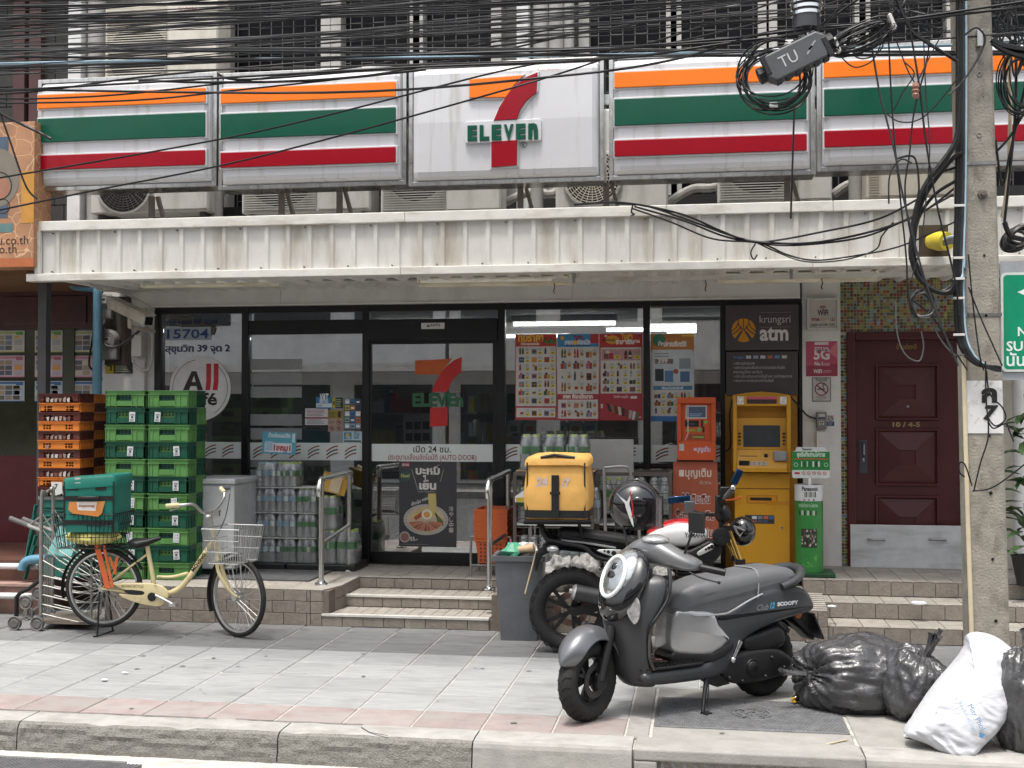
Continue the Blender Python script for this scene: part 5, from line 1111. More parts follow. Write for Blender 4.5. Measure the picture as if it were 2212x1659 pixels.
MB().tube([(c,yl-.01,B_.z-.02),(c,yl-.05,B_.z-.04),(c,yl-.05,B_.z-.13),(c,yl-.01,B_.z-.14)],.011,8).build('handle',mat('worn_steel',(.35,.35,.37),.3,m=.9),leaf);MB().ball((c,yl-.012,A.z+.12),(.014,.01,.022)).build('key_cylinder',mat('worn_steel',0),leaf)
b=MB();q=at(1958,754,yl);b.M=face_m((q.x,yl-.001,q.z));b.text('บ้านย่งหลี',0,0,.06,.001,'#8f7440',bold=.02,fit=.18);q=at(1958,922,yl);b.M=face_m((q.x,yl-.001,q.z));b.text('10 / 4-5',0,0,.06,.001,'#a08a5c',bold=.03,fit=.24);b.build('door_lettering',PRINT,leaf)
q=at(1961,878,yl-.03);MB().ball((q.x,q.y,q.z),(.012,.006,.012)).build('peephole',mat('worn_steel',0),leaf)
yb_=ym-.04;A,B_=at(1837,1253,yb_),at(2092,1136,yb_);fb=MB().box(A.x,yb_-.02,A.z,B_.x,yb_,B_.z).solo('flood_board',mat('white_board',(.56,.57,.58),.6,var=.1,dirt=('#7c7a76',.6,(1.5,3,8),.5,.72)),'grey white flood board with two handles across the foot of the red door','board',bevel=.003)
for p in (1893,2025):
 q=at(p,1165,yb_-.02);MB().tube([(q.x-.07,q.y,q.z),(q.x-.07,q.y-.03,q.z),(q.x-.03,q.y-.04,q.z),(q.x+.03,q.y-.04,q.z),(q.x+.07,q.y-.03,q.z),(q.x+.07,q.y,q.z)],.009,8).build('handle',mat('worn_steel',0),fb,smooth=60,world=False).location=-V(fb.location)
# beyond the mosaic: wall, white pipe, leaves
MB().box(x1+.001,ym+.3,0,15,ym+.6,3.2).solo('end_wall',m_wall,'pale wall beyond the mosaic at the right edge','wall')
MB().tube([(ax(2199,ym-.1,900),ym-.1,.3),(ax(2199,ym-.1,900),ym-.1,3.1)],.05,14).solo('white_pipe',m_wp,'white vertical pipe at the right edge beyond the pole','pipe',smooth=50)
m_leaf=mat('leaf_green',(.045,.085,.03),.5,var=.35,spec=.4)
pl_=thing('potted_plant','dark leafy pot plant at the right edge beyond the pole','plant',(ax(2225,10.3,1250),10.3,.375))
MB().lathe([(.1,0),(.14,.22),(.15,.24),(.13,.24),(.12,.2),(0,.2)],18,Matrix.Translation(pl_.location)).build('pot',mat('pot_black',(.02,.02,.02),.6),pl_,smooth=40)
lfm=None
for k in range(70):
 q=RND.uniform(0,2*pi);t_=RND.random();L_=RND.uniform(.14,.26);base=V((.05*cos(q),.05*sin(q),.2+t_*1.3));
 if lfm is None:
  b=MB();b.add([(0,0,0),(.4,-.16,.05),(.75,-.13,.02),(1,0,-.12),(.75,.13,.02),(.4,.16,.05),(.5,0,0)],[(0,1,6),(1,2,6),(2,3,6),(3,4,6),(4,5,6),(5,0,6)]);lfm=b.build('leaf',m_leaf,pl_,world=False,smooth=80);lfm.location=base;lfm.scale=(L_,)*3;lfm.rotation_euler=(0,RND.uniform(-.6,.5),q)
 else:inst(lfm,pl_,base,(RND.uniform(-.4,.4),RND.uniform(-.7,.5),q),(L_,)*3)
MB().tube([pl_.location+V((0,0,.2)),pl_.location+V((.02,0,.9)),pl_.location+V((-.02,.02,1.55))],.012,6).build('stem',m_leaf,pl_)
# ================================================================== concrete pole, cables
YPO=7.5
m_pole=mat('pole_concrete',(.29,.268,.228),.92,var=.2,sc_=10,bump=.5,bs=70,dirt=('#4b4335',.6,(9,9,5),.52,.72))
pA,pB=at(2100,1540,YPO),at(2187,1540,YPO);tA,tB=at(2066,0,YPO),at(2142,0,YPO)
pol=thing('utility_pole','square grey concrete utility pole with painted white patch','pole',((pA.x+pB.x)/2,YPO+.1,0))
k_=1.25;zt_=tA.z*k_
def sec(z):
 f_=(z-pA.z)/(tA.z-pA.z);a=pA.x+(tA.x-pA.x)*f_;c=pB.x+(tB.x-pB.x)*f_;return a,c
b=MB();rg=[]
for i in range(26):
 z=-.1+(zt_+.1)*i/25;a,c=sec(z);ch_=.014;w_=c-a;j=lambda s:noise.noise(V((z*4,s,1)))*.0025
 rg.append([(a+ch_,YPO+j(1),z),(c-ch_,YPO+j(2),z),(c,YPO+ch_,z),(c,YPO+w_-ch_,z),(c-ch_,YPO+w_,z),(a+ch_,YPO+w_,z),(a,YPO+w_-ch_,z),(a,YPO+ch_+j(3),z)])
b.loft(rg);b.build('shaft',m_pole,pol)
def patch(py0,py1):
 za,zb_=at(2130,py1,YPO).z,at(2130,py0,YPO).z;b=MB();n=16
 vs=[]
 for i in range(n+1):
  z=za+(zb_-za)*i/n;a,c=sec(z);vs+=[(a+.004,YPO-.004,z),(c-.004,YPO-.004,z+.004*sin(i))]
 b.add(vs,[(2*i,2*i+1,2*i+3,2*i+2) for i in range(n)])
 return b
patch(822,936).build('white_paint',mat('white_paint',(.68,.68,.67),.7,var=.1,dirt=('#8f887b',.7,(14,14,14),.58,.7)),pol)
b=MB();q=at(2137,868,YPO-.006);b.M=face_m((q.x,YPO-.0075,q.z));b.text('ก',0,0,.16,0,'#232220',bold=.05,hfit=.09);q=at(2140,905,YPO);b.M=face_m((q.x,YPO-.0075,q.z));b.text('7',0,0,.13,0,'#232220',bold=.05,hfit=.09,shear=.2);b.build('stencil',PRINT,pol)
b=MB();m_hole=mat('hole_black',(.008,.008,.008),.9)
for x,y,r_ in ((2126,552,.008),(2130,682,.008),(2137,941,.009),(2140,1065,.011),(2144,1208,.009),(2151,1341,.010),(2124,210,.004)):q=at(x,y,YPO);b.M=face_m((q.x,YPO-.004,q.z));b.disc(0,0,r_,0,None,12)
b.build('bolt_hole',m_hole,pol)
for y in (160,291):q=at(2115,y,YPO);MB().torus((q.x,YPO-.002,q.z),.012,.004,'Y',16,6).build('cast_ring',m_pole,pol)
q=at(2122,420,YPO);MB().lathe([(.03,0),(.028,.012),(.014,.014),(.012,.03),(0,.03)],6,face_m((q.x,YPO,q.z))).build('anchor_bolt',mat('rusty_screw',0),pol)
for y in (352,680):
 z=at(2120,y,YPO).z;a,c=sec(z);b=MB();b.box(a-.004,YPO-.004,z-.01,c+.004,YPO-.001,z+.01);b.box(a-.005,YPO-.004,z-.01,a-.002,YPO+.2,z+.01);b.box(c+.002,YPO-.004,z-.01,c+.005,YPO+.2,z+.01);b.build('steel_strap',m_steel,pol)
q=at(2113,75,YPO);MB().box(q.x-.015,YPO-.05,q.z-.08,q.x+.015,YPO-.001,q.z+.02).build('hook_bracket',m_steel,pol)
wire([(2070,132,YPO-.0),(2074,300,YPO-.0),(2080,700,YPO-.01),(2090,1090,YPO-.01),(2099,1370,YPO-.01),(2101,1500,YPO-.01)],.013,'cream_conduit',mat('cream_pipe',(.6,.52,.36),.45),'cream conduit running down the left side of the pole','conduit')
wire([(2180,130,YPO+.3),(2182,270,YPO+.3),(2176,400,YPO+.3),(2165,470,YPO+.3)],.012,'cream_conduit',mat('cream_pipe',0),'cream rod hanging right of the pole','rod')
# street sign
m_sgn=print_mat('sign_enamel',.3)
ys=7.55;A,B_=at(2163,803,ys),at(2163,589,ys);w_=.75;h_=B_.z-A.z
t=thing('street_sign','green street sign with white lettering at the right edge beside the pole','sign',(A.x,ys,A.z))
b=MB();b.usecol=True;b.col=H('#d0d4d0');b.prism(rrect(w_,h_,.03,4,w_/2,h_/2),-.003,0,face_m((0,0,0)));b.build('plate',m_sgn,t,world=False)
b=MB();b.M=face_m((0,-.001,0));b.usecol=True;b.col=H('#0f8a66');b.add([(p[0],p[1],0) for p in rrect(w_-.03,h_-.03,.022,4,w_/2,h_/2)],[tuple(range(19,-1,-1))[::-1]])
b.poly([(.095,h_*.80),(.17,h_*.86),(.17,h_*.82),(.4,h_*.82),(.4,h_*.78),(.17,h_*.78),(.17,h_*.74)],.001,'#dfe6e2');b.text('N',.095,h_*.36,.085,.001,'#dfe6e2',al='LEFT',bold=.02,fit=.05,hfit=.055);b.text('SUK',.03,h_*.21,.085,.001,'#dfe6e2',al='LEFT',bold=.02,fit=.155,hfit=.06);b.text('นันท',.03,h_*.06,.1,.001,'#dfe6e2',al='LEFT',bold=.02,fit=.16);b.build('face',m_sgn,t,world=False)
MB().box(.0,.01,-.05,w_,.016,h_+.07).build('back_plate',mat('galvanised',(.4,.42,.44),.45,m=.5),t,world=False);MB().box(-.1,.012,h_*.5,.0,.04,h_*.5+.04).build('arm',m_steel,t,world=False)
# overhead bundle
RC=random.Random(5)
G_OH='overhead cables crossing above the signs'
def over(yl,yr,sag,Y0,r,m_,lab,grp=G_OH,x0=-140,x1=2340,wob=3.0,n=11):
 pts=[]
 ph=RC.uniform(0,9)
 for i in range(n):
  t=i/(n-1);x=x0+(x1-x0)*t;y=yl+(yr-yl)*t+sag*4*t*(1-t)+wob*sin(t*7+ph);pts.append((x,y,Y0+.05*sin(t*5+ph)))
 wire(pts,r,'overhead_cable',m_,lab,'cable',grp,5)
LAB_OH='thin black overhead cable strung in the dense bundle above the signs'
for k in range(62):
 yl=4+162*(k/61)+RC.uniform(-5,5);drop=RC.uniform(110,300);
 over(yl,yl-drop+20,RC.uniform(8,32),RC.uniform(7.35,8.1),RC.choice((.0026,.003,.0035,.004,.0045,.006)),RC.choice((m_cab,m_cab,m_cab,m_cabs,m_cabg)),LAB_OH)
for k in range(10):
 yl=RC.uniform(-60,60);over(yl,yl-RC.uniform(80,150),RC.uniform(10,40),RC.uniform(7.3,8),RC.choice((.005,.006,.009)),m_cab,LAB_OH)
over(101,108,4,7.6,.009,m_cabg,'grey overhead cable running almost level across the picture');over(110,118,2,7.5,.010,m_cabs,'second almost level overhead cable just below the grey one');over(142,92,3,7.6,.010,m_cabl,'light blue overhead cable among the black ones')
# lower loose ones over the signs
for k,(pts,r) in enumerate((([(-60,392),(0,384),(553,285),(1106,148),(1310,122),(1700,35),(1900,-30)],.007),([(-40,462),(190,414),(553,340),(1106,190),(1400,95),(1750,-20)],.007),([(-40,205),(90,196),(330,164),(720,130),(1106,95),(1600,10)],.008),([(-40,212),(85,213),(250,205),(430,186),(560,170),(880,128),(1250,50)],.007),([(-40,222),(85,222),(300,216),(500,196),(880,150),(1300,60)],.007),([(-20,230),(20,255),(80,284),(110,300)],.012),([(-10,215),(20,300),(55,400),(80,430)],.009),([(470,160),(520,172),(720,158),(900,140),(1100,118)],.009),([(300,174),(480,178),(700,172),(920,150)],.01))):
 wire([(x,y,8.3 if k<5 or k>6 else 9.4) for x,y in pts],r,'slack_cable',m_cab,('thin slack cable crossing all sign boxes, upper of the long two','thin slack cable crossing all sign boxes, lower of the long two','slack cable across the top of the left signs','slack cable crossing the leftmost orange stripe, upper','slack cable crossing the leftmost orange stripe, lower','thick black cable between the orange board and the first sign','drooping black cable over the orange board','slack cable lying along the top of the second sign','slack cable lying along the top of the first two signs')[k])
# near the pole: heavier lines to the bracket
for k,(pts,r) in enumerate((([(-140,190),(700,200),(1200,165),(1450,130),(1659,70),(1800,62),(1950,42),(2075,24),(2300,-10)],.008),([(-140,120),(900,128),(1500,90),(1745,62),(1930,48),(2080,30),(2320,2)],.009),([(-140,205),(800,150),(1300,128),(1560,95),(1745,66),(1810,20),(1845,-30)],.008),([(-140,150),(900,118),(1300,105),(1600,88),(1745,68),(1800,35),(1880,-20)],.008),([(1930,-20),(1965,60),(2000,90),(2068,132)],.011),([(2142,85),(2170,100),(2230,110)],.02),([(2143,92),(2175,112),(2230,128)],.016))):
 wire([(x,y,7.35) for x,y in pts],r,'strain_cable',m_cab,'black cable pulled towards the pole, '+('upper of the two crossing the pole','lower of the two crossing the pole','bending up beside the splice case','rising behind the splice case','slanting to the pole edge','thick one right of the pole','thin one right of the pole')[k])
# hanging strands left of the pole
hang=[([(1878,70),(1900,200),(1913,250),(1935,340),(1950,420),(1985,560),(2010,640),(2040,720),(2070,790)],.006),([(1918,50),(1925,200),(1932,300),(1940,380),(1947,450),(1958,560),(1962,640),(1985,690)],.005),
  ([(1962,40),(1985,180),(1998,290),(2012,380),(2030,470),(2062,600),(2072,680)],.006),([(1995,80),(2000,200),(2008,300),(2005,380),(1990,520),(1970,600)],.004),([(2010,20),(2004,120),(1975,240),(1965,330),(1955,420),(1975,545),(2000,620),(2035,700)],.005),
  ([(1935,85),(1960,150),(1978,182)],.004),([(2045,60),(2020,100),(1990,160),(1980,182)],.004),([(1955,135),(1975,160),(1950,200),(1930,240)],.004),([(2075,160),(2060,180),(2010,240),(1975,262),(1940,262),(1915,245)],.004),
  ([(1810,115),(1835,140),(1855,145),(1885,130),(1903,95)],.004),([(2085,75),(2110,60),(2128,85),(2110,130),(2080,175),(2050,205)],.006),([(1936,343),(1975,340),(1985,400),(1980,440)],.006),([(1920,440),(1922,380),(1945,345),(1970,352)],.005)]
for k,(pts,r) in enumerate(hang):wire([(x,y,7.3+.02*(k%5)) for x,y in pts],r,'hanging_cable',m_cab if k%3 else m_cabs,'thin cable dangling between the splice case and the pole','cable','thin cables dangling left of the pole')
# thick twisted drop bundle
tw=[[(2075,200),(2068,290),(2050,330),(2005,390),(1982,440),(1972,500),(1968,550),(1985,600),(2020,628),(2050,630),(2066,605)],[(2072,300),(2040,350),(1998,400),(1976,460),(1970,530),(1990,600),(2030,630),(2062,612)],[(2078,330),(2055,345),(2008,405),(1985,455),(1974,520),(1978,570),(2005,618),(2045,634),(2066,618)],[(2080,380),(2062,392),(2020,420),(1985,470),(1973,540),(1995,606)],[(2066,360),(2015,380),(1990,420),(1975,480),(1966,560)]]
for k,p in enumerate(tw):wire([(x,y,7.38+.03*k) for x,y in p],(.015,.012,.014,.01,.01)[k],'drop_cable',m_cab,'thick black cable in the heavy loop hanging left of the pole','cable','thick cables in the loop left of the pole',8)
run=[2063,2069,2075,2081]
for k,x in enumerate(run):wire([(x+6,-20,YPO-.03-.01*(k%2)),(x+6,200,YPO-.04),(x+4,430,YPO-.04),(x,560,YPO-.05),(x+1,650,YPO-.05),(x+6,725,YPO-.05),(x+22,765,YPO-.06),(2115+4*k,788,YPO-.06),(2162,795+3*k,YPO-.05)],.013 if k<3 else .007,'riser_cable',(m_cab,m_cab,m_cabs,m_cabl)[k],('black riser cable along the pole, outer','black riser cable along the pole, inner','grey riser cable along the pole','light blue riser cable along the pole')[k])
for k,y in enumerate((444,557,602,644,723)):
 q=at(2072,y,YPO-.07);MB().box(q.x-.034,YPO-.075,q.z-.007,q.x+.032,YPO-.068,q.z+.007).solo('cable_tie',m_wht,'white cable tie round the riser cables','cable tie','white ties on the riser cables',bevel=.002)
# bundle swooping over the canopy face
yb=9.62
sw=[[(1240,442),(1345,438),(1470,462),(1560,500),(1620,520),(1720,526),(1800,518),(1900,495),(1990,460),(2070,400)],[(1330,440),(1400,446),(1500,480),(1600,515),(1700,530),(1850,515),(1950,478),(2060,420)],[(1370,446),(1480,478),(1570,512),(1650,522),(1780,500),(1900,472),(2000,420)],[(1365,450),(1450,480),(1540,516),(1640,525),(1700,550),(1760,562),(1850,552),(1950,530),(2065,478)],[(1630,522),(1680,545),(1740,565),(1820,562),(1890,540),(1905,510),(1930,480)]]
for k,p in enumerate(sw):wire([(x,y,yb-.3*max(0,(x-1700)/400)*3) for x,y in p],(.009,.008,.008,.007,.006)[k],'swag_cable',m_cab,'black cable in the bundle sagging across the canopy face','cable','cables sagging across the canopy face')
wire([(1632,526,yb),(1622,545,yb),(1628,560,yb),(1636,550,yb)],.006,'cable_end',m_cab,'loose curled cable end hanging on the canopy face')
wire([(1367,443,yb),(1364,458,yb),(1370,463,yb),(1362,466,yb)],.007,'cable_end',m_cab,'loose knotted cable end at the canopy top')
MB().bar(at(1716,228,8.4),at(1708,472,8.4),.03,.012).solo('black_rod',m_blk,'thin black rod hanging below the cable coil','rod')
# coils, splice case, clamp, insulator
def coil(cx,cy,rx,ry,Yc,n,rot,lab,m_=m_cab,sp=.05,r=.0058):
 q=at(cx,cy,Yc);d_=q.y*1.0;s=(at(cx+100,cy,Yc)-q).length/100;b=MB();t=thing('cable_coil',lab,'cable coil',q)
 for k in range(n):
  R1,R2=rx*s*RC.uniform(.82,1.05),ry*s*RC.uniform(.82,1.05);o=V((RC.uniform(-.02,.02),RC.uniform(-sp,sp),RC.uniform(-.02,.02)));p=[]
  for i in range(30):
   a=2*pi*i/30;x,z=R1*cos(a),R2*sin(a);p.append(q+o*1.8+V((x*cos(rot)-z*sin(rot),.02*sin(a*2+k),x*sin(rot)+z*cos(rot))))
  MB().tube(p,r*RC.uniform(.7,1.2),6,closed=True).build('cable_loop',m_ if k%3 else m_cabs,t,smooth=60)
 return t,q,s
t,q,s=coil(1676,166,78,70,7.35,11,.0,'round coil of black cable hanging left of the splice case')
for a in (radians(70),radians(265)):p=q+V((78*s*cos(a),-.07,70*s*sin(a)));MB().cbox(p,(.05,.05,.03)).build('tie',m_wht,t,bevel=.005)
t,q,s=coil(1862,80,74,20,7.3,12,radians(22),'flattened coil of black cable between splice case and pole')
for dx in (-62,66):p=q+V((dx*s*cos(.38),-.06,dx*s*sin(.38)));MB().cbox(p,(.02,.05,.09),rm=Matrix.Rotation(-.38,3,'Y')).build('tie',m_wht,t,bevel=.005)
coil(1868,95,40,28,7.33,4,radians(15),'smaller drooping coil below the flattened coil')
coil(2200,175,42,74,7.55,9,.1,'coil of black cable hanging right of the pole')
coil(1990,655,26,30,7.4,3,.2,'small loose loops hanging before the mosaic wall',m_cabg,.02,.006)
coil(2195,520,30,22,9.5,5,.6,'knot of thick cable before the canopy right of the pole',m_cab,.06,.018)
RCx=RC
for k in range(9):wire([(1930+RC.uniform(-20,30),10+RC.uniform(-20,30),7.45),(1950+RC.uniform(-30,60),40+RC.uniform(-25,30),7.4),(1990+RC.uniform(-40,40),20+RC.uniform(-20,40),7.42),(2030+RC.uniform(-30,30),50+RC.uniform(-40,30),7.45)],.005,'tangled_wire',m_cabs,'thin wire in the tangle at the top left of the pole','cable','tangled wires beside the pole top')
for k in range(12):wire([(2150+RC.uniform(-5,10),RC.uniform(0,90),7.6),(2175+RC.uniform(-15,15),RC.uniform(0,130),7.6),(2200+RC.uniform(-15,15),RC.uniform(0,170),7.6),(2230,RC.uniform(0,150),7.6)],.006,'tangled_wire',m_cabs,'thin wire in the tangle right of the pole top','cable','tangled wires right of the pole')
for k,(pts,r) in enumerate((([(2150,300),(2165,400),(2180,340),(2200,250),(2230,120)],.008),([(2195,110),(2192,260),(2170,480)],.009),([(2150,330),(2185,290),(2230,210)],.008),([(2170,480),(2185,510),(2230,520)],.016))):wire([(x,y,7.7) for x,y in pts],r,'hanging_cable',m_cab,'dangling cable right of the pole','cable','cables dangling right of the pole')
# lower strands on the pole
for k,(pts,lab) in enumerate((([(2092,550),(2100,640),(2115,760),(2125,800)],'thin wire down the pole above the white patch'),([(2092,620),(2120,690),(2165,790)],'thin wire slanting over the pole to the sign'),([(2129,780),(2130,860),(2135,940),(2118,1000),(2105,1055),(2106,1060),(2150,1050),(2230,990)],'thin wire over the painted pole patch, kinking left'),([(2131,800),(2138,850),(2165,880),(2172,905),(2150,920),(2132,900),(2145,925),(2172,915),(2180,930),(2190,955)],'curled wire over the stencil on the pole'),([(2084,1030),(2073,1020),(2073,1000),(2085,1005),(2100,1050)],'thin loop of wire left of the pole foot'),([(1935,650),(1938,720),(1955,765),(1985,780),(1995,750),(1990,715)],'pale wire loop hanging before the red door'),([(2030,660),(2015,690),(2030,730),(2060,765),(2084,766)],'pale wire sagging before the red door frame'),([(1958,640),(2010,680),(2050,740),(2090,800)],'black strand slanting before the red door'))):wire([(x,y,7.42) for x,y in pts],.0045,'thin_wire',m_cabg if 'pale' in lab else m_cab,lab)
A_,B2=at(1652,160,7.25),at(1786,94,7.25);d_=(B2-A_).normalized();c_=(A_+B2)/2;m_case=mat('case_grey',(.075,.08,.085),.5,var=.15)
t=thing('splice_case','grey splice case with TU written on it, hanging on the cables','splice case',c_);up_=V((0,0,1))-d_*d_.z;up_.normalize()
Mx=Matrix((d_,up_,d_.cross(up_))).transposed().to_4x4();Mx.translation=c_
b=MB();b.M=Mx;L2=(B2-A_).length/2;b.prism([(-L2,-.045),(-L2*.8,-.085),(L2*.8,-.085),(L2,-.045),(L2,.045),(L2*.8,.085),(-L2*.8,.085),(-L2,.045)],-.05,.065);b.build('case_body',m_case,t,bevel=.012)
b=MB();b.M=Mx
for k in range(6):b.cbox((-L2*.75+k*L2*.3,-.092,.03),(.035,.02,.05));
for k in range(6):b.cbox((-L2*.75+k*L2*.3,.092,.0),(.03,.015,.06))
b.build('latch',m_blk,t,bevel=.004);b=MB();b.M=Mx
for s_ in (-1,1):b.tube([(s_*L2,0,0),(s_*(L2+.04),0,0)],.05,10);b.cbox((s_*L2*.92,-.03*s_,.05),(.03,.12,.04))
b.build('end_seal',m_blk,t,bevel=.004);b=MB();b.M=Mx @ Matrix.Translation((0,0,.066));b.text('TU',-.05,-.03,.1,.001,'#b9bcbc',bold=.0,fit=.11);b.stroke([(.06,-.02),(.1,.01),(.08,.0),(.13,.03)],.012,.001,'#8b9094');b.build('chalk_lettering',PRINT,t)
wire([(1745,70,7.35),(1755,95,7.3),(1770,110,7.28)],.018,'hanger_cable',m_cab,'short hanger holding the splice case')
q=at(1742,28,7.4);t=thing('clamp_drum','shiny ribbed drum hanging from the top edge above the splice case','clamp',q)
for k in range(5):MB().lathe([(.1-.006*k,.07-k*.035),(.1-.006*k,.05-k*.035)],18,Matrix.Translation(q)).build('rib',mat('chrome',(.7,.7,.7),.12,m=1),t,smooth=30)
MB().lathe([(0,.14),(.08,.13),(.085,-.1),(.05,-.13),(0,-.13)],18,Matrix.Translation(q)).build('drum',mat('smoked_glass',(.05,.05,.055),.1),t,smooth=30)
q=at(1978,195,7.3);t=thing('egg_insulator','small brown ceramic insulator hanging in the cables','insulator',q);MB().lathe([(0,.05),(.018,.04),(.022,.02),(.014,.008),(.024,-.002),(.014,-.014),(.022,-.026),(.012,-.05),(0,-.05)],14,Matrix.Translation(q)).build('body',mat('brown_ceramic',(.3,.15,.11),.3),t,smooth=30)
# yellow sleeve in the hole of the canopy
q0,q1=at(2012,521,9.72),at(2046,521,9.55);t=thing('yellow_sleeve','yellow taped cable sleeve in a hole of the canopy','cable sleeve',q0);MB().tube([q0,(q0+q1)/2,q1],[.06,.075,.07],14).build('sleeve',mat('yellow_tape',(.5,.4,.03),.4,var=.2),t,smooth=40);MB().box(q0.x-.09,9.745,q0.z-.15,q0.x+.13,9.75,q0.z+.13).build('hole',mat('hole_brown',(.05,.035,.02),.9),t)
for k in range(4):wire([(2040,518+3*k,9.5),(2062,512+4*k,8.6),(2078,530+6*k,7.6),(2080+k,600,7.44)],.014,'sleeve_cable',(m_cabl,m_cabg,m_cab,m_cabg)[k],'cable bending from the yellow sleeve onto the pole, '+('light blue','upper grey','black','lower grey')[k])
# ================================================================== crates on the left
m_cg1=mat('crate_light_green',(.085,.22,.06),.42,var=.12,rand=.06,dirt=('#5d7a52',.5,(7,7,7),.52,.75));m_cg2=mat('crate_dark_green',(.006,.062,.035),.42,var=.15,rand=.06,dirt=('#2f5a45',.4,(7,7,7),.55,.8))
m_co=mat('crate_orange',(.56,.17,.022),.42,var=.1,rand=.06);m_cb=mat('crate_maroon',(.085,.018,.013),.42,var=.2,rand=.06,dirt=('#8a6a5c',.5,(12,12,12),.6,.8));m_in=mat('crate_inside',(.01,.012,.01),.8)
def crate(w_,d_,h_,ma,mb_,label,grp,big):
 t=thing('crate',label,'crate',(0,0,0),0,grp);ft=.45*d_;th=.012;hw=w_/2
 def half(y0,y1,front):
  b=MB();b.box(-hw+.014,y0,0,hw-.014,y1,.012)
  for s in (-1,1):
   b.box(s*hw-(.014 if s>0 else 0),y0,.0,s*hw+(.014 if s<0 else 0),y1,h_*.72);b.box(s*hw-.008,y0,h_*.72,s*hw+.008,y1,h_*.76);b.box(s*hw-.008,y0,h_-.008,s*hw+.008,y1,h_-.001)
   b.box(s*hw-(.010 if s>0 else 0),y0,h_*.76,s*hw+(.010 if s<0 else 0),y1,h_-.008)
   k=y0+.02
   while k<y1-.01:b.box(s*hw-.006,k,.004,s*hw+.006,k+.006,h_*.72);k+=.05
  yf=y0 if front else y1-th;so_=-.004 if front else .004
  if big:
   b.box(-hw,yf,0,-hw*.46,yf+th,h_*.74);b.box(hw*.3,yf,0,hw,yf+th,h_*.74);b.box(-hw*.46,yf,0,hw*.3,yf+th,h_*.40);b.box(-hw,yf+(.0 if front else 0),h_*.76,-hw*.46,yf+th,h_-.008);b.box(hw*.3,yf,h_*.76,hw,yf+th,h_-.008)
   b.box(-hw*.46,yf,h_*.8,hw*.3,yf+th,h_-.008);b.box(-hw*.42,yf+so_*1.2,h_*.1,hw*.26,yf+th+so_,h_*.13)
   for x in (-.97,-.8,-.5,.32,.55,.9):b.box(hw*x,yf-.006*(1 if front else-1),.003,hw*x+.006,yf+th-.001,h_*.74)
  else:
   for x0,x1,nh in ((-.95,-.78,0),(-.78,-.5,2),(-.5,-.36,1),(-.36,.3,0),(.3,.58,2),(.58,.7,1),(.7,.97,0)):
    if not nh:b.box(hw*x0,yf,0,hw*x1,yf+th,h_*.74);continue
    z0=0
    for a,c in ((0,.16),(.36,.44),(.64,.74)):b.box(hw*x0,yf,h_*a,hw*x1,yf+th,h_*c)
    for q in range(nh+1):xx=hw*(x0+(x1-x0)*q/nh);b.box(xx-.004,yf+.001,0,xx+.004,yf+th-.001,h_*.74)
   b.box(-hw,yf,h_*.77,hw,yf+th,h_-.008)
  b.box(-hw,yf-.008*(1 if front else-1),h_*.73,hw,yf+th,h_*.77);b.box(-hw,yf-.008*(1 if front else-1),h_-.008,hw,yf+th,h_-.001)
  return b
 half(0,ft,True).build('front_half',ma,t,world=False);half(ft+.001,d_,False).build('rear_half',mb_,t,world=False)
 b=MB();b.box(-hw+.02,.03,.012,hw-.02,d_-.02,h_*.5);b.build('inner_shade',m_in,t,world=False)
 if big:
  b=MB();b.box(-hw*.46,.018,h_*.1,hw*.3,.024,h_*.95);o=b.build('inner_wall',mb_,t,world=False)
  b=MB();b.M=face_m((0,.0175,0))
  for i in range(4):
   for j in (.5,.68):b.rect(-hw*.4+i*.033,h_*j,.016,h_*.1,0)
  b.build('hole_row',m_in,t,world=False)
 return t
def crlabel(t,x,k,hh):
 b=MB();b.usecol=True;b.M=face_m((x,-.009,hh*.18)) @ Matrix.Rotation(RND.uniform(-.08,.08),4,'Z');b.rect(0,0,.055,.085,0,'#c4c6c8');
 if k:b.text('ATG',.028,.055,.02,.001,'#22252a',bold=.04,fit=.035);b.rect(.018,.03,.02,.02,.001,'#3a4654');lines(b,.008,.005,.04,.02,2,'#30343a')
 else:
  for q in range(3):b.text(str(8-q),.04,.06-q*.025,.018,.001,'#3a3a3a',bold=.03);b.rect(.008,.063-q*.025,.022,.005,.001,'#9aa0a4')
 b.build('paper_tag',PRINT,t,world=False)
ycr=10.0;hg=.1515;wg,dg=.378,.37
crA=crate(wg,dg,hg,m_cg1,m_cg2,'x','green crates stacked on the platform',True);crB=crate(wg,dg,hg,m_cg2,m_cg1,'x','green crates stacked on the platform',True)
ordn=('topmost','second from the top','third from the top','fourth from the top','fifth from the top','sixth from the top','seventh from the top','eighth from the top','ninth from the top','tenth from the top','lowest');fst={}
for ci,(px,cn) in enumerate(((270,'left'),(364,'right'))):
 xc=ax(px,ycr,950)
 for k in range(11):
  lt=k%2==0;src=crA if lt else crB;lab=f"{'light' if lt else 'dark'} green fronted crate, {ordn[k]} in the {cn} green stack";loc=(xc+RND.uniform(-.004,.004),ycr+RND.uniform(-.006,.006),ZP+(10-k)*hg)
  if src.name not in fst:fst[src.name]=1;src['label']=lab;src.location=loc;src.rotation_euler[2]=.0;t=src;t2=None
  else:t=dup(src,loc,RND.uniform(-.03,.03),lab,skip=('paper_tag',))
  if not lt or k in (6,8):crlabel(t,(.03 if ci==0 else (-.13 if k==1 else .045))+RND.uniform(-.01,.01),not lt,hg)
ho=.083;wo_,do_=.395,.56;xo_=ax(127,9.98,950)
orA=crate(wo_,do_,ho,m_cb,m_co,'x','orange and maroon trays in one stack',False);orB=crate(wo_,do_,ho,m_co,m_cb,'x','orange and maroon trays in one stack',False);ztop_=at(127,850,9.98).z
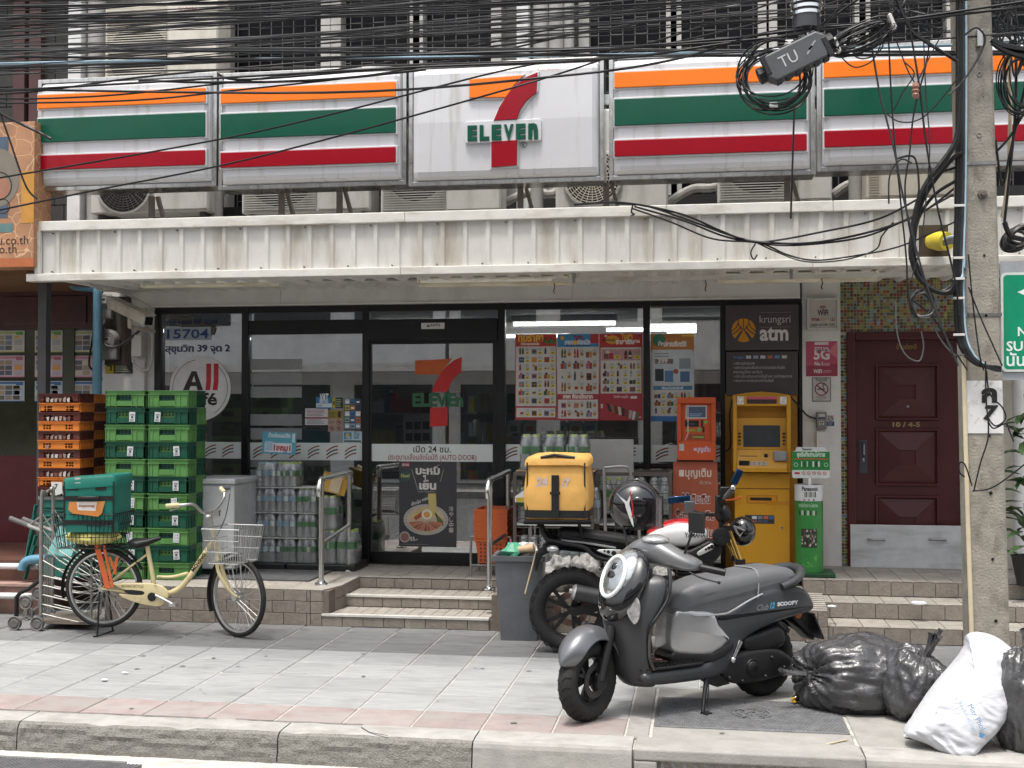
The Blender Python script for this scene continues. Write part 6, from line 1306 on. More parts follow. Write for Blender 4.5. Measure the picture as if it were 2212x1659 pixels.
for k in range(11):
 mr_=k%2==0;src=orA if mr_ else orB;lab=f"{'maroon' if mr_ else 'orange'} fronted bread tray, {ordn[k]} in its stack";loc=(xo_+RND.uniform(-.006,.006),9.98+RND.uniform(-.01,.01),ztop_-ho*(k+1))
 if src.name not in fst:fst[src.name]=1;src['label']=lab;src.location=loc;t=src
 else:t=dup(src,loc,RND.uniform(-.015,.015),lab,skip=('torn_label',))
 if mr_ or k==5:
  b=MB();b.usecol=True;b.M=face_m((0,-.0095,0))
  for q in range(6 if mr_ else 1):b.poly([(RND.uniform(-.01,.0)+x,z) for x,z in ((-.11+q*.04,.01),(-.09+q*.04,.004),(-.085+q*.04,RND.uniform(.03,.055)),(-.112+q*.04,RND.uniform(.03,.05)))],.0,RND.choice(['#b9b2ac','#8a7a72','#a09088','#6a4a40']))
  b.build('torn_label',PRINT,t,world=False)
zst=ztop_-ho*11
b=MB();b.usecol=True;q=at(122,1056,9.95);b.M=face_m((q.x,9.955,q.z));b.poly([(-.055,.06),(.05,.06),(.055,-.04),(-.01,-.06),(-.045,-.03)],0,'#c9c7c2');b.text('7',-.005,.0,.06,.001,'#2a2a2a',bold=.03);b.solo('paper_sign',PRINT,'crumpled paper with a 7 taped under the maroon trays','paper')
MB().box(xo_-.2,9.99,zst-.035,xo_+.2,10.5,zst-.003).solo('grey_board',mat('grey_ply',(.25,.25,.24),.8,var=.2),'weathered grey board under the bread trays','board')
m_fold=mat('folding_green',(.02,.13,.10),.45,var=.15,rand=.05)
fo=thing('folding_crate','x','crate',(0,0,0),0,'folded green crates under the bread trays');b=MB();b.box(-.19,0,.004,.19,.5,.07);b.build('body',m_fold,fo,world=False,bevel=.008);MB().box(-.15,-.006,.018,.13,0,.03).build('ridge',m_fold,fo,world=False,bevel=.003);MB().box(-.2,-.01,.07,.2,.5,.078).build('lip',m_fold,fo,world=False)
for k in range(5):
 loc=(xo_+.02,10.0,zst-.037-.082*(k+1));lab=f'folded green crate, {ordn[k]} under the grey board'
 if k:dup(fo,loc,RND.uniform(-.03,.03),lab)
 else:fo.location=loc;fo['label']=lab
zf=zst-.037-.41;MB().box(xo_-.19,10.0,ZP+.001,xo_+.2,10.5,zf-.002).solo('green_bin',m_fold,'dark green storage box at the bottom behind the hand truck','box',bevel=.01)
for k in range(5):
 a=at(78-2*(k%3),1090+22*k,9.95);MB().bar(a,a+V((-.05-.01*k,-.01,-.30)),.05,.012,(1,0,0)).solo('green_flap',m_fold,'hanging green crate flap at the left side of the folded crates, '+ordn[k],'flap',group='loose green flaps',bevel=.003)
# ---- hand truck
m_alu=mat('worn_steel_tube',(.30,.295,.28),.42,m=.7,var=.15,dirt=('#4b3a2a',.6,(12,12,5),.56,.75));m_rub=mat('grey_rubber',(.11,.105,.1),.8,var=.2);m_tyre=mat('tyre_rubber',(.014,.014,.014),.75,var=.25,bump=.2,bs=120,dirt=('#4b4842',.35,(10,10,10),.55,.8))
p1,p2=gr(88,1360),gr(113,1338);ht=thing('hand_truck','steel hand truck with wire sides and three wheeled feet','hand truck',p1);e=V((.44,0,0));z_=lambda v,z:V((v.x,v.y,z));tz=at(84,1068,p1.y).z
b=MB();r_=.016;b.tube(spl([z_(p1,.08),z_(p1,tz-.06),z_(p1,tz)+V((.0,.05,0)),z_(p2,tz)+V((0,-.05,0)),z_(p2,tz-.06),z_(p2,.08)],5),r_,8);b.build('frame',m_alu,ht,smooth=50)
MB().add([z_(p1,.05),z_(p1,.05)+e,z_(p2,.05)+e,z_(p2,.05),z_(p1,.062),z_(p1,.062)+e,z_(p2,.062)+e,z_(p2,.062)],[(0,3,2,1),(4,5,6,7),(0,1,5,4),(1,2,6,5),(2,3,7,6),(3,0,4,7)]).build('toe_plate',mat('rust_plate',(.18,.15,.125),.6,m=.4,var=.3),ht)
for p in (p1,p2):MB().tube([z_(p,.06)+e,z_(p,.78)+e],.010,6).build('end_rod',m_alu,ht)
for k in range(9):
 z=.1+.078*k;b=MB()
 for p in (p1,p2):b.tube([z_(p,z+.03+.05*max(0,k-4)),z_(p,z)+e*.35,z_(p,z-.03)+e*.75 if k<5 else z_(p,z-.1)+e*.75,z_(p,z-.02 if k<5 else z-.16)+e],.006,5)
 b.tube([z_(p1,z-.02 if k<5 else z-.16)+e,z_(p2,z-.02 if k<5 else z-.16)+e],.005,5);b.build('side_wire',m_alu,ht)
b=MB()
for i in range(1,7):q=p1.lerp(p2,i/7);b.tube([z_(q,.08),z_(q,.75)],.004,5)
b.build('back_wires',m_alu,ht)['kind']='stuff'
for p,nm in ((p1,''),(p2,'')):
 a=z_(p,at(84,1146,p.y).z);h_=a+V((-.27,-.02,.1));MB().tube([a,a.lerp(h_,.45)],.018,8).build('handle_arm',m_alu,ht);MB().tube([a.lerp(h_,.45),h_],.021,10).build('grip',m_rub,ht,smooth=50);MB().tube([a.lerp(h_,.4),a+V((0,0,.12))],.009,6).build('brace',m_alu,ht)
 c=z_(p,.12)+V((-.10,-.03,0));sp_=MB()
 for q in (V((-.1,0,-.065)),V((.1,0,-.065)),V((0,0,.105))):
  sp_.bar(c,c+q,.012,.04,(0,1,0));wh=MB();wh.lathe([(.0,-.014),(.03,-.016),(.04,-.008),(.054,-.016),(.058,0),(.054,.016),(.04,.008),(.03,.016),(0,.014)],20,Matrix.Translation(c+q+V((0,-.02,0))) @ Matrix.Rotation(pi/2,4,'X'));wh.build('wheel',m_rub,ht,smooth=35)
 sp_.build('wheel_star',m_alu,ht)
q=[at(x,y,Y_) for x,y,Y_ in ((105,1205,9.35),(160,1210,9.3),(178,1160,9.42),(136,1138,9.5))];nrm=V((0,-.05,.03));b=MB();b.loft([[p+nrm for p in q],q]);b.solo('teal_pad',mat('teal_cloth',(.12,.30,.28),.55,var=.2,bump=.5,bs=14),'pale teal insulated pad leaning on the hand truck','pad',bevel=.015)
# ---- freezer
A,B_=ax(400,10.3,1100),ax(506,10.3,1100);zfz=at(506,1035,10.3).z;t=thing('chest_freezer','grey white chest freezer between the green crates and the water','freezer',((A+B_)/2,10.3,ZP));m_fz=mat('freezer_white',(.40,.41,.42),.45,dirt=('#6b655c',.4,(2.5,2.5,1.5),.55,.8))
MB().box(A,10.3,ZP+.06,B_,10.95,zfz-.05).build('cabinet',m_fz,t,bevel=.015);MB().box(A-.01,10.285,zfz-.049,B_+.012,10.96,zfz).build('lid',m_fz,t,bevel=.012);MB().box(A,10.33,ZP,B_-.02,10.9,ZP+.059).build('base',m_blk,t);b=MB();b.M=face_m((B_-.14,10.2995,zfz-.11));b.rect(0,0,.11,.045,.0,'#8d9094');b.rect(.01,.012,.09,.02,.001,'#5a5f64');b.build('badge',PRINT,t)
# ---- water bottles, pack by pack
m_bot=glass_mat('bottle_plastic',(.96,.98,.98),.12,.12,.8,.16);m_film=glass_mat('shrink_film',(.98,.98,.98),.08,.16,.6,.05);m_lb=print_mat('bottle_label',.4);m_cap={'b':mat('cap_blue',(.35,.5,.56),.4),'g':mat('cap_green',(.42,.55,.12),.4),'w':mat('cap_white',(.6,.62,.62),.4)}
_bm={}
def bottle_set(k,r_,h_,cap,lc):
 b=MB();prof=[(.001,.0),(r_*.8,0),(r_,.012),(r_*.97,h_*.2),(r_,h_*.22),(r_*.96,h_*.38),(r_,h_*.4),(r_*.98,h_*.68),(r_*.8,h_*.78),(r_*.42,h_*.9),(r_*.4,h_*.95)];b.lathe(prof,10);bo=b.build('bottle',m_bot,None,world=False,smooth=50)
 b=MB();b.lathe([(r_*.45,h_*.93),(r_*.45,h_),(0.001,h_)],8);cp=b.build('cap',m_cap[cap],bo,world=False,smooth=40)
 b=MB();b.usecol=True;b.col=H(lc);n=10;z0,z1=h_*.45,h_*.66;vs=[((r_+.0012)*cos(2*pi*i/n),(r_+.0012)*sin(2*pi*i/n),z) for z in (z0,z1) for i in range(n)]
 for i in range(n):b.col=H(lc) if i not in (6,7) else H('#c9d2cc');b.add([vs[i],vs[(i+1)%n],vs[n+(i+1)%n],vs[n+i]],[(0,1,2,3)])
 b.build('label',m_lb,bo,world=False,smooth=60);return bo
BT={'A':bottle_set('A',.032,.225,'b','#7f9fb4'),'B':bottle_set('B',.032,.225,'g','#1f6a2e'),'C':bottle_set('C',.044,.31,'g','#2a7a34'),'D':bottle_set('D',.044,.31,'w','#9fb0b4')};SZ={'A':(.0655,.225),'B':(.0655,.225),'C':(.089,.31),'D':(.089,.31)};_firstb={}
def pack(k,nx,ny,x0,y0,z0,lab,grp,film=True):
 p_,h_=SZ[k];t=thing('water_pack',lab,'water pack',(x0+nx*p_/2,y0+ny*p_/2,z0),0,grp)
 for i in range(nx):
  for j in range(ny):
   o=BT[k];loc=((i-nx/2+.5)*p_,(j-ny/2+.5)*p_,0)
   if k not in _firstb:_firstb[k]=1;o.parent=t;o.location=loc
   else:dup(o,loc,RND.uniform(0,6),parent=t)
 if film:
  b=MB();a,c=nx*p_/2+.002,ny*p_/2+.002;R4=lambda s,z:[(q[0],q[1],z) for q in rrect(2*a*s,2*c*s,.03*s,2)];b.loft([R4(1,.002),R4(1.0,h_*.5),R4(.985,h_*.72),R4(.9,h_*.93),R4(.86,h_*1.0)],caps=False);b.build('shrink_film',m_film,t,world=False,smooth=60)
 return t
yw0=10.82;xw=ax(551,yw0,1100);GW='packs of drinking water stacked outside the glass';zp_=.365;pl=.2
names={'A':'blue labelled','B':'green labelled'}
for lv,row in enumerate(('ABB','AAB','AAB','AB')):
 for k,c in enumerate(row):pack(c,3,4,xw+k*.199,yw0,zp_+lv*.236,f"{names[c]} water pack, {('bottom', 'second', 'third', 'top')[lv]} layer, {('left end', 'second from left', 'third from left')[k]} of the stack",GW)
 if lv<3:MB().box(xw-.005,yw0-.01,zp_+lv*.236+.2265,xw+.6,yw0+.3,zp_+lv*.236+.2305).solo('card_sheet',mat('white_card',(.6,.6,.58),.7),f'white card sheet between water layers {("one and two", "two and three", "three and four")[lv]}','card','card sheets between the water layers')
pack('C',2,3,xw+.615,yw0-.03,zp_,'large green labelled water pack at the bottom right, behind the left handrail',GW);pack('C',2,3,xw+.795,yw0-.03,zp_,'large green labelled water pack at the far bottom right of the stack',GW);pack('C',2,3,xw+.615,yw0-.03,zp_+.317,'large green labelled water pack carrying the yellow carton',GW)
for k in range(3):MB().box(xw-.02+k*.34,yw0-.05,ZP+.002,xw+.31+k*.34,yw0+.4,zp_-.003).solo('black_pallet',m_blk,f'black plastic pallet under the water packs, {("left", "middle", "right")[k]} one','pallet','pallets under the water',bevel=.01)
q=at(715,1068,yw0);c=V((q.x,yw0+.1,zp_+.317+.32));t=thing('yellow_carton','yellow and tan carton tilted on the large water pack','box',c);MB().cbox(c+V((0,0,.1)),(.24,.16,.16),rm=Matrix.Rotation(.3,3,'Y') @ Matrix.Rotation(.3,3,'Z')).build('box_body',mat('yellow_card',(.5,.3,.06),.7),t);MB().cbox(c+V((.04,-.085,.1)),(.1,.004,.155),rm=Matrix.Rotation(.3,3,'Y') @ Matrix.Rotation(.3,3,'Z')).build('tape',mat('tan_card',(.5,.4,.27),.7),t)
def f(b,w_,h_):b.text('น้ำแร่ออลสปริง',w_*.5,h_*.76,.05,.001,'#d0dce0',bold=.03,fit=w_*.65);b.rect(w_*.08,h_*.08,w_*.8,h_*.42,.001,'#c9ccd0');b.text('1แถม1',w_*.6,h_*.17,.07,.002,'#9a2a34',bold=.06,fit=w_*.5);b.rect(w_*.1,h_*.14,w_*.22,h_*.42,.002,'#9ab4c4');b.text('103',w_*.7,h_*.06,.03,.002,'#3a5a80',bold=.03);b.rect(w_*.88,h_*.55,w_*.08,h_*.4,.001,'#b4ccd4')
t,_,_=sheet('price_card','blue price card standing on the top layer of water','sign',565,932,637,979,yw0+.03,'#4f94a8',f,th=.01);t.rotation_euler=(-.06,.04,.05)
# ---- handrails
m_ss=mat('brushed_steel',(.60,.59,.57),.24,m=1,var=.03,sc_=2)
def handrail(a,c,zt1,zt2,zm1,zm2,lab):
 t=thing('handrail',lab,'handrail',a);r_=.024;T1,T2=V((a.x,a.y,zt1)),V((c.x,c.y,zt2));d_=(T2-T1).normalized()
 b=MB();b.tube(spl([T1-d_*.07+V((0,0,-.10)),T1-d_*.075+V((0,0,-.03)),T1-d_*.02+V((0,0,.035)),T1+d_*.06+V((0,0,.04)),T1.lerp(T2,.5)+V((0,0,.04)),T2+V((0,0,.04)),T2+d_*.05+V((0,0,.02)),T2+d_*.07-V((0,0,.06))],5),r_,14);b.build('top_rail',m_ss,t,smooth=60)
 for p,T in ((a,T1),(c,T2)):MB().tube([p+V((0,0,.015)),T+V((0,0,.03))],r_*.96,14).build('post',m_ss,t,smooth=60);MB().lathe([(.055,0),(.052,.012),(.034,.02),(.03,.035),(0,.036)],18,Matrix.Translation(p)).build('foot_flange',m_ss,t,smooth=40)
 MB().tube([V((a.x,a.y,zm1)),V((c.x,c.y,zm2))],.02,12).build('mid_rail',m_ss,t,smooth=60)
a,c=gr(694,1262,ZP+.002),gr(754,1233,ZP+.002);handrail(a,c,at(690,1045,a.y).z,at(752,1030,c.y).z,at(700,1175,a.y).z,at(750,1134,c.y).z,'stainless handrail left of the entrance steps')
a,c=gr(1057,1273,ZP+.002),gr(1098,1240,ZP+.002);handrail(a,c,at(1053,1048,a.y).z,at(1100,1028,c.y).z,at(1062,1178,a.y).z,at(1096,1150,c.y).z,'stainless handrail right of the entrance steps')
MB().box(ax(440,10.45,1250),10.1,ZP+.001,ax(668,10.1,1240),10.75,ZP+.012).solo('rubber_mat',mat('mat_grey',(.075,.078,.08),.9,var=.2,bump=.4,bs=150),'dark rubber mat on the platform before the water packs','mat')
# ---- shopping baskets
m_bas=mat('basket_orange',(.46,.09,.02),.45,var=.12);xb=ax(1068,10.85,1150);zbk=at(1068,1212,10.85).z
def basket(t,full):
 b=MB();w0,d0,w1,d1,h_=.11,.17,.14,.2,.22
 R4=lambda a,c,z:[(-a,-c,z),(a,-c,z),(a,c,z),(-a,c,z)]
 b.loft([R4(w0,d0,0),R4(w1,d1,h_-.02),R4(w1+.012,d1+.012,h_-.02),R4(w1+.012,d1+.012,h_),R4(w1-.004,d1-.004,h_),R4(w0-.004,d0-.004,.006)]);b.build('basket_shell',m_bas,t,world=False)
bk=thing('shopping_basket','orange shopping basket, lowest of the nested pile, holes showing','basket',(xb,10.85,zbk),0,'nested orange shopping baskets');basket(bk,1)
for k in range(12):dup(bk,(xb+RND.uniform(-.004,.004),10.85,zbk+.025+.022*k),0,('topmost orange shopping basket of the nested pile' if k==11 else 'orange shopping basket nested in the middle of the pile'))
b=MB()
for j in range(5):
 for i in range(6):y=-.17-.03*(j*.035+.03)/.2-.002;b.box(-.1+i*.036,y-.001,.022+j*.035,-.082+i*.036,y+.001,.04+j*.035)
b.build('hole_rows',mat('basket_dark',(.12,.02,.008),.6),bk,world=False)['kind']='stuff'
st=thing('basket_stand','grey tube stand under the orange baskets','stand',(xb,10.85,ZP));
for y in (10.66,11.04):b=MB();b.tube(spl([(xb-.18,y,ZP),(xb-.18,y,zbk+.2),(xb-.14,y,zbk+.24),(xb+.14,y,zbk+.24),(xb+.18,y,zbk+.2),(xb+.18,y,ZP)],4),.011,7);b.build('tube_frame',m_alu,st,smooth=60)
MB().tube([(xb-.18,10.66,ZP+.1),(xb+.18,10.66,ZP+.1)],.009,6).build('cross_tube',m_alu,st)
# ---- litter bin
q=gr(1120,1386);bn=thing('litter_bin','tall tapered grey plastic bin between steps and motorcycle','bin',q,.05);m_bin=mat('bin_grey',(.115,.12,.13),.4,var=.12,dirt=('#5c5e60',.45,(5,5,2),.5,.75));hb=.66
R4=lambda a,c,z:[(x,y+.17,z) for x,y in rrect(2*a,2*c,.02,2)]
b=MB();b.loft([R4(.145,.14,0),R4(.19,.17,hb-.05),R4(.191,.171,hb),R4(.18,.16,hb),R4(.14,.13,.1)]);b.build('body',m_bin,bn,world=False,smooth=30)
b=MB();b.loft([R4(.192,.172,hb-.045),R4(.207,.187,hb-.04),R4(.21,.19,hb),R4(.193,.173,hb)],caps=False);b.build('rim',m_bin,bn,world=False)
m_tr1=mat('trash_white',(.5,.5,.48),.5,var=.3,sc_=20,bump=.5);m_tr2=mat('trash_green',(.10,.4,.26),.4,var=.4,sc_=9)
for k,(x,y,z,s,mm,lb) in enumerate(((-.06,.1,hb+.01,.09,m_tr2,'crumpled green plastic wrap on the grey bin'),(.06,.14,hb,.08,m_tr1,'crumpled white paper on the grey bin'),(0,.24,hb-.02,.1,m_tr1,'crumpled wrapper at the back of the grey bin'))):
 b=MB();b.ball((0,0,0),1,10,7);b.v=[tuple(q+V((x,y,z))+V(p)*s*(1+.45*noise.noise(V(p)*2.3+V((k*5,1,2))))) for p in b.v];b.solo('rubbish',mm,lb,'rubbish')
c=q+V((.05,.06,hb+.05));cup=thing('paper_cup','tan paper cup lying on the grey bin','cup',c);MB().lathe([(.026,-.06),(.036,.06),(.039,.062),(.034,.064)],14,Matrix.Translation(c) @ Matrix.Rotation(1.45,4,'Y')).build('cup_body',mat('cup_tan',(.5,.36,.22),.6),cup,smooth=40)
MB().tube([q+V((.14,-.03,hb+.03)),q+V((.06,-.06,hb-.28))],.006,6).solo('stick',mat('pale_wood',(.6,.5,.3),.7),'pale thin stick leaning on the bin edge','stick')
MB().tube([q+V((-.07,.09,hb)),q+V((-.075,.08,hb+.12))],.006,6).solo('straw',mat('pink_straw',(.6,.12,.3),.4),'pink drinking straw poking from the bin','straw')
# ================================================================== behind the motorcycle: cages, boards, kiosk, cash machine, battery bin
m_cage=mat('cage_brown',(.10,.085,.075),.5,m=.4,var=.15)
def cage(px0,px1,pyt,Yc,dep,lab):
 A,B_=ax(px0,Yc,1100),ax(px1,Yc,1100);zt=at(px0,pyt,Yc).z;z0=ZP+.05;t=thing('bottle_cage',lab,'cage',((A+B_)/2,Yc,ZP),0,'wire cages of water bottles');b=MB()
 for x in (A,B_-.03):
  for y in (Yc,Yc+dep):b.box(x,y,ZP,x+.03,y+.03,zt)
 for z in (z0,zt-.03):
  for y in (Yc,Yc+dep):b.box(A+.031,y+.002,z,B_-.031,y+.028,z+.03)
  for x in (A,B_-.03):b.box(x+.002,Yc+.031,z+.001,x+.028,Yc+dep-.001,z+.029)
 b.build('frame',m_cage,t,bevel=.002);n=11
 for k in range(n):z=z0+.05+(zt-z0-.08)*k/n;b=MB();b.tube([(A+.03,Yc+.01,z),(B_-.03,Yc+.01,z)],.004,5);b.tube([(B_-.01,Yc+.03,z),(B_-.01,Yc+dep,z)],.004,5);b.tube([(A+.01,Yc+.03,z),(A+.01,Yc+dep,z)],.004,5);b.build('wire',m_cage,t)
 MB().box(A+.01,Yc+.02,(z0+zt)/2-.01,B_-.01,Yc+dep,(z0+zt)/2+.005).build('shelf',mat('shelf_metal',0),t)
 return A,B_,z0,zt
A,B_,z0,zt=cage(1108,1283,1020,10.35,.55,'brown wire cage of water bottles behind the delivery box');zm=(z0+zt)/2
GC_='water packs inside the wire cages'
for k in range(4):pack('D',2,2,A+.035+k*.18,10.39,z0+.032,'clear water pack on the lower shelf of the cage behind the delivery box',GC_);pack('C' if k<2 else 'D',2,2,A+.035+k*.18,10.39,zm+.008,f'{"green labelled" if k < 2 else "clear"} water pack on the upper shelf of the cage behind the delivery box',GC_)
A2,B2,z0,zt=cage(1286,1452,1020,10.45,.5,'brown wire cage of water bottles behind the black helmet');zm=(z0+zt)/2
for k in range(3):pack('D',2,2,A2+.06+k*.2,10.49,z0+.032,'clear water pack on the lower shelf of the cage behind the helmet',GC_);pack('C' if k<1 else 'D',2,2,A2+.06+k*.2,10.49,zm+.008+.08,f'{"green labelled" if k < 1 else "white capped"} water pack on the upper shelf of the cage behind the helmet',GC_)
xg=ax(1123,10.42,980);zg=at(1123,1038,10.42).z;zg=max(zg,zt+.0)
for k in range(3):pack('C',2,3,xg+k*.21,10.4,at(1123,1019,10.35).z+.012,f'green capped large water pack on top of the cage, {("left", "middle", "right")[k]} of three','large water packs on top of the cage')
MB().box(xg-.03,10.38,at(1123,1019,10.35).z+.001,xg+.66,10.8,at(1123,1019,10.35).z+.011).solo('cage_board',m_card,'thin board on the cage under the large water packs','board')
A,B_=at(1256,1062,10.75),at(1366,950,10.75);MB().box(A.x,10.93,A.z,B_.x,10.96,B_.z).solo('white_board',mat('grey_board2',(.42,.415,.4),.7),'blank pale board standing behind the cages','board',bevel=.003)
yk=10.3;MB().tube(spl([at(1309,1260,yk),at(1307,1100,yk),at(1305,1018,yk),at(1312,1010,yk),at(1350,1008,yk),at(1360,1016,yk),at(1366,1050,yk),at(1378,1110,yk),at(1385,1250,yk)],6),.014,8).solo('trolley_handle',m_alu,'bent grey trolley handle standing before the cages','handle',smooth=60)
A,B_=at(1112,1085,10.3),at(1142,1060,10.3);t=thing('flyer_box','white and yellow flyer box hung on the cage left of the delivery box','box',A);b=MB();b.prism([(0,0),(B_.x-A.x,0),(B_.x-A.x,.13),(0,.05)],-.1,0,Matrix.Translation((A.x,10.31,A.z)) @ Matrix(((1,0,0,0),(0,0,-1,0),(0,1,0,0),(0,0,0,1))));b.build('box_body',m_wht,t);b=MB();b.M=face_m((A.x,10.308,A.z));b.rect(.01,.005,.12,.035,.0,'#b8a62a');b.build('printing',PRINT,t)
# orange payment kiosk
m_kio=mat('kiosk_orange',(.52,.085,.025),.4,var=.06);m_ban=print_mat('banner',.5);yk=10.75
A,B_=at(1463,994,yk),at(1546,858,yk);w_,h_=B_.x-A.x,B_.z-A.z;k_=thing('payment_kiosk','orange payment kiosk with small screen and banner foot','kiosk',(A.x,yk,A.z))
b=MB();b.prism([(0,0),(w_,0),(w_*1.0,h_),(.0,h_)],-.0,.02,face_m((0,.02,0)));MB().box(0,.04,0,w_,.22,h_).build('cabinet',m_kio,k_,world=False,bevel=.012)
xi0,xi1,zi0,zi1=w_*.1,w_*.89,h_*.30,h_*.9
for q in ((0,0,w_,zi0),(0,zi1,w_,h_),(0,zi0+.0,xi0,zi1),(xi1,zi0,w_,zi1)):MB().box(q[0],0,q[1]+.0005,q[2],.0395,q[3]-.0005).build('front_frame',m_kio,k_,world=False,bevel=.005)
b=MB();b.M=face_m((0,.0385,0));b.rect(w_*.22,h_*.66,w_*.55,h_*.21,0,'#c9c9c6');b.rect(w_*.25,h_*.68,w_*.49,h_*.17,.001,'#4a5a70');lines(b,w_*.3,h_*.69,w_*.4,h_*.06,2,'#9ab0d0',.002)
b.rect(w_*.2,h_*.53,w_*.36,h_*.1,.001,'#141414');b.rect(w_*.26,h_*.565,w_*.2,h_*.02,.002,'#4a4a4a');b.rect(w_*.62,h_*.52,w_*.05,h_*.12,.001,'#141414');b.rect(w_*.7,h_*.58,w_*.1,h_*.05,.001,'#8ca040');b.rect(w_*.22,h_*.455,w_*.26,h_*.035,.001,'#7f9a34');b.rect(w_*.52,h_*.45,w_*.1,h_*.07,.001,'#6f9a5a');b.rect(w_*.66,h_*.44,w_*.05,h_*.09,.001,'#141414');b.rect(w_*.28,h_*.33,w_*.44,h_*.085,.001,'#8f4a34');b.rect(w_*.4,h_*.35,w_*.3,h_*.03,.002,'#8ca040');b.stroke([(w_*.28,h_*.88),(w_*.28,h_*.42),(w_*.2,h_*.31)],.008,.0015,'#cfc4bc');b.build('controls',m_ban,k_,world=False)
b=MB();b.M=face_m((0,-.0006,0));b.text('บุญเติม',w_*.68,h_*.14,.06,.001,'#d0c4dc',bold=.02,fit=w_*.36);b.rect(w_*.43,h_*.15,w_*.06,h_*.045,.001,'#c4b8d8');b.rect(w_*.05,h_*.15,w_*.13,h_*.11,.001,'#b4b4ac');b.build('lettering',m_ban,k_,world=False)
A,B_=at(1455,1200,yk),at(1549,998,yk);wb,hb_=B_.x-A.x,B_.z-A.z;x0=A.x-at(1463,994,yk).x;zb0=A.z-at(1463,994,yk).z
MB().box(x0+.03,.06,zb0-.25,x0+wb-.03,.1,zb0+hb_+.03).build('stand',m_frame,k_,world=False)
b=MB();b.usecol=True;b.M=face_m((x0,.05,zb0));b.poly([(wb*-.04,0),(wb*1.06,0),(wb,hb_),(0,hb_)],0,'#a5573c');b.text('บุญเติม',wb*.57,hb_*.84,.1,.001,'#d6c8b8',bold=.02,fit=wb*.6);b.rect(wb*.13,hb_*.84,wb*.11,hb_*.07,.001,'#d6c8b8');b.text('เปิด 24 ชม.',wb*.74,hb_*.76,.04,.001,'#cdbfae',fit=wb*.28)
for s,y,ft in (('ตู้นี้เติมเงิน',.56,.68),('ซื้อแพ็คเสริม',.385,.9),('ได้ที่บุญเติม',.2,.8)):b.text(s,wb*.5,hb_*y,.1,.001,'#d9cfca',bold=.085,fit=wb*ft,hfit=None);b.text(s,wb*.5,hb_*y,.1,.0022,'#8a3426',bold=.02,fit=wb*ft*.98)
b.stroke([(wb*.2,hb_*.1),(wb*.8,hb_*.15)],.007,.001,'#d9cfca');b.build('banner',m_ban,k_,world=False)
# cash machine
m_atm=mat('atm_yellow',(.48,.235,.012),.42,var=.05,dirt=('#7a4a10',.3,(3,3,1),.55,.8));ya=10.72
A,B_=at(1588,1262,ya),at(1706,1022,ya);a_=thing('cash_machine','yellow cash machine with dark screen on the platform','cash machine',((A.x+B_.x)/2,ya,ZP))
MB().box(A.x,ya,ZP,B_.x,ya+.58,B_.z).build('lower_cabinet',m_atm,a_,bevel=.006)
C_,D_=at(1584,1019,ya-.06),at(1708,846,ya-.06);w_,h_=D_.x-C_.x,D_.z-C_.z;X=lambda u:C_.x+w_*u;Z=lambda u:C_.z+h_*u
b=MB();yA=ya-.06
b.prism([(X(0),Z(0)),(X(1),Z(0)),(X(1),Z(.96)),(X(.5)+.13,Z(.99)),(X(.5),Z(1.005)),(X(.5)-.13,Z(.99)),(X(0),Z(.96))],0,.42,Matrix.Translation((0,yA+.56,0)) @ Matrix(((1,0,0,0),(0,0,-1,0),(0,1,0,0),(0,0,0,1))));b.build('upper_cabinet',m_atm,a_,bevel=.006)
for u0,u1,v0,v1 in ((0,.07,0,.95),(.93,1,0,.95),(.071,.929,.82,.95)):MB().box(X(u0),yA,Z(v0),X(u1),yA+.139,Z(v1)).build('surround',m_atm,a_,bevel=.006)
b=MB();b.add([(X(.07),yA+.08,Z(.67)),(X(.93),yA+.08,Z(.67)),(X(.93),yA+.05,Z(.28)),(X(.07),yA+.05,Z(.28)),(X(.07),yA+.138,Z(.67)),(X(.93),yA+.138,Z(.67)),(X(.93),yA+.138,Z(.28)),(X(.07),yA+.138,Z(.28))],[(3,2,1,0),(0,1,5,4),(3,7,6,2)]);b.build('screen_panel',m_atm,a_)
b=MB();b.add([(X(.18),yA+.068,Z(.58)),(X(.82),yA+.068,Z(.58)),(X(.82),yA+.048,Z(.31)),(X(.18),yA+.048,Z(.31))],[(3,2,1,0)]);b.build('screen',mat('screen_dark',(.035,.04,.042),.15),a_)
for s in (.115,.885):
 for k in range(4):z=Z(.48-k*.045);MB().box(X(s)-.012,yA+.045,z-.006,X(s)+.012,yA+.07,z+.006).build('side_button',m_frame,a_,bevel=.002)
b=MB();b.add([(X(.07),yA+.05,Z(.275)),(X(.93),yA+.05,Z(.275)),(X(.93),yA-.03,Z(.05)),(X(.07),yA-.03,Z(.05)),(X(.07),yA+.138,Z(.275)),(X(.93),yA+.138,Z(.275)),(X(.93),yA-.03,Z(.0)),(X(.07),yA-.03,Z(.0)),(X(.07),yA+.138,0+Z(0)),(X(.93),yA+.138,Z(0))],[(3,2,1,0),(0,4,7,3),(1,2,6,5),(7,6,2,3)]);b.build('key_ledge',m_atm,a_)
for k in range(4):MB().box(X(.3+.08*k),yA-.022,Z(.08),X(.36+.08*k),yA-.004,Z(.13)).build('keypad',mat('key_steel',(.45,.43,.38),.4,m=.5),a_,bevel=.002)
b=MB();b.box(X(.12),yA+.02,Z(.185),X(.42),yA+.05,Z(.2));b.build('card_slot',m_frame,a_);MB().box(X(.54),yA+.015,Z(.18),X(.6),yA+.05,Z(.225)).build('reader',m_frame,a_);MB().box(X(.1),yA-.02,Z(.07),X(.28),yA+.01,Z(.14)).build('receipt_slot',m_frame,a_)
MB().box(X(.7),yA-.03,Z(.14),X(.93),yA+.05,Z(.26)).build('keypad_hood',mat('hood_grey',(.22,.22,.23),.4),a_,bevel=.012)
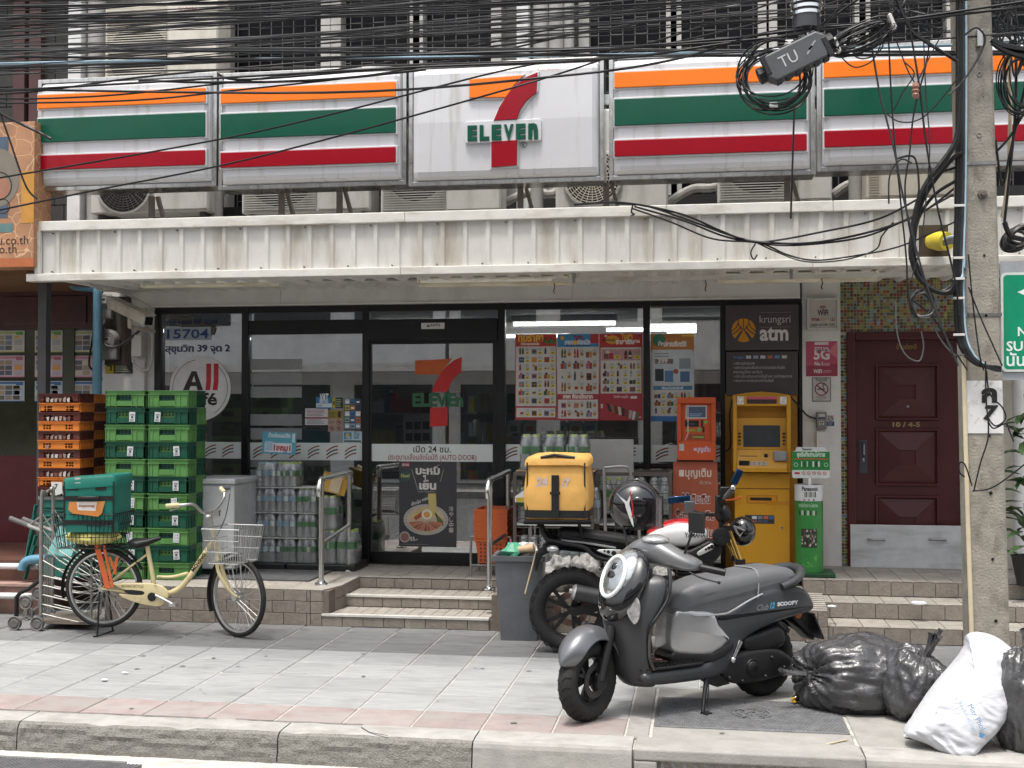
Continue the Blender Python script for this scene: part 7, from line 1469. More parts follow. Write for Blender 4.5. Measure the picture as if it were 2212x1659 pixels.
for u in (.13,.87):MB().box(X(u)-.03,yA-.012,Z(.84),X(u)+.03,yA-.001,Z(.94)).build('lamp_lens',mat('lamp_lens',(.6,.55,.5),.1,var=.4,sc_=40),a_,bevel=.004)
b=MB();b.usecol=True;b.M=face_m((0,yA-.0012,0));b.rect(X(.24),Z(.85),w_*.52,h_*.09,0,'#3a2224');b.rect(X(.24),Z(.905),w_*.52,h_*.035,.0006,'#b4505c');b.build('header_strip',PRINT,a_)
b=MB();b.usecol=True;b.M=face_m((0,ya-.0006,0));P_=lambda px,py:at(px,py,ya)
def pr(x0,y0,x1,y1,c,z=0):p,q=P_(x0,y1),P_(x1,y0);b.rect(p.x,p.z,q.x-p.x,q.z-p.z,z,c)
pr(1612,1070,1680,1088,'#a86a10');pr(1616,1072,1676,1085,'#c0800f',.001);pr(1620,1075,1667,1081,'#1a1208',.002);pr(1655,1083,1706,1090,'#b5770e',.002);pr(1609,1113,1673,1131,'#3c3a3a');
for k in range(5):pr(1612+k*12.5,1115,1622+k*12.5,1121,['#20242c','#c0c4c8','#6a7a8a','#b85a3a','#3a5a8a'][k],.001);pr(1613+k*12,1124,1622+k*12,1128,['#b0b4b8','#7a4a4a','#4a4a5a','#3a4a7a','#151515'][k],.001)
pr(1588,1055,1706,1056,'#7a4c0c',.001);b.build('printing',PRINT,a_);q=P_(1690,1140);MB().lathe([(.012,0),(.012,.006),(.006,.007),(0,.007)],14,face_m(q)).build('lock',m_steel,a_)
MB().box(A.x+.02,ya-.014,at(1600,1088,ya).z,A.x+.03,ya-.002,at(1600,1060,ya).z).build('hinge',m_atm,a_)
wire([(1582,862,ya+.1),(1576,900,ya+.1),(1578,960,ya+.1),(1568,975,ya+.2)],.007,'power_cable',m_cab,'black cable down the left side of the cash machine')
# battery recycling bin
yb_=10.55;c0=at(1751,1250,yb_);m_rg=mat('bin_green',(.035,.2,.045),.35,var=.08);r_=.118;zt=at(1751,1048,yb_).z;zr=at(1751,1083,yb_).z;rb=thing('battery_bin','round green battery recycling bin with sign beside the cash machine','recycling bin',(c0.x,yb_+r_,ZP+.08));TM=Matrix.Translation((c0.x,yb_+r_,0))
MB().lathe([(r_,ZP+.11),(r_,zr)],36,TM).build('drum',m_rg,rb,smooth=60);MB().lathe([(r_+.004,zr+.001),(r_+.004,zt),(r_-.01,zt),(r_-.01,zt-.02),(0,zt-.02)],36,TM).build('white_collar',mat('collar_white',(.55,.56,.57),.4,dirt=('#8b877d',.4,(5,5,2),.55,.8)),rb,smooth=50)
MB().box(c0.x-.15,yb_-.06,ZP+.078,c0.x+.2,yb_+.28,ZP+.109).build('base_plate',mat('base_green',(.01,.055,.02),.5),rb,bevel=.004);MB().box(c0.x-.15,yb_-.05,ZP+.001,c0.x-.11,yb_+.26,ZP+.077).build('base_leg',mat('base_green',0),rb);MB().box(c0.x+.15,yb_-.05,ZP+.001,c0.x+.19,yb_+.26,ZP+.077).build('base_leg',mat('base_green',0),rb)
def wrap(b,zc,items,rr):               # print bent round the drum
 c_=V((c0.x,yb_+r_,0));out=[]
 for p in b.v:q=-pi/2+p[0]/rr;out.append((c_.x+(rr+p[2])*cos(q),c_.y+(rr+p[2])*sin(q),zc+p[1]))
 b.v=out
b=MB();b.usecol=True;b.text('Panasonic',0,.09,.05,.001,'#26282c',bold=.03,fit=.14)
for k in range(8):b.rect(-.05+k*.013,.035,.009,.045,.001,['#8a8a80','#3a3a38','#b0b0a8'][k%3])
for k in range(3):b.disc(-.05+.04*k,.012,.009,.001,['#b07060','#8a8a88','#3f7a44'][k],8)
wrap(b,zr,0,r_+.0045);b.build('printing',PRINT,rb)
b=MB();b.usecol=True;hz=zr-ZP-.11;b.text('จุดรับทิ้งถ่านไฟฉาย',-.02,hz-.05,.04,.001,'#a9c4a8',bold=.02,fit=.17)
for k in range(7):b.rect(-.1+k*.024,hz-.12,.012+.008*(k%2),.04,.001,['#20241e','#a9b4a4'][k%2])
for i in range(4):b.rect(-.08+i*.035,.21,.033,.16,.001,'#2b2a26')
for i in range(40):b.rect(-.078+RND.random()*.12,.215+RND.random()*.14,.012,.018,.0015+i*.00003,RND.choice(['#8a8478','#4a463e','#6a5a4a','#b0aa9c']))
b.poly([(-.07,.06),(-.03,.12),(.03,.13),(.06,.15),(.05,.09),(.0,.05)],.001,'#5a9a44');b.poly([(-.07,.06),(-.03,.045),(.02,.05),(-.02,.09)],.0016,'#86b86a');wrap(b,ZP+.11,0,r_+.0006);b.build('printing',PRINT,rb)
A,B_=at(1712,1033,yb_),at(1793,975,yb_);w_,h_=B_.x-A.x,B_.z-A.z;MB().box(c0.x-.012,yb_+.03,zt-.02,c0.x+.012,yb_+.04,A.z).build('sign_stem',m_wht,rb)
b=MB();b.usecol=True;b.M=face_m((A.x,yb_+.03,A.z));b.col=H('#c9ccc8');b.prism(rrect(w_,h_,.015,3,w_/2,h_/2),-.008,0);b.prism([(w_*.08,h_),(w_*.92,h_),(w_*.88,h_*1.15),(w_*.12,h_*1.15)],-.007,-.001);b.rect(w_*.0,h_*.3,w_,h_*.68,.001,'#1f7a38');b.text('Panasonic',w_*.4,h_*1.03,.03,.0002,'#30343a',bold=.03,fit=w_*.26);b.text('จุดรับทิ้งถ่านไฟฉาย',w_*.5,h_*.8,.05,.0018,'#d6e0d4',bold=.03,fit=w_*.75);b.rect(w_*.04,h_*.69,w_*.92,h_*.045,.0016,'#a8543c')
for k in range(7):b.rect(w_*(.24+.075*k),h_*.42,w_*(.025+.02*(k>3)),h_*.2,.0018,['#d0d6cc','#23301f'][k%2])
for x in (.1,.9):b.ring(w_*x,h_*.5,w_*.06,w_*.015,.0018,'#bcd4bc',6)
b.rect(w_*.06,h_*.14,w_*.14,h_*.08,.001,'#a8343a')
for k in range(5):b.ring(w_*(.3+.14*k),h_*.18,w_*.05,w_*.014,.001,'#a8343a',14);b.stroke([(w_*(.27+.14*k),h_*.22),(w_*(.33+.14*k),h_*.14)],.004,.0012,'#a8343a')
b.build('sign_board',PRINT,rb)
# ================================================================== two wheelers
def plane(Rp,Fp):
 h=Fp-Rp;L=h.length;h.normalize();n=V((-h.y,h.x,0))
 def S(px,py,lat=0.0):o=Rp+n*lat;d=ray(px,py);p=_O+d*((o-_O).dot(n)/d.dot(n))-Rp;return V((p.dot(h),lat,p.z))
 return S,L,atan2(h.y,h.x)
def pillow(b,out,y0,y1,r,n=3,smooth=4,taper=0.0):      # rounded slab between y0 and y1 from a side outline of (x, z)
 P=[V((p[0],p[2] if len(p)>2 else p[1])) for p in out]
 if smooth:P=[V((q.x,q.y)) for q in spl([(p.x,p.y,0) for p in P],smooth,True)]
 k=len(P);ar=sum(P[i].x*P[(i+1)%k].y-P[(i+1)%k].x*P[i].y for i in range(k))
 if ar>0:P.reverse()
 N=[]
 for i in range(k):t=P[(i+1)%k]-P[i-1];N.append(V((-t.y,t.x)).normalized() if t.length>1e-9 else V((0,0)))
 rings=[]
 for j in range(n+1):a=pi/2*j/n;rings.append((y0+r*(1-cos(a)),r*(1-sin(a))))
 rings=rings+[(y1-(y-y0),i_) for y,i_ in reversed(rings)]
 b.loft([[(P[i].x-N[i].x*i_ ,y,P[i].y-N[i].y*i_) for i in range(k)] for y,i_ in rings])
 return b
def wheel(par,c,R_,r_,mt,rim,steer=0.0,spokes=0,name='wheel',wd=1.0,knob=0,disc=0.0,rimw=.75,tread=0,dm=None):
 w=bpy.data.objects.new(name,None);COL.objects.link(w);w.parent=par;w.location=c;w.rotation_euler=(0,0,steer)
 b=MB();pr=[(R_+r_*cos(q),r_*wd*sin(q)) for q in [2*pi*i/14 for i in range(14)]];M90=Matrix.Rotation(pi/2,4,'X');b.lathe(pr+[pr[0]],48,M90,caps=False)
 if knob:
  for i in range(knob):
   for s in (-1,1):a=2*pi*(i+.25*s)/knob;b.cbox((( R_+r_*.80)*cos(a),s*r_*.5,(R_+r_*.80)*sin(a)),(r_*.36,r_*.85,.034),rm=Matrix((V((cos(a),0,sin(a))),V((0,1,0)),V((-sin(a),0,cos(a))))).transposed())
 b.build('tyre',mt,w,world=False,smooth=35)
 if tread:
  b=MB()
  for i in range(tread):
   for s in (-1,1):b.tube([((R_+(r_+.0005)*cos(f_))*cos(a),s*(r_+.0005)*wd*sin(f_),(R_+(r_+.0005)*cos(f_))*sin(a)) for f_,a in [(.08+.95*u/5,2*pi*(i+.25*(s+1))/tread+.16*u/5+.04*sin(u)) for u in range(6)]],.0028,4)
  b.build('tread_grooves',m_hole,w,world=False)['kind']='stuff'
 b=MB();q=R_-r_*.75;b.lathe([(q+.012,-r_*rimw),(q-.012,-r_*rimw*.8),(q-.016,0),(q-.012,r_*rimw*.8),(q+.012,r_*rimw)],48,M90,caps=False);b.build('rim',rim,w,world=False,smooth=40)
 b=MB();b.lathe([(0,-.045),(.03,-.045),(.034,0),(.03,.045),(0,.045)],14,M90)
 if spokes>12:
  for i in range(spokes):a=2*pi*i/spokes;a2=a+(.5 if i%2 else-.5);s=(1 if (i//2)%2 else-1);b.tube([(.026*cos(a2),s*.035,.026*sin(a2)),(q*cos(a),0,q*sin(a))],.0016,4)
 elif spokes:
  for i in range(spokes):
   a=2*pi*i/spokes
   for s in (-1,1):b.bar((.03*cos(a),0,.03*sin(a)),(q*cos(a+s*.2),0,q*sin(a+s*.2)),.026,.018,(0,1,0))
 o=b.build('spokes',rim,w,world=False,smooth=40)
 if disc:b=MB();b.lathe([(disc*.62,-.058),(disc,-.058),(disc,-.052),(disc*.62,-.052),(disc*.62,-.058)],28,M90,caps=False);b.build('brake_disc',dm or mat('rusty_disc',(.23,.14,.12),.45,m=.6,var=.3,sc_=20),w,world=False,smooth=30)
 return w
def part(par,name,m_,fn,smooth=60,**k):b=MB();fn(b);return b.build(name,m_,par,world=False,smooth=smooth,**k)
m_blkm=mat('matt_black',(.008,.008,.009),.5,var=.2,rvar=.12);m_gloss=mat('gloss_black',(.006,.006,.007),.06,spec=.7,coat=.6);m_sbody=mat('scooter_grey',(.044,.046,.05),.38,m=.15,var=.06,dirt=('#4a4844',.25,(4,4,4),.55,.85));m_sil=mat('scooter_silver',(.38,.385,.39),.26,m=.45,var=.05);m_seat=mat('seat_grey',(.10,.103,.11),.5,var=.08,bump=.12,bs=220);m_eng=mat('engine_black',(.018,.018,.019),.5,m=.3,var=.25);m_chr=mat('chrome',0);m_fend=mat('fender_grey',(.15,.155,.165),.33,m=.55,var=.05)
# ---- scooter
S,L,az_=plane(gr(1645,1502),gr(1268,1557));Rp=gr(1645,1502)
sct=thing('scooter','dark grey scooter on its side stand over the drain cover','scooter',Rp,az_)
wheel(sct,(0,0,.238),.185,.055,m_tyre,m_eng,0,6,wd=1.05,tread=26);wheel(sct,(L-.005,0,.238),.183,.056,m_tyre,m_blkm,.34,5,wd=1.0,disc=.1,tread=26,dm=mat('dark_disc',(.09,.09,.09),.4,m=.8))
def nz_(b,z0=0,f=.5):b.v=[(x,y*(1-(f*min(1,max(0,(x-.5)/.24)) if z>z0 else 0)),z) for x,y,z in b.v]
part(sct,'body_panel',m_sbody,lambda b:pillow(b,[(.50,.57),(.43,.565),(.35,.585),(.24,.64),(.13,.68),(-.03,.70),(-.20,.68),(-.28,.61),(-.28,.53),(-.03,.49),(.19,.43),(.29,.37),(.36,.27),(.45,.20),(.70,.185),(.98,.20),(1.0,.27),(.85,.28),(.58,.285),(.52,.32),(.49,.42)],-.168,.168,.035))
part(sct,'knee_panel',m_sil,lambda b:pillow(b,[(.72,.60),(.6,.595),(.50,.578),(.47,.51),(.39,.43),(.40,.40),(.52,.335),(.70,.34),(.76,.38),(.755,.5)],-.172,.183,.03,smooth=2) and nz_(b))
part(sct,'knee_foot',m_blkm,lambda b:pillow(b,[(.735,.36),(.52,.345),(.37,.41),(.36,.35),(.5,.29),(.75,.29)],-.17,.178,.02,smooth=2) and nz_(b))
part(sct,'silver_trim',m_sil,lambda b:b.tube(spl([(.66,.168,.577),(.44,.17,.570),(.36,.17,.588),(.25,.17,.632),(.13,.165,.668)]),.006,6))
part(sct,'seat',m_seat,lambda b:pillow(b,[(.735,.585),(.745,.63),(.69,.70),(.6,.75),(.48,.775),(.35,.785),(.2,.80),(.05,.815),(-.07,.815),(-.16,.79),(-.18,.72),(-.05,.63),(.12,.60),(.24,.56),(.33,.52),(.42,.50),(.60,.50),(.70,.53)],-.158,.158,.07,4) and nz_(b,0,.4))
part(sct,'seat_piping',mat('piping_grey',(.2,.21,.22),.6),lambda b:b.tube(spl([(.17,.161,.61),(.155,.16,.70),(.14,.135,.785),(.13,.08,.812),(.13,0,.813),(.13,-.1,.81)]),.005,6))
part(sct,'grab_rail',m_sbody,lambda b:b.tube(spl([(-.02,.165,.70),(-.12,.17,.73),(-.2,.14,.765),(-.25,.07,.785),(-.265,0,.79),(-.25,-.07,.785),(-.2,-.14,.765),(-.05,-.165,.72)]),.024,10,flat=(1,1.3)))
part(sct,'tail_lamp',mat('lamp_clear',(.5,.5,.5),.08,m=.6,var=.5,sc_=45),lambda b:b.ball((-.205,.125,.605),(.045,.03,.035)))
part(sct,'floor_board',m_blkm,lambda b:b.prism([(.99,-.15),(.99,.165),(.86,.18),(.6,.18),(.56,.15),(.56,-.15)],.283,.30),bevel=.006)
part(sct,'floor_groove',m_eng,lambda b:[b.box(.62+.03*k,.075,.301,.635+.03*k,.16,.306) for k in range(10)])['kind']='stuff'
b=MB();b.usecol=True;stq=Matrix.Rotation(-az_,3,'Z') @ (gr(1434,1424,.303)-Rp);b.M=Matrix.Translation((stq.x,stq.y,.3015)) @ Matrix.Rotation(2.4,4,'Z');b.rect(-.12,-.07,.17,.12,0,'#9c918b');b.disc(-.03,-.01,.045,.001,'#6a1f1c',20);b.ring(-.03,-.01,.056,.006,.001,'#2a2422',24);b.text('G',-.03,-.03,.055,.002,'#c9b9b0',bold=.06);b.build('floor_sticker',PRINT,sct,world=False)
def shield(b):
 rows=[(.84,.865,1.0,.19),(.78,.885,1.075,.215),(.70,.905,1.13,.225),(.62,.95,1.165,.22),(.55,1.0,1.16,.205),(.46,1.005,1.13,.19),(.36,1.0,1.10,.18),(.28,.97,1.09,.17),(.2,.94,1.06,.15),(.165,.9,1.0,.13)];R_=[]
 for z,xe,xc,w_ in rows:
  ring=[]
  for i in range(13):u=-1+i/6;ring.append((xe+(xc-xe)*(1-abs(u)**2.2),w_*u*(1.0-.0*abs(u)),z))
  ring+=[(xe-.035+(xc-xe)*.55*(1-(u*1.0)**2),w_*u*.96,z) for u in (1,.5,0,-.5,-1)];R_.append(ring)
 b.loft(R_)
part(sct,'leg_shield',m_sbody,shield,50,subsurf=1)
part(sct,'shield_edge',m_gloss,lambda b:b.tube(spl([(.85,.195,.87),(.865,.222,.78),(.89,.232,.70),(.945,.226,.62),(.99,.212,.55),(.995,.197,.46),(.985,.187,.36),(.95,.182,.295)]),.013,8))
part(sct,'inner_shield',m_blkm,lambda b:pillow(b,[(.92,.86),(.97,.62),(1.0,.40),(.97,.29),(1.02,.28),(1.03,.5),(1.03,.7),(.99,.86)],-.145,.145,.02,smooth=2))
Mh=Matrix.Translation((1.035,.005,.785)) @ Matrix.Rotation(radians(-27),4,'Y')
def ell(b,x,rz,ry,d,cz=0):b.M=Mh;b.ball((x,0,cz),(d,ry,rz),22,12)
part(sct,'nose_cover',m_gloss,lambda b:ell(b,.0,.235,.19,.088,-.02));part(sct,'headlamp',mat('lamp_glass',(.34,.36,.37),.06,m=.65,var=.3,sc_=12,coat=1),lambda b:ell(b,.026,.18,.145,.086,.015))
def lring(b):
 b.M=Mh;pth=[]
 for i in range(30):a=2*pi*i/30;y,z=.104*cos(a),-.005+.122*sin(a);pth.append((.026+.087*sqrt(max(0,1-(y/.145)**2-((z-.015)/.18)**2)),y,z))
 b.tube(pth,.013,8,closed=True)
part(sct,'lamp_ring',mat('lamp_white',(.72,.74,.75),.2),lring);part(sct,'lamp_core',m_gloss,lambda b:(setattr(b,'M',Mh),b.ball((.10,0,.0),(.016,.05,.03)),b.ball((.105,0,.05),(.012,.028,.026))))
def nos(b):
 for s in (-1,1):b.tube([(1.155-.03*0,s*.05,.635),(1.168,s*.05,.630)],.013,10)
part(sct,'nose_bolt',m_chr,nos)
def ind(b):pillow(b,[(1.04,.58),(1.08,.66),(1.075,.73),(1.02,.745),(.995,.68),(1.005,.6)],-.025,.02,.015);b.v=[tuple(Matrix.Rotation(radians(-42),3,'Z') @ (V(p)-V((1.03,0,.67)))+V((1.075,.165,.655))) for p in b.v]
part(sct,'indicator_lamp',mat('lamp_clear',0),ind)
def fend(b):
 R_=[];rot=Matrix.Rotation(.34,3,'Z')
 for i in range(13):
  a=radians(20+135*i/12);rr=.268+.03*sin(pi*i/12);w_=.102*(1-.75*(1-i/3)**2 if i<3 else 1);ring=[]
  for j in range(11):u=-1+j/5;q=rr-.075*abs(u)**3;ring.append(V((q*cos(a),w_*u,q*sin(a))))
  ring+=[V((q.x*.975,q.y*.96,q.z*.975)) for q in reversed(ring)];R_.append([rot @ q+V((L-.005,0,.255)) for q in ring])
 b.loft(R_)
part(sct,'front_fender',m_fend,fend,60,subsurf=1)
rotS=Matrix.Rotation(.34,3,'Z')
for s in (-1,1):
 p0,p1=rotS @ V((-.02,s*.085,0))+V((L,0,.238)),rotS @ V((-.13,s*.08,.3))+V((L,0,.238));part(sct,'fork_leg',m_blkm,lambda b:(b.tube([p0,p1],[.026,.03],10),b.cbox(p0,(.06,.03,.08))))
part(sct,'mud_guard',m_blkm,lambda b:pillow(b,[(1.06,.57),(1.0,.36),(1.0,.2),(1.05,.24),(1.09,.45)],-.08,.08,.02))
part(sct,'engine_cover',m_eng,lambda b:(pillow(b,[(.42,.25),(.30,.32),(.05,.33),(-.10,.27),(-.12,.2),(.0,.14),(.3,.13),(.42,.19)],.06,.155,.03),pillow(b,[(.26,.40),(.12,.43),(-.04,.45),(-.06,.33),(.2,.31)],.07,.15,.03)))
part(sct,'engine_boss',m_blkm,lambda b:(b.lathe([(.055,.15),(.05,.162),(.04,.16),(.036,.166),(0,.166)],18,Matrix.Translation((.2,0,.225)) @ Matrix.Rotation(-pi/2,4,'X')),[b.ball((x,.157,z),.012) for x,z in ((.36,.29),(.38,.18),(.05,.27),(-.05,.2),(.1,.16),(.28,.15))]))
part(sct,'kick_lever',m_chr,lambda b:(b.tube([(.36,.17,.30),(.31,.175,.40)],[.012,.018],8),b.ball((.365,.17,.29),.02)))
part(sct,'rear_fender',m_blkm,lambda b:pillow(b,[(-.12,.5),(-.28,.55),(-.30,.48),(-.40,.34),(-.36,.33),(-.2,.47)],-.05,.05,.012));part(sct,'number_plate',m_blkm,lambda b:b.bar((-.345,0,.50),(-.43,0,.33),.2,.012,(1,0,0)));part(sct,'reflector',mat('amber_lens',(.45,.14,.02),.25),lambda b:b.lathe([(.032,0),(.03,.008),(0,.009)],16,Matrix.Translation((-.25,.055,.50)) @ Matrix.Rotation(-pi/2,4,'X')))
q=S(1505,1540,.22);part(sct,'side_stand',m_blkm,lambda b:(b.tube([(.53,.13,.20),(.58,.17,.1),(.615,.2,.01)],[.016,.013,.012],8),b.tube([(.53,.15,.17),(.58,.2,.04)],.004,5),b.cbox((.60,.215,.006),(.05,.05,.012))));part(sct,'stand_bracket',m_blkm,lambda b:b.prism([(.56,.2),(.44,.2),(.36,.14),(.46,.13)],.02,.14,Matrix(((1,0,0,0),(0,0,1,0),(0,1,0,0),(0,0,0,1)))))
b=MB();b.usecol=True;b.M=Matrix.Translation((.13,.1695,.575)) @ Matrix(((-1,0,0,0),(0,0,1,0),(0,1,0,0),(0,0,0,1)));b.text('Club',0,-.005,.05,0,'#8a8f94',shear=.4,fit=.09);b.text('12',.075,0,.05,0,'#4a9ac4',bold=.05,shear=.3,fit=.04);b.text('SCOOPY',.2,.01,.05,0,'#d0d4d6',bold=.06,fit=.17,hfit=.026);b.build('badge',PRINT,sct,world=False)
# handlebar, turned to the left
hb_=bpy.data.objects.new('handlebar',None);COL.objects.link(hb_);hb_.parent=sct;hb_.location=(.80,0,.925);hb_.rotation_euler=(0,0,.34)
part(hb_,'handlebar_cover',mat('cover_silver',(.22,.225,.23),.28,m=.5),lambda b:b.loft([[V((x+dx*.07,y,z+dz*hz)) for dx,dz in rrect(2,2,.7,3)] for x,y,z,hz in ((-.03,.30,-.045,.03),(.02,.2,-.02,.05),(.06,.1,.02,.075),(.07,0,.04,.085),(.06,-.1,.02,.075),(.02,-.2,-.02,.05),(-.03,-.30,-.045,.03))]),subsurf=1)
part(hb_,'badge_plate',mat('plate_silver',(.5,.51,.52),.22,m=.6),lambda b:b.ball((.06,.03,.10),(.085,.085,.03)));b=MB();b.usecol=True;b.M=Matrix.Translation((.055,.035,.1315)) @ Matrix.Rotation(2.3,4,'Z');b.text('HONDA',0,-.01,.03,0,'#26282a',bold=.04,fit=.075);b.build('lettering',PRINT,hb_,world=False)
for s in (-1,1):
 part(hb_,'grip',m_blkm,lambda b:b.tube([(-.03,s*.29,-.05),(-.09,s*.42,-.075)],.021,10));part(hb_,'brake_lever',m_eng,lambda b:(b.tube(spl([(.04,s*.25,-.07),(.03,s*.33,-.10),(-.0,s*.42,-.12)]),.005,7),b.ball((-.005,s*.43,-.122),.010)))
 part(hb_,'mirror',m_blkm,lambda b:(b.tube([(.02,s*.2,.0),(.0,s*.23,.10),(-.0,s*.25,.16)],.008,7),b.cbox((-.02,s*.27,.21),(.03,.10,.12))),bevel=.014)
# ---- motorcycle
Rb=gr(1235,1409);S2,L2,az2=plane(Rb,Rb+V((1,.12,0)).normalized()*1.33)
mc=thing('motorcycle','white and red tank motorcycle with black seat and rear rack','motorcycle',Rb,az2)
wheel(mc,(0,0,.312),.255,.062,m_tyre,m_blkm,0,5,wd=1.1,knob=26,disc=.13,rimw=.6);wheel(mc,(1.36,0,.312),.258,.055,m_tyre,m_blkm,.5,5,wd=1.0,knob=26,rimw=.6)
part(mc,'swing_arm',m_eng,lambda b:[b.bar((0,y,.312),(.5,y,.42),.03,.06,(0,0,1)) for y in (-.1,.1)]);part(mc,'muffler',mat('muffler_black',(.05,.05,.052),.4,m=.4),lambda b:b.tube([(.02,-.2,.475),(.28,-.18,.42)],[.058,.062],18));part(mc,'muffler_tip',mat('worn_alloy',(.45,.45,.43),.35,m=.7,var=.2),lambda b:(b.tube([(.0,-.202,.48),(.019,-.2,.475)],[.045,.06],18),b.tube([(-.02,-.203,.484),(.0,-.202,.48)],.02,10)))
Sp=lambda pts,lat:[S2(x,y,lat) for x,y in pts]
part(mc,'seat',mat('seat_black',(.012,.012,.012),.65,bump=.1),lambda b:pillow(b,Sp([(1206,1153),(1212,1145),(1235,1143),(1300,1152),(1356,1161),(1380,1178),(1376,1187),(1284,1181),(1212,1164)],-.12),-.12,.12,.03))
part(mc,'silver_strip',m_sil,lambda b:b.tube(Sp([(1212,1167),(1260,1172),(1330,1184)],-.13),.009,6));part(mc,'rear_cowl',m_blkm,lambda b:pillow(b,Sp([(1172,1180),(1210,1168),(1290,1180),(1380,1188),(1385,1215),(1330,1212),(1270,1192),(1230,1188),(1190,1192)],-.1),-.1,.1,.03,smooth=2))
for s in (-1,1):part(mc,'frame_tube',m_blkm,lambda b:b.tube(spl([V((p.x,s*.135,p.z)) for p in Sp([(1168,1137),(1180,1163),(1209,1171),(1261,1182),(1289,1203),(1345,1214),(1400,1216)],-.13)]),.017,8))
part(mc,'side_plate',mat('plate_white2',(.6,.6,.59),.35,m=.3),lambda b:pillow(b,Sp([(1294,1187),(1340,1187),(1340,1193),(1332,1203),(1325,1203),(1294,1192)],-.15),-.156,-.146,.004,smooth=2));part(mc,'plate_hole',m_hole,lambda b:[b.lathe([(r_,0),(r_,.003),(0,.003)],14,Matrix.Translation(S2(x,y,-.158)) @ Matrix.Rotation(pi/2,4,'X')) for x,y,r_ in ((1306,1190,.008),(1314,1192,.012),(1326,1195,.018))])
part(mc,'rear_fender',m_blkm,lambda b:pillow(b,Sp([(1157,1195),(1186,1180),(1200,1188),(1172,1200),(1160,1232),(1155,1228)],-.04),-.07,.07,.01,smooth=2));part(mc,'indicator_lamp',mat('lamp_clear',0),lambda b:b.ball(S2(1194,1186,-.17),(.045,.03,.026)))
part(mc,'rear_rack',m_blkm,lambda b:(b.box(-.35,-.22,.965,.14,.22,.985),b.tube([(-.35,-.23,.985),(.14,-.23,.99)],.01,6),[b.tube([(-.25+.3*k,s*.13,.97),(-.2+.28*k,s*.13,.86)],.011,6) for k in (0,1) for s in (-1,1)]))
def tank(b,k,dz):
 Q=[]
 for x,zb,zt_,w_ in ((.55,.84,.885,.06),(.62,.80,.93,.10),(.70,.785,.965,.13),(.80,.775,.985,.145),(.90,.785,.98,.14),(.97,.81,.955,.125),(1.0,.84,.92,.10)):Q.append([(x,u*w_*k,(zb+zt_)/2+v_*(zt_-zb)/2+dz) for u,v_ in rrect(2,2,.8,4)])
 b.loft(Q)
part(mc,'tank',mat('tank_white',(.66,.66,.65),.12,coat=.8,var=.03),lambda b:tank(b,1,0),subsurf=1);part(mc,'tank_spine',mat('tank_red',(.42,.012,.015),.15,coat=.8),lambda b:tank(b,.82,.014),subsurf=1)
b=MB();b.usecol=True;b.M=Matrix.Translation((.895,-.1475,.868)) @ Matrix.Rotation(pi/2,4,'X');b.text('YAMAHA',0,0,.05,0,'#1c1e20',bold=.02,fit=.15);b.build('tank_lettering',PRINT,mc,world=False)
part(mc,'shroud',m_blkm,lambda b:pillow(b,Sp([(1425,1185),(1490,1188),(1530,1168),(1560,1185),(1545,1212),(1500,1225),(1440,1215)],-.12),-.14,.14,.02,smooth=2));part(mc,'shroud_plate',mat('plate_white2',0),lambda b:pillow(b,Sp([(1507,1192),(1536,1174),(1542,1178),(1540,1186),(1512,1200),(1507,1198)],-.16),-.165,-.155,.004,smooth=2));part(mc,'shroud_hole',m_hole,lambda b:[b.ball(S2(x,y,-.166),(.009+.003*k,.003,.009+.003*k)) for k,(x,y) in enumerate(((1525,1187),(1531,1184),(1538,1181)))])
part(mc,'engine',m_eng,lambda b:(pillow(b,[(.55,.36),(.6,.52),(.75,.56),(.95,.5),(.95,.36),(.8,.28),(.6,.28)],-.13,.13,.04),[b.box(.78,-.09,.57+.025*k,.95,.09,.582+.025*k) for k in range(7)],b.box(.8,-.07,.56,.93,.07,.75)));part(mc,'engine_cover',m_blkm,lambda b:b.lathe([(.085,.13),(.08,.15),(.062,.152),(.06,.145),(0,.145)],24,Matrix.Translation((.72,0,.44)) @ Matrix.Rotation(pi/2,4,'X')));part(mc,'exhaust_pipe',m_eng,lambda b:b.tube(spl([(.95,-.08,.6),(1.03,-.1,.5),(.98,-.12,.32),(.7,-.14,.26),(.4,-.16,.36),(.28,-.18,.42)]),.022,8));part(mc,'skid_plate',mat('worn_alloy',0),lambda b:b.box(.6,-.13,.22,.98,.13,.26));part(mc,'side_stand',m_blkm,lambda b:b.tube([(.55,-.1,.27),(.58,-.12,.02)],.012,6))
m_gold=mat('gold_fork',(.60,.38,.10),.22,m=.9);F0,F1=V((1.128,0,.96)),V((1.36,0,.312))
for s in (-1,1):o_=V((0,s*.1,0));part(mc,'fork_leg',m_gold,lambda b:b.tube([F0+o_,F0.lerp(F1,.62)+o_],.024,12));part(mc,'fork_slider',m_blkm,lambda b:b.tube([F0.lerp(F1,.6)+o_,F1+o_],.028,10));part(mc,'fork_clamp',m_blkm,lambda b:[b.cbox(F0.lerp(F1,u)+o_,(.07,.07,.035)) for u in (.04,.42)])
part(mc,'headlamp',m_gloss,lambda b:b.ball((1.26,.0,.90),(.10,.11,.11)));part(mc,'lamp_bracket',mat('worn_alloy',0),lambda b:b.tube([S2(1585,1135,-.15),S2(1592,1150,-.15),S2(1598,1158,-.15),S2(1608,1146,-.15),S2(1588,1138,-.15)],.009,6));part(mc,'front_fender',m_blkm,lambda b:b.tube([V((1.36+.34*cos(a),0,.312+.34*sin(a))) for a in [radians(60+90*i/10) for i in range(11)]],.05,8,flat=(.3,1.3)));part(mc,'horn',m_blkm,lambda b:b.lathe([(.06,0),(.065,.05),(.04,.055),(0,.05)],20,Matrix.Translation(S2(1556,1158,-.13)) @ Matrix.Rotation(pi/2,4,'X')))
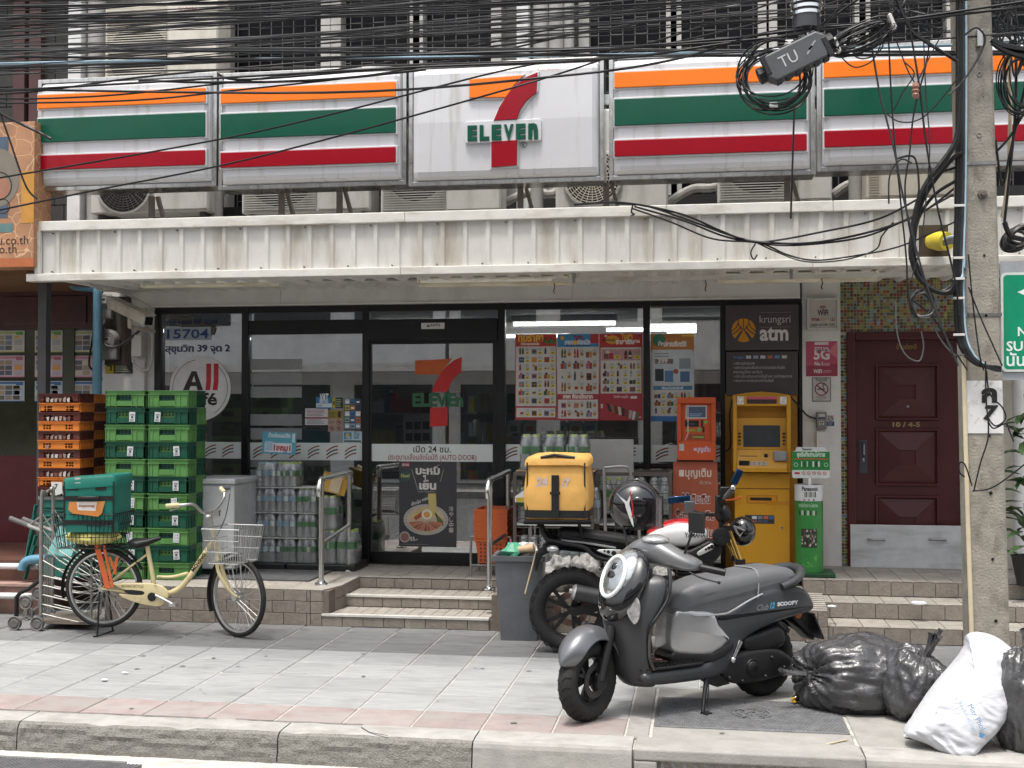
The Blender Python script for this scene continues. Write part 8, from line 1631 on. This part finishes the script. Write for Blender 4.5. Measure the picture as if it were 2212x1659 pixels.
part(mc,'handlebar',m_blkm,lambda b:b.tube(spl([S2(1583,1056,-.34),S2(1568,1072,-.26),S2(1556,1098,-.12),S2(1545,1112,0),S2(1505,1108,.2),S2(1490,1104,.34)]),.015,9));part(mc,'grip',m_rub,lambda b:b.tube([S2(1582,1058,-.34),S2(1566,1076,-.25)],.021,10));part(mc,'bar_end',m_chr,lambda b:b.ball(S2(1583,1053,-.35),.02));part(mc,'brake_lever',mat('lever_orange',(.6,.13,.02),.3,m=.5),lambda b:b.tube([S2(1568,1080,-.27),S2(1585,1079,-.29),S2(1602,1074,-.33)],.01,7));part(mc,'brake_reservoir',m_blkm,lambda b:(b.cbox(S2(1566,1062,-.24),(.08,.06,.07)),b.cbox(S2(1553,1088,-.15),(.05,.05,.12)),b.ball(S2(1561,1110,-.08),(.06,.06,.07))),bevel=.008)
m_mir=mat('mirror_blue',(.02,.06,.14),.05,m=.7)
for a,c,d,l in (((1583,1060),(1590,1038),(1592,1030),-.34),((1480,1098),(1478,1086),(1467,1079),.3)):q=S2(*d,l);part(mc,'mirror',m_mir,lambda b:(b.cbox(q,(.05 if l<0 else .17,.02,.11 if l<0 else .05),rm=Matrix.Rotation(.45 if l<0 else-.1,3,'Y')),b.tube([S2(*a,l),S2(*c,l)],.007,6)),bevel=.01)
part(mc,'phone_holder',m_case,lambda b:b.cbox(S2(1489,1097,.1),(.08,.03,.10)),bevel=.008)
# delivery box on the rack
Z0=.992;m_dy=mat('delivery_yellow',(.68,.38,.10),.65,var=.1,bump=.45,bs=16,dirt=('#9a7a4a',.3,(5,5,5),.55,.8));dbx=thing('delivery_box','yellow padded delivery box with black strap on the motorcycle rack','delivery box',Rb+V((0,0,Z0)),az2-.12)
part(dbx,'box_body',m_dy,lambda b:b.loft([[(x-.09,y,z) for x,y in rrect(.45+.03*sin(z*9),.44+.03*sin(z*9),.05,3)] for z in [.004+.045*i for i in range(10)]+[.435]]),bevel=.01);part(dbx,'box_lid',m_dy,lambda b:b.loft([[(x-.09,y,z+.02*noise.noise(V((x*9,y*9,z)))) for x,y in rrect(w_,w_,.07,4)] for z,w_ in ((.40,.475),(.44,.47),(.465,.43),(.475,.3),(.477,.05))]),60)
part(dbx,'edge_band',m_blk,lambda b:(b.loft([[(x-.09,y,z) for x,y in rrect(.472,.462,.055,3)] for z in (.02,.075)],caps=False),b.box(-.12,-.245,.02,-.065,-.232,.33),b.box(-.13,-.25,.19,-.055,-.246,.21),[b.box(x,-.226,.02,x+.01,-.219,.42) for x in (-.305,.115)],b.tube([(-.2,-.225,.455),(-.1,-.23,.475),(.05,-.225,.455)],.012,5)))
b=MB();b.usecol=True;b.M=Matrix.Translation((-.105,-.2325,.23)) @ Matrix.Rotation(pi/2,4,'X');b.text('24',-.085,.02,.09,0,'#c9b9b4',bold=.05,fit=.085,shear=.1);b.text('/7',.085,.01,.09,0,'#c9b9b4',bold=.05,fit=.07,shear=.1);b.rect(-.12,-.04,.09,.012,0,'#d0a468');b.rect(.04,-.05,.05,.01,0,'#d6b48a');b.build('lettering',PRINT,dbx,world=False)
# helmet over the scooter mirror
hq=S(1372,1090,-.25);hw_=Rp+Matrix.Rotation(az_,3,'Z') @ V(hq);hl=thing('helmet','glossy black helmet with clear visor hung on the scooter handlebar','helmet',hw_,0);hs_=.155
def shell(b):
 b.ball((0,0,0),(hs_*1.05,hs_*.9,hs_),28,18);b.v=[(p[0],p[1],p[2]*(1.12 if p[2]<0 else 1)) for p in b.v];b.f,b.m,b.c=zip(*[(f,m_,c) for f,m_,c in zip(b.f,b.m,b.c) if not (sum(b.v[i][0] for i in f)/len(f)>.065 and sum(b.v[i][2] for i in f)/len(f)<.035) and sum(b.v[i][2] for i in f)/len(f)>-.145])
part(hl,'shell',m_gloss,shell);part(hl,'lining',mat('helmet_lining',(.01,.01,.01),.9),lambda b:b.ball((-.005,0,.0),(hs_*.95,hs_*.8,hs_*.95),20,12));part(hl,'visor',glass_mat('visor_smoke',(.62,.57,.6),.05,.05,.5),lambda b:b.loft([[(.03+.145*cos(a),.128*sin(a) ,z) for a in [radians(-95+190*i/14) for i in range(15)]]+[(.03+.142*cos(a),.126*sin(a),z) for a in [radians(95-190*i/14) for i in range(15)]] for z in (-.14,-.05,.05)]));part(hl,'crest',m_gloss,lambda b:pillow(b,[(-.02,.14),(.02,.165),(.11,.11),(.1,.09)],-.04,.04,.01,smooth=2));part(hl,'visor_pivot',m_gloss,lambda b:b.ball((.02,-.122,.03),(.04,.015,.03)))
b=MB();b.usecol=True;b.M=Matrix.Translation((-.055,-.141,-.01)) @ Matrix.Rotation(pi/2,4,'X') @ Matrix.Scale(1.35,4);b.poly([(-.04,.07),(.0,.02),(.005,.0),(.03,-.07),(.04,-.085),(.035,-.04),(.02,.02),(.035,.08),(.01,.03),(-.02,.05)],0,'#c4c6c8');b.stroke([(.025,.07),(.036,.0),(.034,-.04)],.007,.001,'#a02a26');b.build('decal',PRINT,hl,world=False)
# ---- bicycle
Rk=gr(224,1371);S3,L3,az3=plane(Rk,gr(514,1376));m_crm=mat('bike_cream',(.62,.53,.30),.38,var=.07,dirt=('#4a3b22',.5,(12,12,12),.58,.75));bi=thing('bicycle','cream city bicycle with wire baskets front and rear','bicycle',Rk,az3);B3=lambda pts,lat=0.0:[S3(x,y,lat) for x,y in pts]
m_al=mat('alloy',(.5,.5,.49),.3,m=.85,var=.15);r3=.298;ZW=S3(223,1269).z;wheel(bi,(0,0,ZW),r3,.021,m_tyre,m_al,0,36,rimw=.8);fw=wheel(bi,(L3,0,.318),r3-.003,.021,m_tyre,m_al,-.55,36,rimw=.8)
def tb(name,pts,r_,m_=m_crm,lat=0.0,**k):return part(bi,name,m_,lambda b:b.tube(spl(B3(pts,lat),5) if len(pts)>2 else B3(pts,lat),r_,10,**k))
tb('seat_tube',[(318,1180),(338,1288)],.018);tb('down_tube',[(459,1172),(430,1216),(404,1254),(378,1277),(341,1288)],.024);tb('upper_tube',[(406,1238),(373,1246),(340,1246)],.013);tb('head_tube',[(459,1142),(471,1198)],.02);tb('stem',[(453,1105),(459,1142)],.012,m_al)
for s in (-1,1):
 part(bi,'stay',m_crm,lambda b:(b.tube([S3(321,1195),V((0,s*.06,ZW))],.009,7),b.tube([S3(340,1288),V((0,s*.06,ZW))],.009,7)));part(bi,'fork_blade',m_crm,lambda b:b.tube(spl([S3(472,1199)+V((.0,s*.035,0)),S3(477,1235)+V((0,s*.05,0)),V((L3-.06-s*.02,s*.055,.36)),V((L3-s*.03,s*.05,.318))]),[.015]*12+[.01]*7,8))
 part(bi,'kick_stand',m_blkm,lambda b:b.tube([V((0,s*.08,ZW-.02)),V((.02+.02*s,s*.1-.02,.01))],.008,6))
part(bi,'stand_foot',m_blkm,lambda b:b.tube([V((-.03,-.13,.01)),V((.0,-.12,.01)),V((.05,.08,.02))],.007,6))
part(bi,'chain_guard',m_crm,lambda b:pillow(b,B3([(245,1261),(302,1259),(341,1262),(360,1273),(364,1288),(352,1306),(338,1310),(302,1304),(266,1291),(258,1283),(285,1284),(262,1271)],-.06),-.07,-.05,.008,smooth=2));part(bi,'guard_slot',m_eng,lambda b:pillow(b,B3([(268,1274),(305,1276),(312,1281),(306,1285),(280,1284)],-.07),-.0715,-.069,.001,smooth=2));part(bi,'crank',m_al,lambda b:(b.tube([S3(336,1286,-.09),S3(373,1305,-.1)],.012,8),b.cbox(S3(375,1306,-.12),(.05,.07,.02))));part(bi,'chain_ring',m_blkm,lambda b:b.lathe([(.035,.08),(.02,.085),(0,.085)],16,Matrix.Translation(S3(336,1286,0)) @ Matrix.Rotation(pi/2,4,'X')))
part(bi,'saddle',m_blkm,lambda b:b.loft([[S3(x,y)+V((0,u*w_,v_*h_)) for u,v_ in rrect(2,2,.9,4)] for x,y,w_,h_ in ((282,1172,.05,.02),(290,1172,.09,.035),(305,1174,.1,.04),(322,1170,.06,.028),(340,1164,.03,.02),(347,1163,.015,.012))]))
part(bi,'handlebar',m_al,lambda b:b.tube(spl([S3(362,1093,-.27),S3(394,1091,-.26),S3(418,1090,-.2),S3(438,1107,-.08),S3(453,1107,0),S3(466,1100,.08),S3(481,1080,.22),S3(485,1066,.28),S3(478,1056,.3)]),.012,9));part(bi,'grip',m_crm,lambda b:(b.tube([S3(359,1093,-.272),S3(388,1091,-.262)],.018,10),b.tube([S3(484,1063,.285),S3(476,1054,.302)],.018,10)));part(bi,'brake_lever',m_al,lambda b:(b.tube([S3(395,1092,-.26),S3(382,1099,-.25),S3(367,1103,-.25)],.006,6),b.tube([S3(486,1064,.28),S3(500,1058,.3)],.005,6)));part(bi,'bell',m_al,lambda b:(b.cbox(S3(468,1108,-.03),(.05,.04,.05)),b.ball(S3(450,1116,-.06),(.03,.03,.02))));part(bi,'brake_cable',m_blk,lambda b:b.tube(spl([S3(497,1066,.28),S3(490,1105,.15),S3(482,1130,.05),S3(462,1170,0)]),.004,5))
for nm,c,a0,a1,rot in (('rear_mudguard',V((0,0,ZW)),25,195,0),('front_mudguard',V((L3,0,.318)),85,205,-.55)):part(bi,nm,m_blkm,lambda b:b.tube([c+Matrix.Rotation(rot,3,'Z') @ V((.345*cos(a),0,.345*sin(a))) for a in [radians(a0+(a1-a0)*i/16) for i in range(17)]],.03,8,flat=(.25,1)))
def wb(name,m_,X0,X1,Y0,Y1,z0,z1,sx,n1,n2,rot=0,org=V((0,0,0))):
 b=MB();b.M=Matrix.Translation(org) @ Matrix.Rotation(rot,4,'Z');r_=.0035;C4=lambda s,z:[((X0+X1)/2+(x-(X0+X1)/2)*s,(Y0+Y1)/2+(y-(Y0+Y1)/2)*s,z) for x,y in ((X0,Y0),(X1,Y0),(X1,Y1),(X0,Y1))]
 for k in range(4):u=k/3;p=C4(sx+(1-sx)*u,z0+(z1-z0)*u);b.tube(p,r_*(1.4 if k==3 else 1),5,closed=True)
 lo,hi=C4(sx,z0),C4(1,z1)
 for i in range(4):
  n=n1 if i%2==0 else n2
  for j in range(n):u=j/n;b.tube([V(lo[i]).lerp(V(lo[(i+1)%4]),u),V(hi[i]).lerp(V(hi[(i+1)%4]),u)],r_*.8,4)
 for j in range(n1):u=j/n1;b.tube([V(lo[0]).lerp(V(lo[1]),u),V(lo[3]).lerp(V(lo[2]),u)],r_*.8,4)
 return b.build(name,m_,bi,world=False)
wb('front_basket',m_al,.075,.40,-.2,.2,.60,.87,.78,13,14,-.2,V((L3-.26,0,0)))
zr_=S3(220,1180).z;wb('rear_basket',m_blkm,-.34,.16,-.2,.2,zr_,zr_+.27,.85,14,10);part(bi,'rack',m_blkm,lambda b:[b.tube([V((-.2,s*.06,zr_-.015)),V((.2,s*.06,zr_-.02)),V((0,s*.06,ZW))],.007,6) for s in (-1,1)]);part(bi,'basket_stay',m_al,lambda b:[b.tube([V((L3+.02,s*.06,.32)),V((L3-.02,s*.1,.58))],.005,5) for s in (-1,1)])
for k,(a,c) in enumerate((((206,1178),(230,1271)),((212,1178),(236,1271)),((224,1178),(243,1269)),((236,1203),(250,1236)),((253,1203),(247,1240)))):p,q=S3(*a,-.09),S3(*c,-.08);MB().bar(p,q,.022,.004,(0,1,0)).build('strap',mat('strap_orange',(.62,.13,.04),.7,var=.15),bi,world=False)
b=MB();b.usecol=True;p,q=S3(414,1236,-.027),S3(444,1194,-.027);a_=atan2(q.z-p.z,q.x-p.x);b.M=Matrix.Translation((p+q)/2) @ Matrix.Rotation(-a_,4,'Y') @ Matrix.Rotation(pi/2,4,'X');b.text('MOVING',0,-.012,.04,0,'#2a2620',bold=.04,fit=.17);b.M=Matrix.Translation(S3(302,1264,-.0715)) @ Matrix.Rotation(pi/2,4,'X');b.text('MOVING BICYCLE',-.06,-.02,.03,0,'#8a7a50',bold=.02,fit=.18);b.build('lettering',PRINT,bi,world=False)
b=MB();b.ball((0,0,0),1,22,9);b.v=[(p[0]*.225,p[1]*.165,p[2]*.065+.012*noise.noise(V(p)*3)*(1-abs(p[2]))) for p in b.v];o=b.build('x',m_dy);o.name='yellow_cloth';o.data.materials[0]=mat('cloth_yellow',(.66,.60,.2),.8,var=.12,bump=.5,bs=20);R3=Matrix.Rotation(az3,3,'Z');o.location=Rk+R3 @ V((-.08,-.02,zr_+.08));o.rotation_euler[2]=az3;tag(o,'yellow cloth bundle under the cooler bag in the rear basket','cloth')
cz=zr_+.13;m_cool=mat('cooler_green',(.012,.165,.125),.45,var=.12,bump=.25,bs=14);cb=thing('cooler_bag','green cooler bag with orange flap in the rear bicycle basket','cooler bag',Rk+R3 @ V((-.06,.02,cz)),az3+.08)
part(cb,'bag_body',m_cool,lambda b:b.loft([[(x,y,z) for x,y in rrect(.40*s,.42*s,.03,3)] for z,s in ((0,.97),(.05,1),(.25,1.01),(.40,1))]),40);part(cb,'bag_lid',m_cool,lambda b:b.loft([[(x,y,z+.012*sin(x*9)) for x,y in rrect(.42*s,.44*s,.04,3)] for z,s in ((.35,1.0),(.42,1.01),(.435,.97),(.44,.6),(.44,.1))]),40)
part(cb,'webbing',m_blk,lambda b:([b.box(-.2,-.217,z,.2,-.2115,z+.035) for z in (.25,.06)],[b.box(x,-.216,.33,x+.085,-.2105,.365) for x in (-.17,.05)],[b.tube([(x,-.213,.0),(x,-.213,.4)],.006,5) for x in (-.195,.195)],b.tube([(-.08,-.225,.27),(-.06,-.245,.275),(.06,-.245,.275),(.08,-.225,.27)],.012,7)))
b=MB();b.usecol=True;b.M=Matrix.Translation((-.02,-.236,.15)) @ Matrix.Rotation(pi/2-.12,4,'X');b.poly([(-.13,.09),(.15,.095),(.13,.0),(.1,-.025),(-.1,.0),(-.135,.03)],0,'#c07a3a');b.poly([(-.07,.09),(.09,.09),(.08,.02),(-.06,.025)],.001,'#d0c8c0');b.text('truemoney',.01,.05,.03,.002,'#8a4a30',bold=.03,fit=.13);b.build('flap',PRINT,cb,world=False)
b=MB();b.usecol=True;b.M=Matrix.Translation((-.09,-.2215,.385)) @ Matrix.Rotation(pi/2,4,'X');b.rect(-.02,0,.045,.045,0,'#b9bdb9');b.build('tag',PRINT,cb,world=False)
# ================================================================== rubbish bags by the kerb
m_bag=mat('bag_black',(.05,.05,.053),.24,var=.3,bump=1.0,bs=17,spec=.8,stretch=(1.4,1.4,1.4));m_bagw=mat('bag_white',(.47,.48,.51),.45,var=.05,bump=.8,bs=13,stretch=(1,1,2))
def bag(label,c,size,knot,seed,pl=18,rz=0.0):
 b=MB();b.ball((0,0,0),1,120,72);kd=V(knot).normalized();ref=kd.orthogonal().normalized();r2=kd.cross(ref);out=[]
 for p in b.v:
  p=V(p);d=p.dot(kd);th=atan2(p.dot(r2),p.dot(ref));near=max(0,(d+.2)/1.2);s=1+.10*noise.noise(p*1.6+V((seed,0,0)))+.06*noise.noise(p*4+V((0,seed,0)))
  rg=lambda q_:.5-abs(noise.noise(q_))*1.6
  s+=.055*rg(p*2.6+V((seed,2,0)))+.04*rg(V((cos(th)*5+seed,sin(th)*5,d*1.6)))+.022*rg(V((cos(th)*10,sin(th)*10+seed,d*3)))+.012*rg(p*13)
  s+=near**2*.09*(abs(sin(th*pl/2+2*noise.noise(p*2+V((seed,1,1)))))-.5);s*=1-.18*max(0,d-.75)/.25
  q=p*s;q=V((q.x*size[0],q.y*size[1],q.z*size[2]));q.z=max(q.z,-size[2]*.72);out.append(tuple(q+V(c)+V((0,0,size[2]*.72))))
 b.v=out;t=thing('rubbish_bag',label,'rubbish bag',c,group='black rubbish bags by the pole');b.build('sack',m_bag,t,smooth=75)
 k=V(c)+V((kd.x*size[0],kd.y*size[1],kd.z*size[2]+size[2]*.72))*1.0;b=MB()
 for j in range(5):
  a=V((noise.noise(V((j,seed,0))),noise.noise(V((0,j,seed))),noise.noise(V((seed,0,j)))))*.09;b.tube(spl([k-kd*.05,k+kd*.03+a*.4,k+kd*.10+a]),[.03]*6+[.022]*6+[.03],7,flat=(.5,1))
 b.build('knot',m_bag,t,smooth=60);return t
g_=gr(1862,1548);bag('large tied black rubbish bag lying next to the scooter, knot towards the scooter',g_+V((0,.22,0)),(.40,.26,.25),(-1,-.45,.15),3.1)
g_=gr(1990,1566);bag('black rubbish bag squeezed between the large bag and the white sack',g_+V((0,.2,0)),(.20,.24,.24),(.4,-.2,1),8.3)
g_=gr(2232,1632);bag('black rubbish bag at the right edge behind the white sack',g_+V((.02,.16,0)),(.18,.2,.33),(0,.2,1),5.7)
q=gr(1718,1524)+V((-.005,.02,.03));t=thing('bottle','dark bottle with yellow cap poking out of the large black bag','bottle',q);MB().tube([q,q+V((.02,.01,.012)),q+V((.1,.09,.07))],[.02,.022,.04],12).build('bottle_body',mat('bottle_brown',(.03,.018,.01),.2),t,smooth=50);MB().lathe([(.018,-.01),(.018,.012),(.012,.015),(.006,.012),(0,.012)],14,Matrix.Translation(q) @ Matrix.Rotation(pi/2,4,'X') @ Matrix.Rotation(.0,4,'Y')).build('cap',mat('cap_gold',(.5,.3,.03),.35),t,smooth=40)
# white sack leaning on the pole
yw_=gr(2050,1636).y+.12;out=[at(x,y,yw_+.3*max(0,(1640-y)/270)) for x,y in ((1955,1586),(1967,1558),(2020,1482),(2064,1430),(2086,1396),(2090,1374),(2113,1366),(2152,1376),(2190,1405),(2204,1428),(2196,1452),(2182,1520),(2157,1570),(2118,1612),(2088,1642),(2046,1630),(1996,1603))]
P=spl(out,9,True);cen=sum(P,V((0,0,0)))/len(P);b=MB();rings=[];NR=40
for j in range(-NR,NR+1):
 t_=j/NR;s=(1-abs(t_)**2.6)**.5 if abs(t_)<1 else .02;s=max(s,.02);ring=[]
 for p in P:e_=cen+(p-cen)*s;n_=s*(noise.noise(e_*3)*.03+(.4-abs(noise.noise(V((e_.x*7-e_.z*4,e_.z*7+e_.x*4,1 if t_>0 else 0)))))*.045+(.4-abs(noise.noise(V((e_.x*8-e_.z*4,e_.z*24+e_.x*14,3)))))*.03);ring.append(e_+V((0,.15*t_-n_*(1 if t_<0 else-1)*min(1,abs(t_)*1.5),0)))
 rings.append(ring)
b.loft(rings);ws=thing('white_sack','large white woven sack leaning against the pole foot','sack',V((cen.x,yw_,0)),group=None);b.build('sack',m_bagw,ws,smooth=80)
pr_=at(2112,1548,yw_-.10);b=MB();b.usecol=True;b.M=face_m((pr_.x,pr_.y,pr_.z)) @ Matrix.Rotation(radians(-62),4,'Z') ;b.text('Mitr Phol',.0,-.02,.04,0,'#5f8cba',fit=.14);b.text('Pure Refined Sugar',-.02,-.055,.03,0,'#8fb0cc',fit=.17);b.poly([(.075,-.03),(.095,-.01),(.11,-.03),(.095,-.045)],0,'#5a8ab8');b.build('printing',PRINT,ws)
g_=gr(1586+385,1310,.25);m_pap=mat('litter_paper',(.66,.66,.68),.8)
for k,(px,py,z,s,lb) in enumerate(((1985,1307,.255,.05,'crumpled white tissue on the door steps'),(1970,1594,.004,.035,'torn white scrap on the pavement before the sack'),(1797,1312,.255,.03,'small leaf scrap at the left end of the door steps'),(226,1470,.004,.02,'cigarette end on the pavement below the bicycle'),(270,1455,.004,.02,'pale thread of litter on the grey slabs'))):
 q=gr(px,py,z);b=MB();b.ball((0,0,0),1,8,5);b.v=[tuple(q+V((p[0]*s*1.3,p[1]*s*.7,(p[2]+1)*s*.3))*1+V((0,0,.2*s*noise.noise(V(p)*3+V((k,0,0)))))) for p in b.v];b.solo('litter',m_pap,lb,'litter')
a=gr(1785,1608,.004);MB().bar(a,a+V((.12,.1,.004)),.012,.003).solo('dry_leaf',mat('leaf_straw',(.4,.34,.22),.8),'dry straw coloured leaf on the kerb near the drain','leaf')
q=at(1240,1245,9.45);
for k,(px,py,s) in enumerate(((1208,1244,.17),(1258,1242,.17),(1425,1262,.14))):
 q=at(px,py,9.98);b=MB();b.ball((0,0,0),1,70,40);b.v=[tuple(q+V(p)*s*(1+.3*noise.noise(V(p)*2+V((k*3,0,0)))-.25*abs(noise.noise(V(p)*3.4))-.12*abs(noise.noise(V(p)*8)))) for p in b.v];b.solo('white_bag',mat('bag_offwhite',(.24,.235,.225),.55,var=.1,bump=.6,bs=14),'crumpled white rubbish bag behind the motorcycle, '+('under the rack','under the seat','by the engine')[k],'rubbish bag',smooth=80)
# ================================================================== far side of the street, seen in the panes
m_op=mat('opposite_wall',(.33,.31,.29),.8,var=.15,sc_=2);m_ow=mat('opposite_window',(.03,.035,.04),.15)
for k,(x0,x1,h_,cc) in enumerate(((-14,-6.2,8,(.62,.62,.62)),(-6.1,1.2,6.5,(.56,.54,.52)),(1.3,9,8,(.66,.66,.66)),(9.1,16,7,(.6,.6,.6)))):
 t=thing('row_house',('grey','brownish','pale','dark grey')[k]+' shop house across the street behind the viewer','building',((x0+x1)/2,-6,0));MB().box(x0,-9,0,x1,-6,h_).build('wall',mat('opposite_wall%d'%k,cc,.8,var=.15,sc_=2),t)
 for r_ in range(int(h_//3)):
  n=3
  for i in range(n):a=x0+(x1-x0)*(i+.12)/n;c=x0+(x1-x0)*(i+.88)/n;MB().box(a,-6.02,.9+3*r_ if r_ else .1,c,-5.98,2.4+3*r_).build('window',m_ow,t)
 MB().box(x0,-6,2.7,x1,-4.9,2.9).build('awning',m_trim,t)
MB().box(-30,-30,-.172,30,-3.4,-.02).solo('far_pavement',m_conc,'pavement on the far side of the street','pavement',kind='structure')
